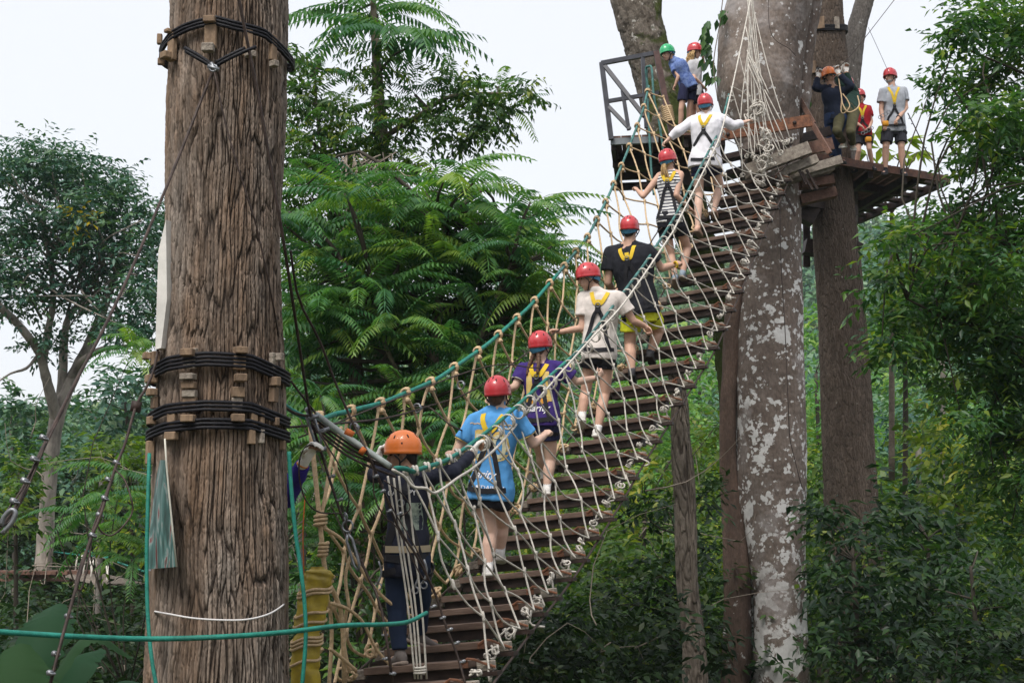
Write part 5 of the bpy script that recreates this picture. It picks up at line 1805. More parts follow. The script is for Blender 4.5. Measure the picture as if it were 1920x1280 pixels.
t = thing('yellow_pad', 'yellow tarpaulin pad tied with rope around the bridge anchor post', 'pad', P(575, 1400, 9.0))
mb = MB()
S = spline([P(580, 1430, 9.0), P(572, 1280, 9.0), P(572, 1240, 9.0), P(578, 1190, 9.0), P(586, 1140, 9.0), P(592, 1100, 9.0), P(597, 1078, 9.0), P(594, 1062, 9.0)], 60)
hw = np.interp(np.linspace(0, 1, 60), [0, .3, .42, .44, .46, .6, .72, .86, .93, .96, 1.0], [26, 26, 25, 20, 26, 28, 27, 26, 24, 12, 12]) / PX(9)
rs = np.random.RandomState(4)
V = []
for i in range(60):
    for j in range(28):
        a = 2 * math.pi * j / 28
        r = hw[i] * (1 + .07 * math.sin(a * 5 + i * .13) + .05 * rs.randn() * .5 + .05 * math.sin(i * .9 + a * 2))
        V.append(S[i] + np.array([math.cos(a) * r, math.sin(a) * r * .8, 0]))
Q = [(i * 28 + j, i * 28 + (j + 1) % 28, (i + 1) * 28 + (j + 1) % 28, (i + 1) * 28 + j) for i in range(59) for j in range(28)]
mb.add(V, Q)
mb.build('cover', mat('yellow_tarp', (.50, .37, .03), rough=.45, spec=.5, col2=(.30, .22, .03), vscale=7, bump=.8, bscale=12), t)
mb = MB()
for (y, n_, w) in [(1112, 2, 27), (1148, 1, 27), (1165, 1, 26), (1212, 3, 25), (1240, 1, 24)]:
    for q in range(n_):
        mb_r = w / PX(9) + .012
        i = int(np.argmin(np.abs(S[:, 2] - P(580, y, 9).z)))
        c = S[i]
        pts = [(c[0] + math.cos(a) * mb_r, c[1] + math.sin(a) * mb_r * .85, c[2] + .022 * q + .02 * math.cos(a) + .008 * math.sin(3 * a)) for a in np.linspace(0, 2 * math.pi, 25)]
        mb.tube(pts, .009, 6, cap=False)
mb.build('tie_rope', M_tan, t)


# ------------------------------------------------------------------ platforms
def PZ(px, py, z):
    """point at pixel on the horizontal plane z"""
    p = P(px, py, 10.0)
    k = (z - CAMZ) / (p.z - CAMZ)
    return Vector((p.x * k, 10 * k, z))


def bar(mb, a, b, w, h=None, upv=(0, 0, 1)):
    a, b = Vector(a), Vector(b)
    d = b - a
    h = h or w
    ax = d / 2
    s = nz(d.cross(Vector(upv)))
    u = nz(s.cross(d))
    mb.box((a + b) / 2, ax, s * w / 2, u * h / 2)


def ibar(name, m, t, *a, **k):
    mbb = MB()
    bar(mbb, *a, **k)
    mbb.build(name, m, t, smooth=False)


t = thing('railed_platform', 'steel-railed wooden platform where the rope bridge arrives, two children on it', 'platform', PZ(1250, 258, 7.55))
z1 = P(1143, 255, 21.2).z
A_, B_ = P(1145, 258, 21.2), P(1360, 250, 20.9)
B_.z = A_.z
bk = Vector((.25, 2.3, 0))
mb = MB()
npl = 11
for k in range(npl):
    f = (k + .5) / npl
    c = A_ * (1 - f) + B_ * f + bk * .5
    mb.box(c + Vector((0, 0, .0)), (B_ - A_) * (.475 / npl), bk * .5, (0, 0, .02))
mb.build('deck', M_bwood, t, smooth=False)
mb = MB()
bar(mb, A_ + Vector((0, 0, -.07)), A_ + (B_ - A_) * .42 + Vector((0, 0, -.07)), .06, .10)
mb.build('edge_beam', mat('grey_steel', (.20, .22, .24), rough=.5, var=.2), t, smooth=False)
mb = MB()
for f in (.02, .33, .66, .98):
    p = A_ * (1 - f) + B_ * f + Vector((0, 0, -.11))
    ibar('joist', M_beamd, t, p + bk * .04, p + bk, .07, .14)
for g in (.35, .7, 1.0):
    ibar('joist', M_beamd, t, A_ + bk * g + Vector((0, 0, -.20)), B_ + bk * g + Vector((0, 0, -.20)), .08, .12)
ibar('joist', M_beamd, t, P(1190, 352, 21.6), P(1240, 342, 21.4), .07, .06)
ibar('joist', M_beamd, t, P(1165, 300, 22.2), P(1340, 318, 21.8), .3, .25)
ibar('joist', M_beamd, t, P(1215, 330, 22.0), P(1350, 345, 21.8), .3, .22)

mb = MB()
def pt(px, py, f=0):
    return P(px, py, 21.2 - .35 * f)
for a, b, w in [((1128, 118), (1146, 262), .075), ((1128, 119), (1234, 99), .065), ((1141, 190), (1236, 174), .055), ((1134, 124), (1208, 218), .06), ((1141, 200), (1181, 242), .055), ((1167, 170), (1179, 244), .055), ((1205, 106), (1212, 240), .06)]:
    fa, fb = (a[0] - 1128) / 105, (b[0] - 1128) / 105
    ibar('rail_bar', M_dk, t, pt(*a, fa), pt(*b, fb), w, upv=(0, 1, 0))

mb = MB()
bar(mb, pt(1230, 97, 1), pt(1262, 262, 1), .085, upv=(0, 1, 0))
mb.build('corner_post', mat('rust_brown_steel', (.105, .06, .055), rough=.6, var=.4), t, smooth=False)
mb = MB()
coil(mb, pt(1252, 214, 1), pt(1262, 262, 1) - pt(1230, 97, 1), .078, .017, 8, n=16, adv=.031)
mb.build('rope_wrap', M_tan, t)
one('green_rope', 'pair of green ropes running down from the railing to the top of the bridge', 'rope', [(1212, 128, 20.8), (1214, 180, 20.7), (1217, 240, 20.6), (1222, 330, 20.4), (1226, 365, 20.3)], .018, M_teal2)
one('green_rope', 'green rope looped over the railing beside the corner post', 'rope', [(1216, 175, 20.7), (1211, 132, 20.7), (1216, 125, 20.65), (1222, 130, 20.6), (1226, 180, 20.5), (1236, 230, 20.45), (1246, 300, 20.4)], .018, M_teal2)

# rust beam and the wooden landing between the platforms
t = thing('landing', 'stack of weathered planks bolted to a rusty beam in front of the lichen trunk', 'landing', P(1450, 340, 19.9))
mb = MB()
bar(mb, P(1345, 254, 19.75), P(1521, 226, 19.75), .06, .17)
mb.build('rusty_beam', M_rust, t, smooth=False)
for q in [(1490, 230), (1365, 252)]:
    mb = MB()
    mb.ell(P(q[0], q[1], 19.70), (.03, 0, 0), (0, .02, 0), (0, 0, .03), 8, 6)
    mb.build('bolt', M_beamd, t)
for (a, b, w, h, m, nm) in [((1398, 322, 19.5), (1514, 279, 19.6), .22, .17, M_gwood, 'plank'), ((1420, 342, 19.7), (1530, 299, 19.75), .2, .12, M_gwood, 'plank'), ((1484, 328, 20.0), (1574, 301, 20.1), .2, .12, M_gwood, 'plank'), ((1440, 352, 20.1), (1560, 318, 20.2), .25, .06, M_gwood, 'plank'),
                            ((1500, 347, 20.3), (1562, 338, 20.3), .2, .12, M_bwood, 'plank'), ((1500, 376, 20.5), (1566, 361, 20.5), .2, .14, M_bwood, 'plank'), ((1350, 300, 20.2), (1480, 270, 20.3), .3, .08, M_beamd, 'plank'), ((1360, 330, 20.5), (1470, 300, 20.5), .4, .08, M_beamd, 'plank'),
                            ((1500, 282, 20.8), (1560, 270, 20.9), .1, .18, M_bwood, 'plank'), ((1495, 262, 21.5), (1556, 246, 21.6), .1, .14, M_beamd, 'plank')]:
    mb = MB()
    bar(mb, P(*a), P(*b), w, h)
    mb.build(nm, m, t, smooth=False)
mb = MB()
ibar('brace', M_bwood, t, P(1497, 182, 20.6), P(1526, 232, 20.5), .07, .07)
ibar('brace', M_bwood, t, P(1512, 214, 20.55), P(1556, 288, 20.3), .05, .07)

mb = MB()
for a, b in [((1498, 318), (1512, 346)), ((1503, 322), (1524, 356)), ((1512, 318), (1533, 355)), ((1468, 356), (1492, 405))]:
    ibar('metal_strut', M_steel, t, P(a[0], a[1], 19.7), P(b[0], b[1], 19.7), .03, .03)

mb = MB()
mb.tube(spline([P(1440, 345, 19.4), P(1452, 330, 19.4), P(1475, 310, 19.5), P(1490, 288, 19.6)], 10), .012, 6)
mb.build('cable_end', M_steel, t)

ZP = P(1500, 286, 23.2).z
t = thing('open_platform', 'dark triangular wooden platform jutting right of the brown trunk, men standing on it', 'platform', PZ(1600, 340, ZP))
Aq, Bq, Cq, Dq = PZ(1480, 283, ZP), PZ(1778, 333, ZP), PZ(1612, 408, ZP), PZ(1440, 378, ZP)
def bil(u, v):
    return (Aq * (1 - u) + Bq * u) * (1 - v) + (Dq * (1 - u) + Cq * u) * v
mb = MB()
n = 15
for k in range(n):
    u0, u1 = k / n + .004, (k + 1) / n - .004
    v1 = .995
    um = .86
    a0, a1, b0, b1 = bil(u0 * um, 0), bil(u1 * um, 0), bil(u1 * um, v1), bil(u0 * um, v1)
    V = [tuple(q + Vector((0, 0, .045))) for q in (a0, a1, b1, b0)] + [tuple(q + Vector((0, 0, .012))) for q in (a0, a1, b1, b0)]
    V = [tuple(q + Vector((0, 0, .045))) for q in (a0, a1, b0, b1)] + [tuple(q + Vector((0, 0, .012))) for q in (a0, a1, b0, b1)]
    mb.add(V, [(0, 1, 2, 3), (7, 6, 5, 4), (0, 4, 5, 1), (1, 5, 6, 2), (2, 6, 7, 3), (3, 7, 4, 0)])
mb.build('deck', M_bwood, t, smooth=False)
mb = MB()
bar(mb, Aq + Vector((0, 0, -.04)), Bq + Vector((0, 0, -.04)), .07, .13)
mb.build('front_beam', mat('old_rust', (.13, .065, .045), rough=.85, col2=(.06, .035, .03), vscale=9, bump=.4), t, smooth=False)
mb = MB()
ibar('frame_beam', M_beamd, t, Bq + Vector((0, 0, -.05)), Cq + Vector((0, 0, -.05)), .08, .14)
ibar('frame_beam', M_beamd, t, Cq + Vector((0, 0, -.052)), Dq + Vector((0, 0, -.052)), .08, .14)
ibar('frame_beam', M_beamd, t, bil(.85, .02) + Vector((0, 0, -.05)), bil(.85, .98) + Vector((0, 0, -.05)), .08, .10)
for v in (.12, .26, .40, .53, .66, .80, .92):
    ibar('frame_beam', M_beamd, t, bil(.84, v) + Vector((0, 0, -.02)), bil(1.0, v) + Vector((0, 0, -.02)), .14, .06)
for v in (.33, .66):
    ibar('frame_beam', M_beamd, t, bil(.0, v) + Vector((0, 0, -.08)), bil(.85, v) + Vector((0, 0, -.08)), .09, .14)
for u in (.25, .5, .72):
    ibar('frame_beam', M_beamd, t, bil(u, .02) + Vector((0, 0, -.155)), bil(u, .98) + Vector((0, 0, -.155)), .09, .13)
ibar('frame_beam', M_beamd, t, P(1500, 350, 23.5), P(1545, 345, 23.5), .3, .2)
ibar('frame_beam', M_beamd, t, P(1497, 375, 23.8), P(1600, 395, 25), .2, .2)
ibar('frame_beam', M_beamd, t, P(1500, 395, 24.2), P(1528, 410, 24.2), .3, .3)

mb = MB()
ibar('post', M_beamd, t, P(1512, 380, 25.2), P(1512, 500, 25.2), .12, .1, upv=(0, 1, 0))
ibar('post', M_beamd, t, P(1508, 462, 24.9), P(1545, 470, 24.9), .3, .25)
ibar('post', M_beamd, t, P(1596, 452, 24.3), P(1616, 462, 24.3), .12, .08)

cable('stay_cable', 'short stay of cable and chain from the man\'s harness height to the platform corner', [(1702, 212, 24.2), (1716, 240, 24.3), (1734, 278, 24.4), (1742, 290, 24.4), (1756, 310, 24.4), (1768, 326, 24.4)], .010,
      clamps=[(1705, 222, 24.2, 1, 2), (1710, 232, 24.2, 1, 2), (1735, 278, 24.3, 1, 2), (1752, 302, 24.4, 1, 2), (1757, 311, 24.4, 1, 2), (1763, 320, 24.4, 1, 2)])
# rope collars on the brown trunk
for y, lab in [(58, 'upper black rope collar with light blocks on the brown trunk'), (138, 'lower black rope collar on the brown trunk behind the guides')]:
    t = thing('rope_lashing', lab, 'lashing', P(1545, y, 24.5), 'black rope collars on the brown trunk')
    mb = MB()
    c = P(1544, y, 24.5)
    R = 40 / PX(24.5) + .05
    for q in range(4):
        pts = [(c.x + math.cos(a) * R, c.y + math.sin(a) * R, c.z - .028 * q + .05 * math.cos(a * 2)) for a in np.linspace(0, 2 * math.pi, 33)]
        mb.tube(pts, .016, 6, cap=False)
    mb.build('black_rope', M_blk, t)
    for ang in ((-2.0, -1.85, -1.2) if y < 100 else (-2.2, -.9)):
        mb = MB()
        nrm = Vector((math.cos(ang), math.sin(ang), 0))
        mb.box(c + nrm * (R + .0), Vector((-nrm.y, nrm.x, 0)) * .045, nrm * .025, (0, 0, .11), bev=.006)
        mb.build('wood_block', M_gwood if ang > -1.7 else M_block, t, smooth=False)

# the far low hanging bridge and its platform
t = thing('small_platform', 'small round wooden platform on the pale tree at far left', 'platform', P(90, 1085, 30))
mb = MB()
a, b = P(20, 1076, 29), P(152, 1078, 30.5)
zc = P(80, 1072, 30).z
c = P(88, 1072, 29.8)
V, Q = [], []
pl = 1.05
for k in range(10):
    x = -pl + 2 * pl * (k + .5) / 10
    hd = math.sqrt(max(.05, pl * pl - x * x)) * .7
    mb.box((c.x + x * .98, c.y, c.z), (pl / 10 * .9, 0, 0), (0, hd, 0), (0, 0, .035))
mb.box((c.x, c.y - .5, c.z - .1), (.95, 0, 0), (0, .06, 0), (0, 0, .07))
mb.box((c.x, c.y + .5, c.z - .1), (.95, 0, 0), (0, .06, 0), (0, 0, .07))
mb.build('deck', M_bwood, t, smooth=False)
t = thing('hanging_bridge', 'small hanging plank bridge with thin ropes far behind the banner', 'bridge', P(190, 1090, 29.5))
mb = MB()
for k in range(13):
    f = k / 12
    p = P(155 + 70 * f, 1077 + 17 * f, 29.6 - f * 2.0)
    mb.box(p, (.16, -.16, 0), (.28, .28, 0), (0, 0, .02))
mb.build('planks', M_gwood, t, smooth=False)
mb = MB()
for (a, b, c_) in [((143, 1024, 29.8), (200, 1046, 28.8), (274, 1072, 26)), ((100, 1034, 30.2), (150, 1040, 30), (230, 1046, 29))]:
    mb.tube(spline([P(*a), P(*b), P(*c_)], 14), .018, 5)
mb.build('handrail', M_teal, t)
mb = MB()
for k in range(9):
    f = k / 8
    x = 146 + 60 * f
    mb.tube([P(x, 1036 + 14 * f, 29.6 - f), P(x + (4 if k % 2 else -6), 1078 + 12 * f, 29.6 - f * 1.5)], .018, 5)
mb.build('hanger_rope', M_wht, t)
# ------------------------------------------------------------------ people
SKIN = mat('skin_fair', (.56, .34, .25), rough=.55, spec=.35, var=.10, vscale=9, sub=.0)
SKINB = mat('skin_pale', (.62, .41, .32), rough=.55, spec=.35, var=.10, vscale=9)
SKINT = mat('skin_tan', (.36, .205, .135), rough=.55, spec=.35, var=.10, vscale=9)
M_red = mat('red_helmet', (.50, .035, .045), rough=.32, spec=.5, var=.15, vscale=12, coat=.3)
M_org = mat('orange_helmet', (.80, .20, .035), rough=.35, spec=.5, coat=.3)
M_grn = mat('green_helmet', (.03, .40, .16), rough=.35, spec=.5, coat=.3)
M_strap = mat('black_strap', (.014, .014, .018), rough=.75)
M_yst = mat('yellow_strap', (.62, .42, .02), rough=.7)
M_net = mat('blue_hairnet', (.08, .27, .45), rough=.7, bump=.9, bscale=60, var=.3, vscale=30)
M_eye = mat('eye_dark', (.02, .015, .012), rough=.25)
M_lip = mat('lip', (.42, .14, .12), rough=.5)
M_sole = mat('shoe_sole', (.62, .60, .56), rough=.7)
M_solek = mat('dark_sole', (.03, .03, .03), rough=.8)
M_glove = mat('white_glove', (.80, .77, .72), rough=.9, bump=.5, bscale=120)
M_cuff = mat('orange_cuff', (.65, .25, .05), rough=.8)


def cloth(name, col, var=.18, vs=5, **k):
    return mat(name, col, rough=.85, spec=.15, var=var, vscale=vs, bump=.35, bscale=22, **k)


def hand_pts(w, d, n, th, s, curl):
    """palm + five fingers; w wrist, d forearm direction, n palm normal (towards the palm side), th thumb side"""
    mb = MB()
    d = nz(d)
    n = nz(Vector(n) - d * Vector(n).dot(d))
    sd = d.cross(n)
    if sd.dot(Vector(th)) < 0:
        sd = -sd
    L = .085 * s
    c = w + d * (L * .55)
    mb.ell(c, sd * .040 * s, n * .016 * s, d * .052 * s, 12, 8)
    mb.capsule(w - d * .02 * s, w + d * .03 * s, .024 * s, .026 * s)
    for i, (o, ln) in enumerate([(.030, .068), (.010, .078), (-.010, .073), (-.029, .058)]):
        b = w + d * L + sd * o * s - n * .002
        a1 = curl * (.75 + .1 * i)
        a2 = a1 + curl * 1.05
        a3 = a2 + curl * .6
        p1 = b + (d * math.cos(a1) + n * math.sin(a1)) * ln * .46 * s
        p2 = p1 + (d * math.cos(a2) + n * math.sin(a2)) * ln * .32 * s
        p3 = p2 + (d * math.cos(a3) + n * math.sin(a3)) * ln * .22 * s
        mb.capsule(b - d * .012 * s, p1, .0098 * s, .0090 * s, 8)
        mb.capsule(p1, p2, .0090 * s, .0082 * s, 8)
        mb.capsule(p2, p3, .0082 * s, .0070 * s, 8)
    b = w + d * .025 * s + sd * .028 * s
    p1 = b + (d * .6 + sd * .6 + n * .35).normalized() * .042 * s
    p2 = p1 + (d * .85 + sd * .05 + n * .55).normalized() * .036 * s
    mb.capsule(b, p1, .0125 * s, .0105 * s, 8)
    mb.capsule(p1, p2, .0105 * s, .0085 * s, 8)
    return mb


def merge(a, b):
    off = a.n
    for v in b.v:
        a.v.append(v)
    for q, r in zip(b.q, b.rq):
        a.q.append(q + off)
        a.rq.append(r)
    for q, r in zip(b.t, b.rt):
        a.t.append(q + off)
        a.rt.append(r)
    a.n += b.n


def ribbon(mb, pts, nrm, w, th=.004):
    """flat band through pts with outward normals"""
    pts = [Vector(p) for p in pts]
    nrm = [Vector(n) for n in nrm]
    m = len(pts)
    V = []
    for i in range(m):
        tg = nz(pts[min(i + 1, m - 1)] - pts[max(i - 1, 0)])
        sd = nz(tg.cross(nrm[i]))
        for a, b in ((-1, 0), (1, 0), (1, 1), (-1, 1)):
            V.append(pts[i] + sd * a * w / 2 + nrm[i] * (th * b))
    Q = []
    for i in range(m - 1):
        for k in range(4):
            Q.append((i * 4 + k, (i + 1) * 4 + k, (i + 1) * 4 + (k + 1) % 4, i * 4 + (k + 1) % 4))
    Q.append((0, 1, 2, 3))
    Q.append(((m - 1) * 4 + 3, (m - 1) * 4 + 2, (m - 1) * 4 + 1, (m - 1) * 4))
    mb.add([tuple(v) for v in V], Q)


class Body:
    pass


def person(label, d, s, J, body, face, helmet=None, hair=None, skin=None, shirt=None, pants=None, shoes=None, w=1.0, fem=False, sleeve=.55, hemdrop=.0, pantlen=.45, group=None,
           gloves=False, curl=(.9, .9), palm=((0, 0, -1), (0, 0, -1)), tight=0.0, strap='back', htilt=0.0, name='person', net=True, hairlen=None, extra=None, shw=1.0, socks=None, lie=None, sleeveless=False, seed=0, collar=None):
    skin = skin or SKIN
    g = {k: P(v[0], v[1], d + (v[2] if len(v) > 2 else 0)) for k, v in J.items()}
    an = (g['al'] + g['ar']) / 2
    base = Vector((an.x, an.y, min(g['al'].z, g['ar'].z) - .08 * s))
    for k_ in ('neck', 'sl', 'sr'):
        g[k_] = g[k_] + Vector((0, 0, .022 * s))
    t = thing(name, label, 'person', base, group)
    B = Body()
    bf = nz(Vector((*body, 0)) if len(body) == 2 else Vector(body))
    ff = nz(Vector(face))
    hipc = (g['hl'] + g['hr']) / 2
    shc = (g['sl'] + g['sr']) / 2
    upv = nz(shc - hipc)
    Fv = nz(bf - upv * bf.dot(upv))
    Rv = Fv.cross(upv)
    if Rv.dot(g['sr'] - g['sl']) < 0:
        Rv = -Rv
    T = (shc - hipc).length
    B.hipc, B.shc, B.up, B.F, B.R, B.T, B.g, B.s, B.t = hipc, shc, upv, Fv, Rv, T, g, s, t
    hc = g['head']
    neck = g['neck']
    sw = .158 * s * w * shw
    ww = (.118 if fem else .133) * s * w
    hw_ = (.160 if fem else .148) * s * (w * .7 + .3)

    def torso(off, lo, hi, neckr=True):
        rings = []
        prof = [(-.20, .9 * hw_, .085), (-.08, hw_ * 1.0, .108), (.08, hw_ * .99, .110), (.30, ww * 1.06, .096), (.45, ww, .094), (.65, (sw + ww) / 2 * 1.06, .105), (.82, sw * 1.03, .112), (.94, sw * 1.0, .095), (1.03, sw * .80, .070)]
        def at(q):
            a = np.interp(q, [p[0] for p in prof], [p[1] for p in prof])
            b = np.interp(q, [p[0] for p in prof], [p[2] for p in prof]) * s * (w * .8 + .2)
            return a, b
        qs = np.linspace(lo, hi, 14)
        for q in qs:
            a, b = at(q)
            c = hipc + upv * (T * q) + Fv * (.012 * s * math.sin(q * 3))
            ex = off(q) if callable(off) else off
            rings.append((c, Rv * (a + ex), Fv * (b + ex)))
        if neckr:
            rings.append((shc + upv * T * .10, Rv * (.075 * s + .0), Fv * (.062 * s)))
        return rings
    B.torso = torso

    # --- body
    mb = MB()
    mb.loft(torso(-.004, -.2, 1.03), 22)
    hb = nz(hc - neck)
    mb.capsule(shc + upv * .0, neck + hb * .05 * s, .068 * s * (w * .5 + .5), .057 * s * (w * .4 + .6))
    hu = nz(Vector((0, 0, 1)) * .8 + hb * .6)
    hu = nz(hu + ff * htilt)
    hf = nz(ff - hu * ff.dot(hu))
    hr = hf.cross(hu)
    B.hf, B.hu, B.hr, B.hc = hf, hu, hr, hc
    hs = max(1.0, s) if s > .9 else .95
    B.hs = hs
    for sd_ in 'lr':
        mb.capsule(neck - upv * .02 * s, g['s' + sd_] + upv * .012 * s, .050 * s, .044 * s)
    mb.capsule(neck, hc - hu * .05 * hs - hf * .02 * hs, .056 * s, .057 * hs)
    mb.ell(hc + hu * .025 * hs - hf * .012 * hs, hr * .076 * hs, hf * .094 * hs, hu * .098 * hs, 18, 12)
    mb.ell(hc - hu * .045 * hs + hf * .028 * hs, hr * .058 * hs, hf * .062 * hs, hu * .068 * hs, 14, 10)
    mb.ell(hc - hu * .098 * hs + hf * .055 * hs, hr * .026 * hs, hf * .022 * hs, hu * .018 * hs, 10, 8)     # chin
    mb.capsule(hc + hu * .012 * hs + hf * .086 * hs, hc - hu * .030 * hs + hf * .108 * hs, .010 * hs, .014 * hs, 8)   # nose
    for sg in (-1, 1):
        mb.ell(hc - hu * .012 * hs - hf * .010 * hs + hr * sg * .078 * hs, hr * .009 * hs, hf * .019 * hs, hu * .031 * hs, 8, 8)
        mb.ell(hc - hu * .028 * hs + hf * .052 * hs + hr * sg * .036 * hs, hr * .024 * hs, hf * .024 * hs, hu * .024 * hs, 8, 8)
        mb.capsule(hc + hu * .022 * hs + hf * .082 * hs + hr * sg * .014 * hs, hc + hu * .022 * hs + hf * .070 * hs + hr * sg * .045 * hs, .009 * hs, .008 * hs, 8)
    mb.ell(hc - hu * .060 * hs + hf * .083 * hs, hr * .024 * hs, hf * .012 * hs, hu * .012 * hs, 8, 8)
    gl = MB()
    gcuff = MB()
    for sd_, i in (('l', 0), ('r', 1)):
        S, E, W, K = g['s' + sd_], g['e' + sd_], g['w' + sd_], g['f' + sd_]
        aw = w * .55 + .45
        mb.capsule(S, S + (E - S) * .5, .050 * s * aw, .045 * s * aw)
        mb.capsule(S + (E - S) * .5, E, .045 * s * aw, .038 * s * aw)
        mb.capsule(E, E + (W - E) * .4, .038 * s * aw, .038 * s * aw)
        mb.capsule(E + (W - E) * .4, W, .038 * s * aw, .026 * s * aw)
        hd = nz(K - W)
        thumb = Vector((0, 0, 1)) - hd * hd.z
        hm = hand_pts(W, hd, palm[i], thumb, s * (1.0 if s > .9 else .95), curl[i])
        merge(mb, hm)
        if gloves:
            hm2 = hand_pts(W, hd, palm[i], thumb, s * 1.16, curl[i])
            hm2.capsule(W - hd * .03 * s, W + hd * .02 * s, .034 * s, .034 * s)
            remesh(hm2, 'glove', M_glove, t, .0085, smooth=1)
            coil(gcuff, W - hd * .035 * s, hd, .032 * s, .006, 1.1, n=12)
        H, Kn, A = g['h' + sd_], g['k' + sd_], g['a' + sd_]
        lw = w * .6 + .4
        th_ = (.086 if fem else .080) * s * lw
        mb.capsule(H, H + (Kn - H) * .45, th_, th_ * .86)
        mb.capsule(H + (Kn - H) * .45, Kn, th_ * .86, .055 * s * lw)
        kc = nz(Kn - A)
        mb.capsule(Kn, Kn + (A - Kn) * .35 - Fv * .012 * s, .052 * s * lw, .057 * s * lw)
        mb.capsule(Kn + (A - Kn) * .35 - Fv * .012 * s, A, .057 * s * lw, .034 * s)
        toe = g['t' + sd_]
        fd = nz(toe - A)
        fl = .17 * s
        mb.capsule(A - Vector((0, 0, .04 * s)) - nz(Vector((fd.x, fd.y, 0))) * .03, A + Vector((fd.x, fd.y, fd.z)) * fl * .8, .030 * s, .026 * s)
    vox = .0085 if s > .8 else .0075
    remesh(mb, 'body', skin, t, vox, smooth=2)
    if gloves:
        gcuff.build('glove_cuff', M_cuff, t)
    # --- eyes, brows, mouth
    for sg in (-1, 1):
        mb = MB()
        mb.ell(hc + hu * .006 * hs + hf * .079 * hs + hr * sg * .031 * hs, hr * .012 * hs, hf * .007 * hs, hu * .006 * hs, 8, 6)
        mb.build('eye', M_eye, t)
    mb = MB()
    mb.ell(hc - hu * .058 * hs + hf * .095 * hs, hr * .020 * hs, hf * .004 * hs, hu * .005 * hs, 8, 6)
    mb.build('mouth', M_lip, t)
    # --- shirt
    if shirt:
        mb = MB()
        lo = -.10 - hemdrop
        e = .012 + tight
        hi = 1.03 if not sleeveless else 1.0
        mb.loft(torso(lambda q: e + .018 * max(0, .5 - q) + tight * .5, lo, hi), 26)
        if not sleeveless:
            mb.capsule(shc + upv * T * .04, neck + hb * .012 * s, .075 * s, .062 * s)
            for sd_ in 'lr':
                S, E, W = g['s' + sd_], g['e' + sd_], g['w' + sd_]
                ar = .058 * s * (w * .6 + .4) + e * .5
                mb.capsule(shc + (S - shc) * .5 + upv * .01, S, .06 * s, ar)
                mb.capsule(neck - upv * .035 * s + (S - neck) * .12, S + upv * .012 * s, .056 * s + e * .4, .050 * s + e * .4)
                if sleeve <= 1:
                    mb.capsule(S, S + (E - S) * sleeve, ar, ar * 1.02 + .012, flat1=True)
                else:
                    mb.capsule(S, E, ar, ar * .9)
                    mb.capsule(E, E + (W - E) * (sleeve - 1), ar * .9, ar * .68, flat1=True)
        o = remesh(mb, 'shirt', shirt, t, .009, smooth=3, wr=.013, wf=9, seed=seed)
        B.shirt = o
        if sleeveless:
            pass
    # --- trousers / shorts
    if pants:
        mb = MB()
        mb.loft(torso(.016, -.22, .16, neckr=False), 26)
        for sd_ in 'lr':
            H, Kn, A = g['h' + sd_], g['k' + sd_], g['a' + sd_]
            lw = w * .6 + .4
            th_ = (.086 if fem else .080) * s * lw + .014
            if pantlen <= 1:
                mb.capsule(H + upv * .02, H + (Kn - H) * pantlen, th_, th_ * (1.04 if not fem else .98) + .004, flat1=True)
            else:
                mb.capsule(H, Kn, th_, .075 * s)
                mb.capsule(Kn, Kn + (A - Kn) * (pantlen - 1), .074 * s, .058 * s, flat1=True)
        remesh(mb, 'trousers' if pantlen > 1 else 'shorts', pants, t, .009, smooth=3, wr=.008, wf=9, seed=seed + 5)
    # --- shoes
    if shoes:
        smat, solem = shoes
        for sd_ in 'lr':
            A, toe = g['a' + sd_], g['t' + sd_]
            fd = nz(toe - A)
            fh = nz(Vector((fd.x, fd.y, fd.z * .5)))
            sdv = nz(fh.cross(Vector((0, 0, 1))))
            u = sdv.cross(fh)
            o0 = A - u * .062 * s
            rings = []
            for (q, wd, ht) in [(-.075, .018, .045), (-.065, .030, .06), (-.03, .036, .075), (.02, .037, .075), (.07, .040, .055), (.12, .044, .042), (.16, .040, .032), (.185, .022, .022)]:
                rings.append((o0 + fh * q * s + u * (ht * .5 * s), sdv * wd * s, u * ht * .55 * s))
            mb = MB()
            mb.loft(rings, 16, p=2.6)
            mb.capsule(o0 + u * .05 * s - fh * .015 * s, A + u * .015 * s, .042 * s, .040 * s)
            sh = mb.build('shoe', smat, t)
            mb = MB()
            rings = []
            for (q, wd) in [(-.082, .020), (-.07, .034), (-.03, .040), (.05, .040), (.12, .048), (.17, .042), (.194, .02)]:
                rings.append((o0 + fh * q * s - u * .004 * s, sdv * wd * s, u * .014 * s))
            mb.loft(rings, 16, p=3)
            mb.build('sole', solem, sh)
    if socks:
        for sd_ in 'lr':
            mb = MB()
            A, Kn = g['a' + sd_], g['k' + sd_]
            mb.capsule(A - nz(Kn - A) * .02, A + nz(Kn - A) * .06 * s, .040 * s, .041 * s, flat1=True)
            mb.build('sock', socks, t)
    # --- hair
    if hair:
        mb = MB()
        mb.ell(hc + hu * .03 * hs - hf * .022 * hs, hr * .083 * hs, hf * .097 * hs, hu * .100 * hs, 16, 12)
        mb.ell(hc - hu * .035 * hs - hf * .055 * hs, hr * .064 * hs, hf * .045 * hs, hu * .055 * hs, 12, 10)
        remesh(mb, 'hair', hair, t, .011, smooth=2, wr=.006, wf=30, seed=seed)
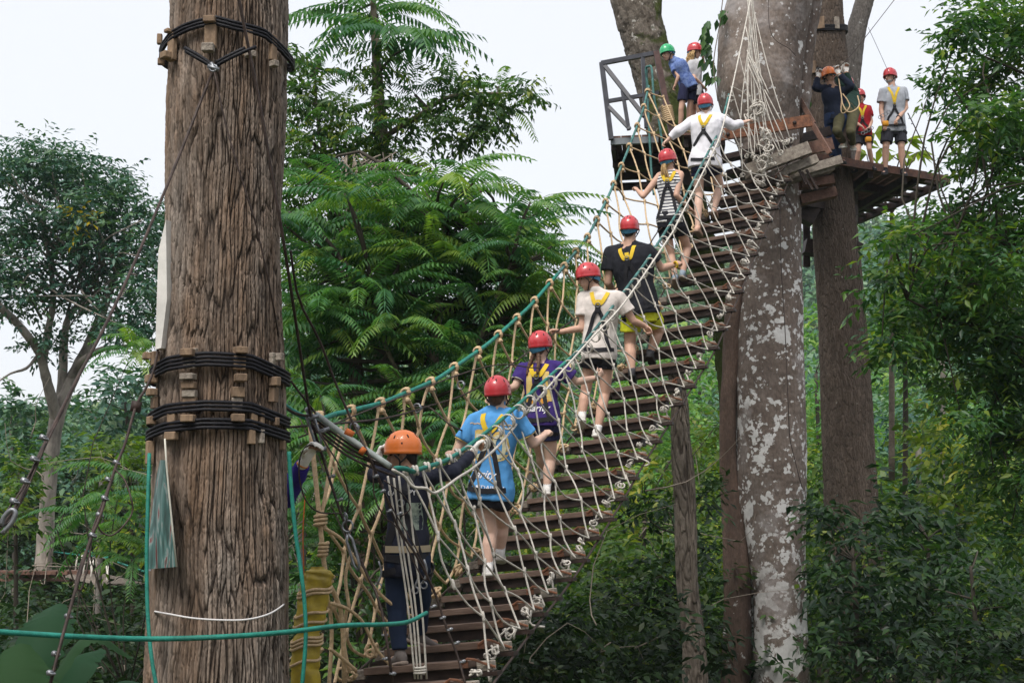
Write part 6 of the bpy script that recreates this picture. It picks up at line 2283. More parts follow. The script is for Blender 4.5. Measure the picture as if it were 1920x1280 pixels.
    # --- helmet
    if helmet:
        mb = MB()
        c = hc + hu * .044 * hs - hf * .008 * hs
        nu, nv = 36, 12
        V, Q = [], []
        for layer, k in ((0, 1.0), (1, .93)):
            for i in range(nv + 1):
                for j in range(nu):
                    ph = 2 * math.pi * j / nu
                    fy = math.cos(ph)
                    lowv = -.36 + .14 * fy if fy > 0 else -.36 - .10 * (-fy)
                    th = (math.pi / 2 - math.asin(max(-.9, lowv))) * i / nv
                    rr_ = k * (1 + .035 * math.sin(ph * 2) ** 2 * math.sin(th))
                    lip = .012 * hs * (i == nv) * (1 - layer)
                    p = c + hr * (math.sin(ph) * math.sin(th) * .104 * hs * rr_ + math.sin(ph) * lip) + hf * (fy * math.sin(th) * .130 * hs * rr_ + fy * lip) + hu * (math.cos(th) * .126 * hs * k)
                    V.append(p)
        n1 = (nv + 1) * nu
        for i in range(nv):
            for j in range(nu):
                a, b = i * nu + j, i * nu + (j + 1) % nu
                Q.append((a, a + nu, b + nu, b))
                Q.append((n1 + a, n1 + b, n1 + b + nu, n1 + a + nu))
        for j in range(nu):
            a, b = nv * nu + j, nv * nu + (j + 1) % nu
            Q.append((a, n1 + a, n1 + b, b))
        mb.add([tuple(v) for v in V], Q)
        hm = mb.build('helmet', helmet, t)
        mv = MB()     # vent slots and rivets
        for ph, th in [(.5, .85), (-.5, .85), (1.1, .9), (-1.1, .9), (2.0, .95), (-2.0, .95), (2.75, .95), (-2.75, .95), (3.14, .7), (1.57, 1.35), (-1.57, 1.35)]:
            dirn = hr * (math.sin(ph) * math.sin(th) * .104) + hf * (math.cos(ph) * math.sin(th) * .130) + hu * (math.cos(th) * .126)
            nrm = nz(dirn)
            tg = nz(hu - nrm * hu.dot(nrm))
            sdv = nz(tg.cross(nrm))
            mv.ell(c + dirn * hs * 1.004, sdv * .006 * hs, tg * (.019 if th < 1.2 else .008) * hs, nrm * .003, 8, 6)
        mv.build('vents', M_strap, hm)
        ms = MB()     # chin strap
        for sg in (-1, 1):
            a = c - hu * .045 * hs + hr * sg * .094 * hs + hf * .02 * hs
            ms.tube(spline([a + hf * .04 * hs, hc - hu * .045 * hs + hr * sg * .082 * hs + hf * .02 * hs, hc - hu * .122 * hs + hr * sg * .02 * hs + hf * .035 * hs], 8), .006, 5)
            ms.tube(spline([a - hf * .06 * hs, hc - hu * .03 * hs + hr * sg * .086 * hs - hf * .02 * hs, hc - hu * .055 * hs + hr * sg * .080 * hs + hf * .015 * hs], 8), .006, 5)
        ms.build('chin_strap', M_strap, t)
        if net:
            mn = MB()
            cc = hc + hu * .022 * hs - hf * .02 * hs
            V, Q = [], []
            for i in range(7):
                for j in range(24):
                    ph = 2 * math.pi * j / 24
                    th = 1.45 + .85 * i / 6 * (.55 - .45 * math.cos(ph))
                    p = cc + hr * math.sin(ph) * math.sin(th) * .096 * hs + hf * math.cos(ph) * math.sin(th) * .113 * hs + hu * math.cos(th) * .122 * hs
                    V.append(p)
            for i in range(6):
                for j in range(24):
                    a, b = i * 24 + j, i * 24 + (j + 1) % 24
                    Q.append((a, a + 24, b + 24, b))
            mn.add([tuple(v) for v in V], Q)
            mn.build('hair_net', net if net is not True else M_net, t)
    if extra:
        extra(B)
    return B


def projector(B, side=-1, name='shirt'):
    """(u, v) on the torso -> point and normal on the clothes; side -1 back, +1 front; u along R in metres, v 0 hip .. 1 shoulder"""
    o = B.shirt
    me = o.data
    org = Vector(B.t['_w'])
    bvh = BVHTree.FromPolygons([v.co + org for v in me.vertices], [tuple(p.vertices) for p in me.polygons])
    def f(u, v, off=.004):
        c = B.hipc + B.up * (B.T * v) + B.R * u + B.F * side * .6
        hit = bvh.ray_cast(c, -B.F * side)
        if hit[0] is None:
            q = bvh.find_nearest(B.hipc + B.up * (B.T * v) + B.R * u)
            return q[0] + q[1] * off, q[1]
        return hit[0] + B.F * side * off, B.F * side
    return f


def harness(B, side=-1, k=1.0, w=.042, long_=True, dring=.66, wide=.115, ym=None):
    s = B.s
    f = projector(B, side)
    t = B.t
    def band(mb, pts, wd, n=16, off=.006):
        P2 = spline([(a, b, 0) for a, b in pts], n)
        P3, N3 = [], []
        for a, b, _ in P2:
            p, nn = f(a * s, b, off)
            P3.append(p)
            N3.append(nn)
        ribbon(mb, P3, N3, wd, .005)
    hs = thing_part('harness', t)
    mb = MB()
    for sg in (-1, 1):
        band(mb, [(sg * .085, 1.07), (sg * .07, .98), (sg * .035, .86), (0, dring + .06)], w)
    band(mb, [(0, dring + .12), (0, dring - .05)], w * 1.15, n=6, off=.010)
    y = mb.build('shoulder_webbing', ym or M_yst, t, smooth=False)
    mb = MB()
    band(mb, [(0, dring + .02), (0, dring - .12)], w * 1.35, n=6, off=.014)
    for sg in (-1, 1):
        band(mb, [(0, dring - .05), (sg * .05, dring - .22), (sg * .10, .22), (sg * .13, .05)] if long_ else [(0, dring - .05), (sg * .07, dring - .2), (sg * .14, dring - .38)], w * .95)
    band(mb, [(-.17, .03), (-.08, .01), (0, .0), (.08, .01), (.17, .03)], w)
    mb.build('black_webbing', M_strap, t, smooth=False)
    mb = MB()
    p, nn = f(0, dring + .02, .022)
    coil(mb, p, nn, .024 * k, .0045, 1.05, n=14, adv=.001)
    mb.build('d_ring', M_galv, t)
    # leg loops
    for sd_ in 'lr':
        mb = MB()
        H, Kn = B.g['h' + sd_], B.g['k' + sd_]
        c = H + (Kn - H) * .22
        ax = nz(Kn - H + B.R * (.35 if sd_ == 'l' else -.35) * (Kn - H).length)
        R_ = .108 * s
        u = nz(B.R - ax * B.R.dot(ax))
        v = ax.cross(u)
        pts = [c + u * math.cos(a) * R_ + v * math.sin(a) * R_ for a in np.linspace(0, 2 * math.pi, 25)]
        ribbon(mb, pts, [u * math.cos(a) + v * math.sin(a) for a in np.linspace(0, 2 * math.pi, 25)], .04, .005)
        mb.build('leg_loop', M_strap, t, smooth=False)


def thing_part(n, t):
    return None


def print_text(B, txt, u, v, h, m, name, side=-1, italic=0.0, off=.004, sx=1.0, rot=0.0):
    """lettering laid onto the shirt surface; h height in metres"""
    cu = bpy.data.curves.new('txt', 'FONT')
    cu.body = txt
    cu.size = 1.0
    cu.align_x = 'CENTER'
    cu.align_y = 'CENTER'
    cu.resolution_u = 3
    cu.shear = italic
    cu.offset = .012
    o = bpy.data.objects.new('txt', cu)
    COL.objects.link(o)
    dg = bpy.context.evaluated_depsgraph_get()
    me = bpy.data.meshes.new_from_object(o.evaluated_get(dg))
    bpy.data.objects.remove(o)
    import bmesh
    bm = bmesh.new()
    bm.from_mesh(me)
    bmesh.ops.triangulate(bm, faces=bm.faces[:])
    es = [e for e in bm.edges if e.calc_length() > .12]
    for _ in range(2):
        bmesh.ops.subdivide_edges(bm, edges=[e for e in bm.edges if e.calc_length() > .15], cuts=1)
        bmesh.ops.triangulate(bm, faces=bm.faces[:])
    f = projector(B, side)
    ca, sa = math.cos(rot), math.sin(rot)
    V = []
    flip = 1 if side < 0 else -1
    for vv in bm.verts:
        x, y = vv.co.x * sx * ca - vv.co.y * sa, vv.co.x * sx * sa + vv.co.y * ca
        p, _ = f(u + flip * x * h, v + y * h / B.T, off)
        V.append(tuple(p))
    T = [[q.index for q in fc.verts] for fc in bm.faces]
    bm.free()
    if T:
        mb = MB()
        mb.add(V, None, T)
        mb.build(name, m, B.t, smooth=False)


def patch(B, poly, m, name, side=-1, off=.002, n=6):
    """flat coloured panel on the shirt; poly = quad corners (u metres, v)"""
    f = projector(B, side)
    a, b, c, d = [np.array(q) for q in poly]
    V, Q = [], []
    for i in range(n + 1):
        for j in range(n + 1):
            x, y = i / n, j / n
            q = (a * (1 - x) + b * x) * (1 - y) + (d * (1 - x) + c * x) * y
            V.append(tuple(f(q[0], q[1], off)[0]))
    for i in range(n):
        for j in range(n):
            k = i * (n + 1) + j
            Q.append((k, k + n + 1, k + n + 2, k + 1))
    mb = MB()
    mb.add(V, Q)
    mb.build(name, m, B.t, smooth=True)


BD = (.36, .93)            # climbing direction
WH = mat('print_white', (.75, .75, .78), rough=.7)
YL = mat('print_yellow', (.72, .62, .26), rough=.7, col2=(.62, .34, .05), vscale=5)
OR = mat('print_orange', (.62, .28, .04), rough=.7)
NV = mat('print_navy', (.05, .09, .22), rough=.7)
hair_br = mat('hair_brown', (.10, .05, .03), rough=.6, var=.4, vscale=40)
hair_bl = mat('hair_blond', (.42, .27, .12), rough=.6, var=.4, vscale=40)
hair_dk = mat('hair_dark', (.02, .016, .014), rough=.5)
hair_gy = mat('hair_grey', (.30, .29, .28), rough=.7)


def braid(B, pts, r, m, name='braid'):
    mb = MB()
    S = spline(pts, 18)
    rr = [r * (1 + .18 * math.sin(i * 2.2)) * (1 - .45 * (i / 17)) for i in range(18)]
    mb.tube(S, rr, 8)
    mb.build(name, m, B.t)


# 1 guide at the lower end, orange helmet
def ex1(B):
    print_text(B, 'CANOPY', 0.0, .80, .05, WH, 'back_print')
    B2 = B
    patch(B, [(-.02, .35), (.13, .35), (.13, .68), (-.02, .68)], mat('shirt_print', (.30, .36, .30), rough=.8, col2=(.03, .05, .06), vscale=22), 'picture_print')
    mb = MB()
    f = projector(B, -1)
    pts, nn = [], []
    for a in np.linspace(-.17, .17, 14):
        p, n_ = f(a, .12, .012)
        pts.append(p)
        nn.append(n_)
    ribbon(mb, pts, nn, .045, .006)
    mb.build('belt', mat('belt_tan', (.35, .29, .2), rough=.8), B.t, smooth=False)
    mb = MB()
    for a, b, c in [(-.16, -.12, .5), (.16, -.10, .5), (.10, -.16, .4)]:
        p = B.hipc + B.R * a + B.up * B.T * (b + .1) - B.F * .12
        mb.tube(spline([p, p + Vector((.02, 0, -.08)), p + Vector((-.01, 0, -.16))], 6), .008, 5)
        coil(mb, p + Vector((0, 0, -.17)), (0, 1, 0), .022, .006, 1.1)
    mb.build('carabiner', M_galv, B.t)


guide = cloth('guide_jacket', (.018, .020, .034))
B1 = person('guide in orange helmet and dark navy jacket gripping the near handrail at the lowest treads', 9.75, .93,
            dict(head=(755, 852), neck=(762, 884), sl=(718, 897, .05), sr=(806, 900, -.10), el=(702, 890, .20), wl=(708, 862, .22), fl=(715, 830, .22), er=(850, 884, .12), wr=(887, 848, .55), fr=(904, 818, .65),
                 hl=(742, 1046), hr=(784, 1046), kl=(744, 1140, .05), kr=(790, 1122, .16), al=(750, 1226), ar=(786, 1188, .35), tl=(736, 1236, .12), tr=(800, 1196, .35)),
            (.25, .97), (-.98, -.02, -.12), helmet=M_org, hair=hair_dk, skin=SKINT, shirt=guide, pants=cloth('dark_jeans', (.016, .026, .055)), shoes=(mat('grey_shoe', (.14, .12, .11)), mat('tan_sole', (.30, .24, .2))),
            sleeve=1.85, pantlen=1.9, gloves=True, curl=(1.1, 1.1), palm=((0, 0, -1), (.3, -.5, -.8)), extra=ex1, net=False, hemdrop=.12, seed=1)
harness(B1, -1, w=.05, ym=M_strap)

# arm behind the trunk: the whole person stands there
person('person in white glove and purple long sleeve reaching out from behind the big trunk', 9.3, 1.06,
       dict(head=(470, 800), neck=(468, 845), sl=(420, 872), sr=(515, 955 - 70), el=(400, 970), wl=(420, 1030, -.1), fl=(425, 1060, -.1), er=(536, 935, -.2), wr=(572, 862, -.5), fr=(592, 826, -.55),
            hl=(445, 1040), hr=(490, 1040), kl=(445, 1160), kr=(490, 1160), al=(445, 1270, .05), ar=(490, 1270, .05), tl=(440, 1285, -.1), tr=(500, 1285, -.1)),
       (.4, -.9), (.6, -.7, 0), helmet=M_org, hair=hair_dk, skin=SKINT, shirt=cloth('purple_sleeve', (.040, .028, .24)), pants=cloth('black_trousers', (.02, .02, .025)), shoes=(M_strap, M_solek),
       sleeve=1.86, pantlen=1.9, gloves=True, curl=(.5, .75), palm=((0, -1, 0), (.2, -.3, -1)), net=False, seed=2)


# 2 light blue jersey
BLU = cloth('blue_jersey', (.09, .30, .62))
def ex2(B):
    f = projector(B, -1)
    patch(B, [(-.125, .56), (-.025, .56), (-.025, .84), (-.125, .84)], YL, 'number_panel')
    print_text(B, '5', -.085, .60, .34, YL, 'number', sx=.95, off=.005)
    print_text(B, '0', .085, .60, .34, YL, 'number', sx=.95, off=.005)
    print_text(B, '5', -.085, .60, .27, mat('number_core', (.62, .60, .42)), 'number_core', sx=.95, off=.0075)
    print_text(B, '0', .085, .60, .27, mat('number_core', (.62, .60, .42)), 'number_core', sx=.9, off=.0075)
    print_text(B, 'Clarity', -.055, .225, .095, WH, 'script_print', italic=.35, off=.006)
    print_text(B, 'DAIKIN', .065, .045, .048, WH, 'sponsor_print', off=.006, sx=1.15)
    patch(B, [(-.065, .02), (-.04, .05), (-.03, .075), (-.07, .075)], WH, 'sponsor_mark', off=.007, n=3)
    for sg in (-1, 1):
        print_text(B, '~~~' , sg * .11, .93, .09, mat('print_pale_orange', (.55, .42, .3)), 'shoulder_print', off=.004)
    # sleeve trims
    mb = MB()
    for sd_ in 'lr':
        S, E = B.g['s' + sd_], B.g['e' + sd_]
        coil(mb, S + (E - S) * .64, E - S, .073 * B.s, .005, 1.05, n=16, adv=.001)
    mb.build('sleeve_trim', YL, B.t)
    mb = MB()
    for sg, sd_ in ((-1, 'l'), (1, 'r')):
        H, K_ = B.g['h' + sd_], B.g['k' + sd_]
        mb.capsule(H + (K_ - H) * .0, H + (K_ - H) * .34, .098 * B.s, .092 * B.s, flat0=True, flat1=True)
    mb.build('undershorts', mat('undershort_grey', (.42, .44, .52), rough=.8), B.t)


B2 = person('climber in light blue number 50 jersey, red helmet and dark shorts', 11.55, 1.0,
            dict(head=(934, 742), neck=(935, 766), sl=(890, 792, .05), sr=(972, 792, -.05), el=(856, 850, .05), wl=(846, 858, .32), fl=(838, 838, .42), er=(999, 832, .0), wr=(1020, 817, .22), fr=(1030, 806, .28),
                 hl=(902, 922, .03), hr=(938, 922, -.02), kl=(920, 1000, .06), kr=(942, 985, .25), al=(915, 1064, -.02), ar=(938, 1034, .28), tl=(912, 1082, .16), tr=(940, 1044, .45)),
            BD, (.40, .91, .0), helmet=M_red, hair=hair_br, skin=SKINB, shirt=BLU, pants=cloth('black_shorts', (.02, .02, .026)), shoes=(mat('white_shoe', (.66, .64, .62)), M_sole), fem=True,
            sleeve=.62, pantlen=.12, w=1.06, curl=(1.3, 1.3), palm=((.3, -.2, -1), (-.3, -.2, -.9)), extra=ex2, socks=mat('white_sock', (.7, .7, .7)), hemdrop=.02, tight=.008, net=False, seed=3)
harness(B2, -1, dring=.74)

# 3 purple jersey with two braids
PUR = cloth('purple_jersey', (.045, .025, .15))
def ex3(B):
    for sg in (-1, 1):
        patch(B, [(sg * .045, .36), (sg * .13, .36), (sg * .11, .92), (sg * .055, .92)], YL, 'yellow_panel', off=.003)
        patch(B, [(sg * .02, .30), (sg * .10, .34), (sg * .12, .44), (sg * .04, .46)], OR, 'orange_panel', off=.0045)
    print_text(B, 'Clarity', -.02, .23, .095, WH, 'script_print', italic=.35, off=.006)
    print_text(B, 'DAIKIN', .06, .0, .045, WH, 'sponsor_print', off=.006, sx=1.15)
    patch(B, [(-.075, -.02), (-.045, .02), (-.035, .04), (-.08, .04)], WH, 'sponsor_mark', off=.007, n=3)
    hc, hu, hr, hf = B.hc, B.hu, B.hr, B.hf
    for sg in (-1, 1):
        braid(B, [hc - hu * .05 - hf * .07 + hr * sg * .02, hc - hu * .12 - hf * .09 + hr * sg * .045, hc - hu * .19 - hf * .12 + hr * sg * .058, hc - hu * .27 - hf * .14 + hr * sg * .062], .024, hair_br)
    mb = MB()
    for sd_ in 'lr':
        S, E = B.g['s' + sd_], B.g['e' + sd_]
        coil(mb, S + (E - S) * .66, E - S, .071 * B.s, .006, 1.05, n=16, adv=.001)
    mb.build('sleeve_trim', mat('trim_pale', (.6, .56, .5)), B.t)


B3 = person('climber in dark purple jersey with yellow panels, two brown braids and red helmet', 13.55, .94,
            dict(head=(1014, 652), neck=(1015, 682), sl=(981, 696, .05), sr=(1050, 694, -.05), el=(966, 724, .0), wl=(928, 742, .05), fl=(908, 752, .08), er=(1080, 716, .0), wr=(1119, 708, .12), fr=(1134, 694, .14),
                 hl=(1001, 790, .03), hr=(1030, 790, -.03), kl=(1014, 850, .24), kr=(1032, 862, .06), al=(1020, 885, .35), ar=(1025, 916, .0), tl=(1024, 890, .5), tr=(1022, 932, .15)),
            BD, (.62, .76, .05), helmet=M_red, hair=hair_br, skin=SKINB, shirt=PUR, pants=cloth('navy_shorts', (.022, .024, .06)), shoes=(mat('white_shoe', (.66, .64, .62)), M_sole), fem=True,
            sleeve=.68, pantlen=.48, w=1.08, curl=(1.0, 1.2), palm=((0, -.3, -1), (-.8, .3, -.3)), extra=ex3, socks=mat('white_sock', (.7, .7, .7)), tight=.008, seed=4)
harness(B3, -1, dring=.80)

# 4 white tee, looking down to the left
def ex4(B):
    hc, hu, hr, hf = B.hc, B.hu, B.hr, B.hf
    braid(B, [hc - hu * .02 - hf * .08, hc - hu * .10 - hf * .085, hc - hu * .15 - hf * .07], .022, hair_br, 'hair_tie')
B4 = person('smiling climber in off-white tee and black shorts looking down to the left', 14.6, 1.02,
            dict(head=(1103, 522), neck=(1116, 549), sl=(1096, 562, .06), sr=(1161, 562, -.05), el=(1091, 615, .03), wl=(1050, 622, .10), fl=(1033, 618, .14), er=(1188, 602, -.02), wr=(1209, 611, .04), fr=(1219, 622, .06),
                 hl=(1108, 660, .03), hr=(1138, 660, -.03), kl=(1098, 735, .14), kr=(1134, 738, .05), al=(1091, 780, .05), ar=(1120, 808, -.05), tl=(1088, 796, .2), tr=(1128, 822, .08)),
            (.30, .95), (-.80, -.15, -.42), helmet=M_red, hair=hair_br, skin=SKIN, shirt=cloth('offwhite_tee', (.66, .60, .56)), pants=cloth('black_shorts', (.02, .02, .026)), shoes=(mat('white_shoe', (.66, .64, .62)), M_sole), fem=False,
            sleeve=.62, pantlen=.40, w=.98, curl=(1.3, 1.3), palm=((0, -.3, -1), (-.5, -.5, -.6)), socks=mat('white_sock', (.7, .7, .7)), extra=ex4, tight=.012, hemdrop=.05, seed=5)
harness(B4, -1, dring=.80)

# 5 black tee, yellow shorts
B5 = person('broad man in black tee and bright yellow shorts seen from behind', 15.85, 1.02,
            dict(head=(1181, 432), neck=(1181, 456), sl=(1146, 478, .06), sr=(1216, 474, -.06), el=(1140, 530, .08), wl=(1150, 548, .38), fl=(1158, 540, .45), er=(1240, 503, .0), wr=(1266, 496, .18), fr=(1277, 490, .24),
                 hl=(1184, 584, .04), hr=(1216, 582, -.04), kl=(1181, 645, .12), kr=(1234, 622, .20), al=(1185, 698, .0), ar=(1219, 662, .12), tl=(1187, 716, .15), tr=(1224, 680, .28)),
            (.36, .93), (.36, .93, .05), helmet=M_red, hair=hair_dk, skin=SKIN, shirt=cloth('black_tee', (.018, .019, .025)), pants=cloth('yellow_shorts', (.58, .60, .03), var=.1), shoes=(mat('black_shoe', (.035, .035, .04)), M_solek),
            sleeve=.60, pantlen=.62, w=1.28, shw=1.0, curl=(1.2, 1.1), palm=((0, 0, -1), (-.4, .3, -.8)), socks=mat('grey_sock', (.10, .10, .12)), tight=.014, hemdrop=-.02, seed=6)
harness(B5, -1, dring=.84)
mb = MB()
coil(mb, P(1268, 496, 15.95), (.8, .3, .2), .036, .010, 1.1)
mb.build('wristband', M_yst, B5.t)

# 6 striped tank top
def stripes():
    m = cloth('striped_cotton', (.6, .6, .6))
    m = m.copy()
    N, L = m.node_tree.nodes, m.node_tree.links
    tc = N.new('ShaderNodeTexCoord')
    wv = N.new('ShaderNodeTexWave')
    wv.bands_direction = 'Z'
    wv.inputs['Scale'].default_value = 7.5
    wv.inputs['Distortion'].default_value = .5
    wv.inputs['Detail'].default_value = 1
    cr = N.new('ShaderNodeValToRGB')
    cr.color_ramp.interpolation = 'CONSTANT'
    cr.color_ramp.elements[0].color = (.04, .045, .07, 1)
    cr.color_ramp.elements[1].position = .38
    cr.color_ramp.elements[1].color = (.68, .67, .66, 1)
    L.new(tc.outputs['Object'], wv.inputs['Vector'])
    L.new(wv.outputs[0], cr.inputs[0])
    L.new(cr.outputs[0], N['Principled BSDF'].inputs['Base Color'])
    return m


def ex6(B):
    hc, hu, hr, hf = B.hc, B.hu, B.hr, B.hf
    mb = MB()
    for k in range(16):
        o = hr * (.03 * math.sin(k * 1.7)) + hf * (.012 * math.cos(k * 2.3))
        mb.tube(spline([hc - hu * .02 - hf * .085 + o * .5, hc - hu * .11 - hf * .115 + o, hc - hu * .20 - hf * .10 + o * 1.5, hc - hu * (.27 + .02 * math.sin(k)) - hf * .085 + o * 1.8], 8), [.014, .015, .014, .012, .010, .008, .006, .003], 5)
    mb.build('ponytail', hair_bl, B.t)
    mb = MB()
    for sd_, sg in (('l', -1), ('r', 1)):
        a = B.shc + B.R * sg * .055 + B.up * .05
        mb.tube(spline([B.shc + B.R * sg * .095 - B.up * .10 - B.F * .105, a + B.R * sg * .01 - B.F * .03 + B.up * .02, B.shc + B.R * sg * .085 - B.up * .10 + B.F * .10], 12), .014, 6, r2=.006)
    mb.build('shoulder_straps', B.shirt.data.materials[0], B.t)


B6 = person('climber in striped tank top and black shorts with blond ponytail under a red helmet', 17.6, .97,
            dict(head=(1253, 303), neck=(1257, 322), sl=(1236, 334, .05), sr=(1276, 331, -.05), el=(1206, 368, .02), wl=(1196, 358, .12), fl=(1190, 350, .18), er=(1268, 366, -.12), wr=(1292, 390, -.02), fr=(1306, 402, .05),
                 hl=(1244, 412, .03), hr=(1268, 410, -.03), kl=(1258, 478, .12), kr=(1289, 464, .14), al=(1266, 520, .02), ar=(1280, 512, .05), tl=(1268, 538, .15), tr=(1284, 522, .2)),
            BD, (.66, .70, .25), helmet=M_red, hair=hair_bl, skin=SKIN, shirt=stripes(), pants=cloth('black_shorts', (.02, .02, .026)), shoes=(mat('blue_grey_shoe', (.22, .27, .33)), mat('tan_sole', (.30, .24, .2))), fem=True,
            sleeveless=True, pantlen=.55, w=.98, curl=(1.2, .5), palm=((0, 0, -1), (0, .3, -1)), extra=ex6, hemdrop=.0, seed=7)
harness(B6, -1, dring=.80)

# 7 white shirt at the top
B7 = person('climber in loose white shirt and navy shorts near the top of the bridge', 18.75, .97,
            dict(head=(1323, 198), neck=(1325, 213), sl=(1301, 229, .05), sr=(1350, 226, -.05), el=(1271, 247, .02), wl=(1252, 263, .06), fl=(1243, 270, .08), er=(1375, 236, -.02), wr=(1397, 229, .08), fr=(1408, 224, .12),
                 hl=(1308, 306, .03), hr=(1336, 306, -.03), kl=(1311, 362, .12), kr=(1350, 350, .16), al=(1308, 428, .0), ar=(1339, 392, .1), tl=(1314, 440, .15), tr=(1342, 404, .28)),
            BD, (.36, .93, .0), helmet=M_red, hair=hair_br, skin=SKINB, shirt=cloth('white_shirt', (.74, .73, .78), var=.06), pants=cloth('navy_shorts', (.022, .024, .06)), shoes=(SKIN, mat('sandal_sole', (.28, .2, .15))), fem=True,
            sleeve=1.72, pantlen=.44, w=1.12, shw=1.0, curl=(1.1, .6), palm=((0, 0, -1), (0, .3, -1)), tight=.028, hemdrop=.02, seed=8)
harness(B7, -1, dring=.72, long_=False)

# 8, 9 children on the railed platform
B8 = person('boy in green helmet and blue patterned shirt leaning over at the railed platform', 21.3, .76,
            dict(head=(1252, 101), neck=(1260, 112), sl=(1260, 122, .05), sr=(1281, 120, -.03), el=(1272, 144, -.06), wl=(1266, 160, -.04), fl=(1262, 168, -.02), er=(1288, 146, .1), wr=(1290, 162, .2), fr=(1292, 168, .2),
                 hl=(1284, 164, -.02), hr=(1300, 162, .05), kl=(1277, 206, -.05), kr=(1292, 205, .06), al=(1275, 240, -.02), ar=(1290, 238, .1), tl=(1268, 247, -.05), tr=(1282, 246, .1)),
            (-.75, -.35, -.25), (-.72, -.45, -.6), helmet=M_grn, hair=hair_bl, skin=SKIN, shirt=mat('blue_pattern', (.07, .12, .34), rough=.85, col2=(.18, .26, .5), vscale=26), pants=cloth('navy_shorts', (.022, .024, .06)), shoes=(M_strap, M_solek),
            sleeve=.6, pantlen=.62, w=1.0, curl=(.9, .9), tight=.012, hemdrop=.0, seed=9)
def ex9(B):
    hc, hu, hr, hf = B.hc, B.hu, B.hr, B.hf
    mb = MB()
    rs = np.random.RandomState(3)
    for k in range(40):
        a = rs.rand() * 3.4 - 1.7
        o = -hf * math.cos(a) * .08 + hr * math.sin(a) * .085
        q = spline([hc + o + hu * .0, hc + o * 1.25 - hu * .09 + Vector(rs.randn(3)) * .01, hc + o * 1.2 - hu * .17 + Vector(rs.randn(3)) * .015, hc + o * 1.2 - hu * .24 + Vector(rs.randn(3)) * .02], 10)
        q = q + np.array([[.008 * math.sin(i * 2.1 + k), .006 * math.cos(i * 1.7 + k), 0] for i in range(10)])
        mb.tube(q, np.linspace(.014, .005, 10), 5)
    mb.build('curls', hair_bl, B.t)
B9 = person('girl with long curly blond hair, red helmet and grey tee beside the boy', 21.7, .86,
            dict(head=(1303, 98), neck=(1300, 112), sl=(1290, 122, .08), sr=(1310, 122, -.08), el=(1303, 148, -.15), wl=(1318, 162, -.05), fl=(1327, 170, .0), er=(1320, 130, .1), wr=(1318, 108, .05), fr=(1316, 100, .02),
                 hl=(1298, 178, .05), hr=(1310, 178, -.03), kl=(1300, 216, .05), kr=(1312, 216, -.03), al=(1300, 250, .05), ar=(1312, 250, -.03), tl=(1310, 256, .0), tr=(1322, 256, -.05)),
            (.75, -.2, -.1), (.78, -.25, -.55), helmet=M_red, hair=hair_bl, skin=SKIN, shirt=cloth('pale_grey_tee', (.50, .50, .52)), pants=cloth('black_shorts', (.02, .02, .026)), shoes=(M_strap, M_solek), fem=True,
            sleeve=.5, pantlen=.45, w=.92, curl=(.8, .5), extra=ex9, tight=.010, seed=10)

# 10, 11 tandem guides at the right platform
def ex10(B):
    hc, hu, hr, hf = B.hc, B.hu, B.hr, B.hf
    mb = MB()
    for sg in (-1, 1):
        mb.ell(hc + hu * .008 + hf * .092 + hr * sg * .034, hr * .032, hf * .010, hu * .021, 10, 8)
    mb.tube([hc + hu * .012 + hf * .09 - hr * .07, hc + hu * .012 + hf * .098, hc + hu * .012 + hf * .09 + hr * .07], .005, 5)
    mb.build('sunglasses', mat('teal_lens', (.01, .05, .06), rough=.1, spec=.8), B.t)
B10 = person('guide in orange helmet, sunglasses and dark jacket reaching both arms overhead', 21.9, 1.0,
             dict(head=(1554, 144), neck=(1556, 160), sl=(1542, 170, .05), sr=(1580, 176, -.08), el=(1529, 164, -.05), wl=(1534, 144, .0), fl=(1540, 133, .05), er=(1596, 162, -.22), wr=(1572, 138, -.16), fr=(1566, 123, -.1),
                  hl=(1556, 222, .05), hr=(1578, 222, -.05), kl=(1558, 256, .0), kr=(1568, 258, -.05), al=(1562, 296, .05), ar=(1572, 298, .0), tl=(1572, 300, -.05), tr=(1582, 302, -.1)),
             (.45, -.85, 0), (.50, -.85, -.02), helmet=M_org, hair=hair_dk, skin=SKINT, shirt=cloth('navy_jacket', (.016, .022, .042)), pants=cloth('blue_jeans', (.025, .045, .11)), shoes=(M_strap, M_solek),
             sleeve=1.85, pantlen=1.9, w=1.25, gloves=True, curl=(1.0, 1.0), palm=((0, -1, .3), (0, -1, .3)), extra=ex10, net=False, seed=11)
B11 = person('passenger in olive trousers and dark green top hanging from the zip line with knees bent', 22.3, .98,
             dict(head=(1588, 160, .55), neck=(1590, 172, .4), sl=(1580, 178, .2), sr=(1604, 178, .1), el=(1578, 160, -.1), wl=(1566, 140, -.1), fl=(1565, 124, -.05), er=(1592, 156, -.1), wr=(1587, 134, -.1), fr=(1587, 118, -.05),
                  hl=(1576, 212, -.35), hr=(1600, 212, -.4), kl=(1569, 246, -.85), kr=(1595, 248, -.85), al=(1582, 268, -.6), ar=(1599, 272, -.55), tl=(1574, 276, -.8), tr=(1604, 284, -.8)),
             (.1, -.98, 0), (.2, -.9, -.2), helmet=M_red, hair=hair_dk, skin=SKINT, shirt=cloth('green_top', (.018, .045, .035)), pants=cloth('olive_trousers', (.085, .078, .040)), shoes=(mat('canvas_shoe', (.35, .33, .26)), M_sole),
             sleeve=1.85, pantlen=1.88, w=1.15, gloves=True, curl=(.9, .9), palm=((0, -1, .3), (0, -1, .3)), net=False, seed=12)
one('rope_loop', 'pale rope loop hanging at the waist of the passenger', 'rope', [(1577, 175, 21.5), (1580, 195, 21.4), (1590, 210, 21.35), (1604, 206, 21.4), (1611, 196, 21.5), (1608, 180, 21.6)], .010, M_tan)
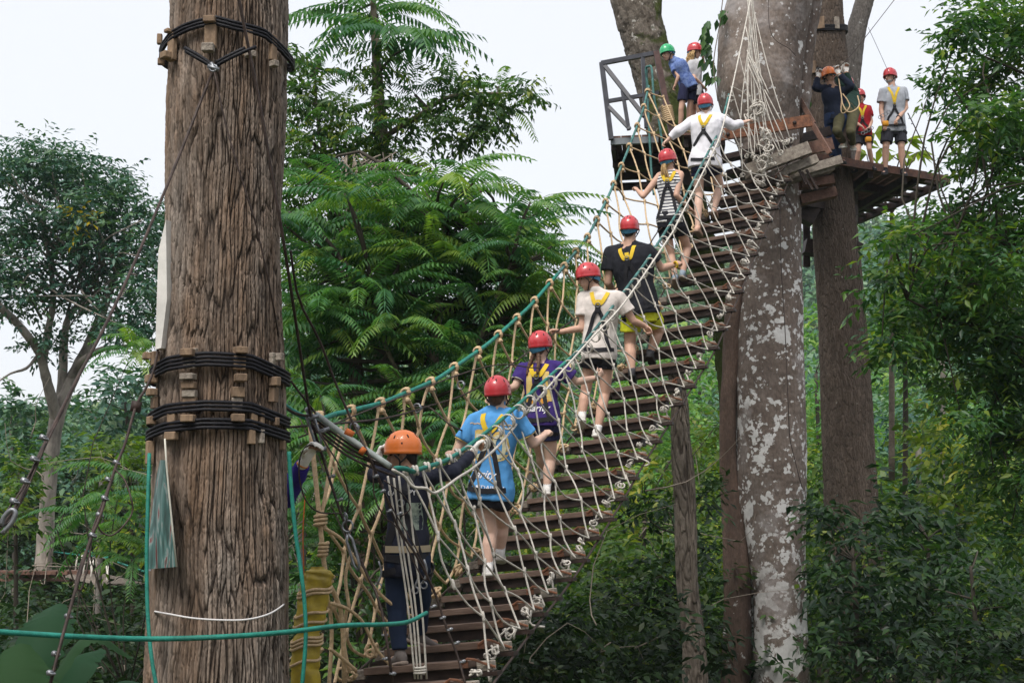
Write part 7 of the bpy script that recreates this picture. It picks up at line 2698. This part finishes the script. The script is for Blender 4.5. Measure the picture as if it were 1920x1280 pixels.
one('rope_loop', 'thin pale rope loop below the orange helmet guide', 'rope', [(1570, 130, 21.9), (1575, 165, 21.6), (1578, 185, 21.45), (1577, 208, 21.4), (1583, 212, 21.4), (1593, 200, 21.4), (1589, 188, 21.45), (1580, 176, 21.5)], .009, M_tan)

# 12 boy in red, 13 grey shirted man
B12 = person('boy in red tee and red helmet standing between the guides and the man', 24.0, .80,
             dict(head=(1612, 183), neck=(1614, 198), sl=(1604, 206, -.03), sr=(1628, 205, .03), el=(1601, 228, -.1), wl=(1614, 236, -.22), fl=(1620, 240, -.25), er=(1634, 228, .0), wr=(1630, 240, -.18), fr=(1622, 242, -.22),
                  hl=(1609, 252), hr=(1626, 252), kl=(1610, 284, -.1), kr=(1630, 280, -.1), al=(1604, 316, 0), ar=(1636, 310, 0), tl=(1600, 322, -.1), tr=(1642, 318, -.1)),
             (-.2, -.97), (.1, -.95, -.25), helmet=M_red, hair=hair_br, skin=SKIN, shirt=cloth('red_tee', (.34, .018, .026)), pants=cloth('dark_shorts', (.03, .03, .038)), shoes=(M_strap, M_solek),
             sleeve=.6, pantlen=.62, w=1.0, curl=(.9, .9), tight=.012, seed=13)
harness(B12, 1, w=.035, dring=.55)
B13 = person('bearded man in light grey tee and dark shorts standing on the right platform', 24.1, 1.04,
             dict(head=(1669, 145), neck=(1673, 164), sl=(1656, 174, -.05), sr=(1693, 173, .05), el=(1652, 206, -.05), wl=(1656, 232, -.12), fl=(1660, 240, -.16), er=(1699, 202, .0), wr=(1684, 222, -.22), fr=(1676, 231, -.26),
                  hl=(1665, 240), hr=(1688, 240), kl=(1661, 276, -.05), kr=(1690, 276, -.05), al=(1660, 318, 0), ar=(1693, 320, 0), tl=(1656, 326, -.15), tr=(1698, 328, -.15)),
             (-.15, -.97), (-.75, -.60, -.05), helmet=M_red, hair=hair_gy, skin=SKIN, shirt=cloth('grey_tee', (.36, .38, .42)), pants=cloth('charcoal_shorts', (.035, .035, .045)), shoes=(M_strap, M_solek),
             sleeve=.62, pantlen=.78, w=1.08, curl=(.8, .9), tight=.012, hemdrop=.04, seed=14, net=False)
harness(B13, 1, w=.04, dring=.55)
hc, hu, hr, hf = B13.hc, B13.hu, B13.hr, B13.hf
mb = MB()
mb.ell(hc - hu * .075 + hf * .045, hr * .056, hf * .050, hu * .040, 12, 8)
mb.build('beard', hair_gy, B13.t)
mb = MB()
coil(mb, P(1685, 220, 23.9), (.5, .2, .5), .034, .010, 1.1)
mb.build('watch', M_strap, B13.t)
for B, q in ((B13, (1660, 232, 23.75)), (B12, (1628, 262, 23.7))):
    mb = MB()
    mb.box(P(*q), (.05, 0, 0), (0, .04, 0), (0, 0, .045), bev=.012)
    mb.build('yellow_pouch', mat('pouch_orange', (.70, .30, .02), rough=.5), B.t)
    mb = MB()
    p = P(*q)
    for k in range(4):
        coil(mb, p + Vector((.05 * k - .1, -.05, .10 + .03 * k)), (0, 1, .2 * k), .03, .006, 1.1)
    mb.build('carabiners', M_galv, B.t)
# ------------------------------------------------------------------ the humid air
mb = MB()
mb.box((0, 260, 37), (420, 0, 0), (0, 330, 0), (0, 0, 75))
m = bpy.data.materials.new('haze_air')
m.use_nodes = True
N, L = m.node_tree.nodes, m.node_tree.links
for n in list(N):
    N.remove(n)
oo = N.new('ShaderNodeOutputMaterial')
pv = N.new('ShaderNodeVolumePrincipled')
pv.inputs['Color'].default_value = (.80, .90, 1.0, 1)
pv.inputs['Density'].default_value = .0004
L.new(pv.outputs[0], oo.inputs['Volume'])
hz = mb.build('haze', m, smooth=False)
hz['kind'] = 'stuff'
hz['label'] = 'thin blue humid haze over the far forest hill'
hz['category'] = 'haze'
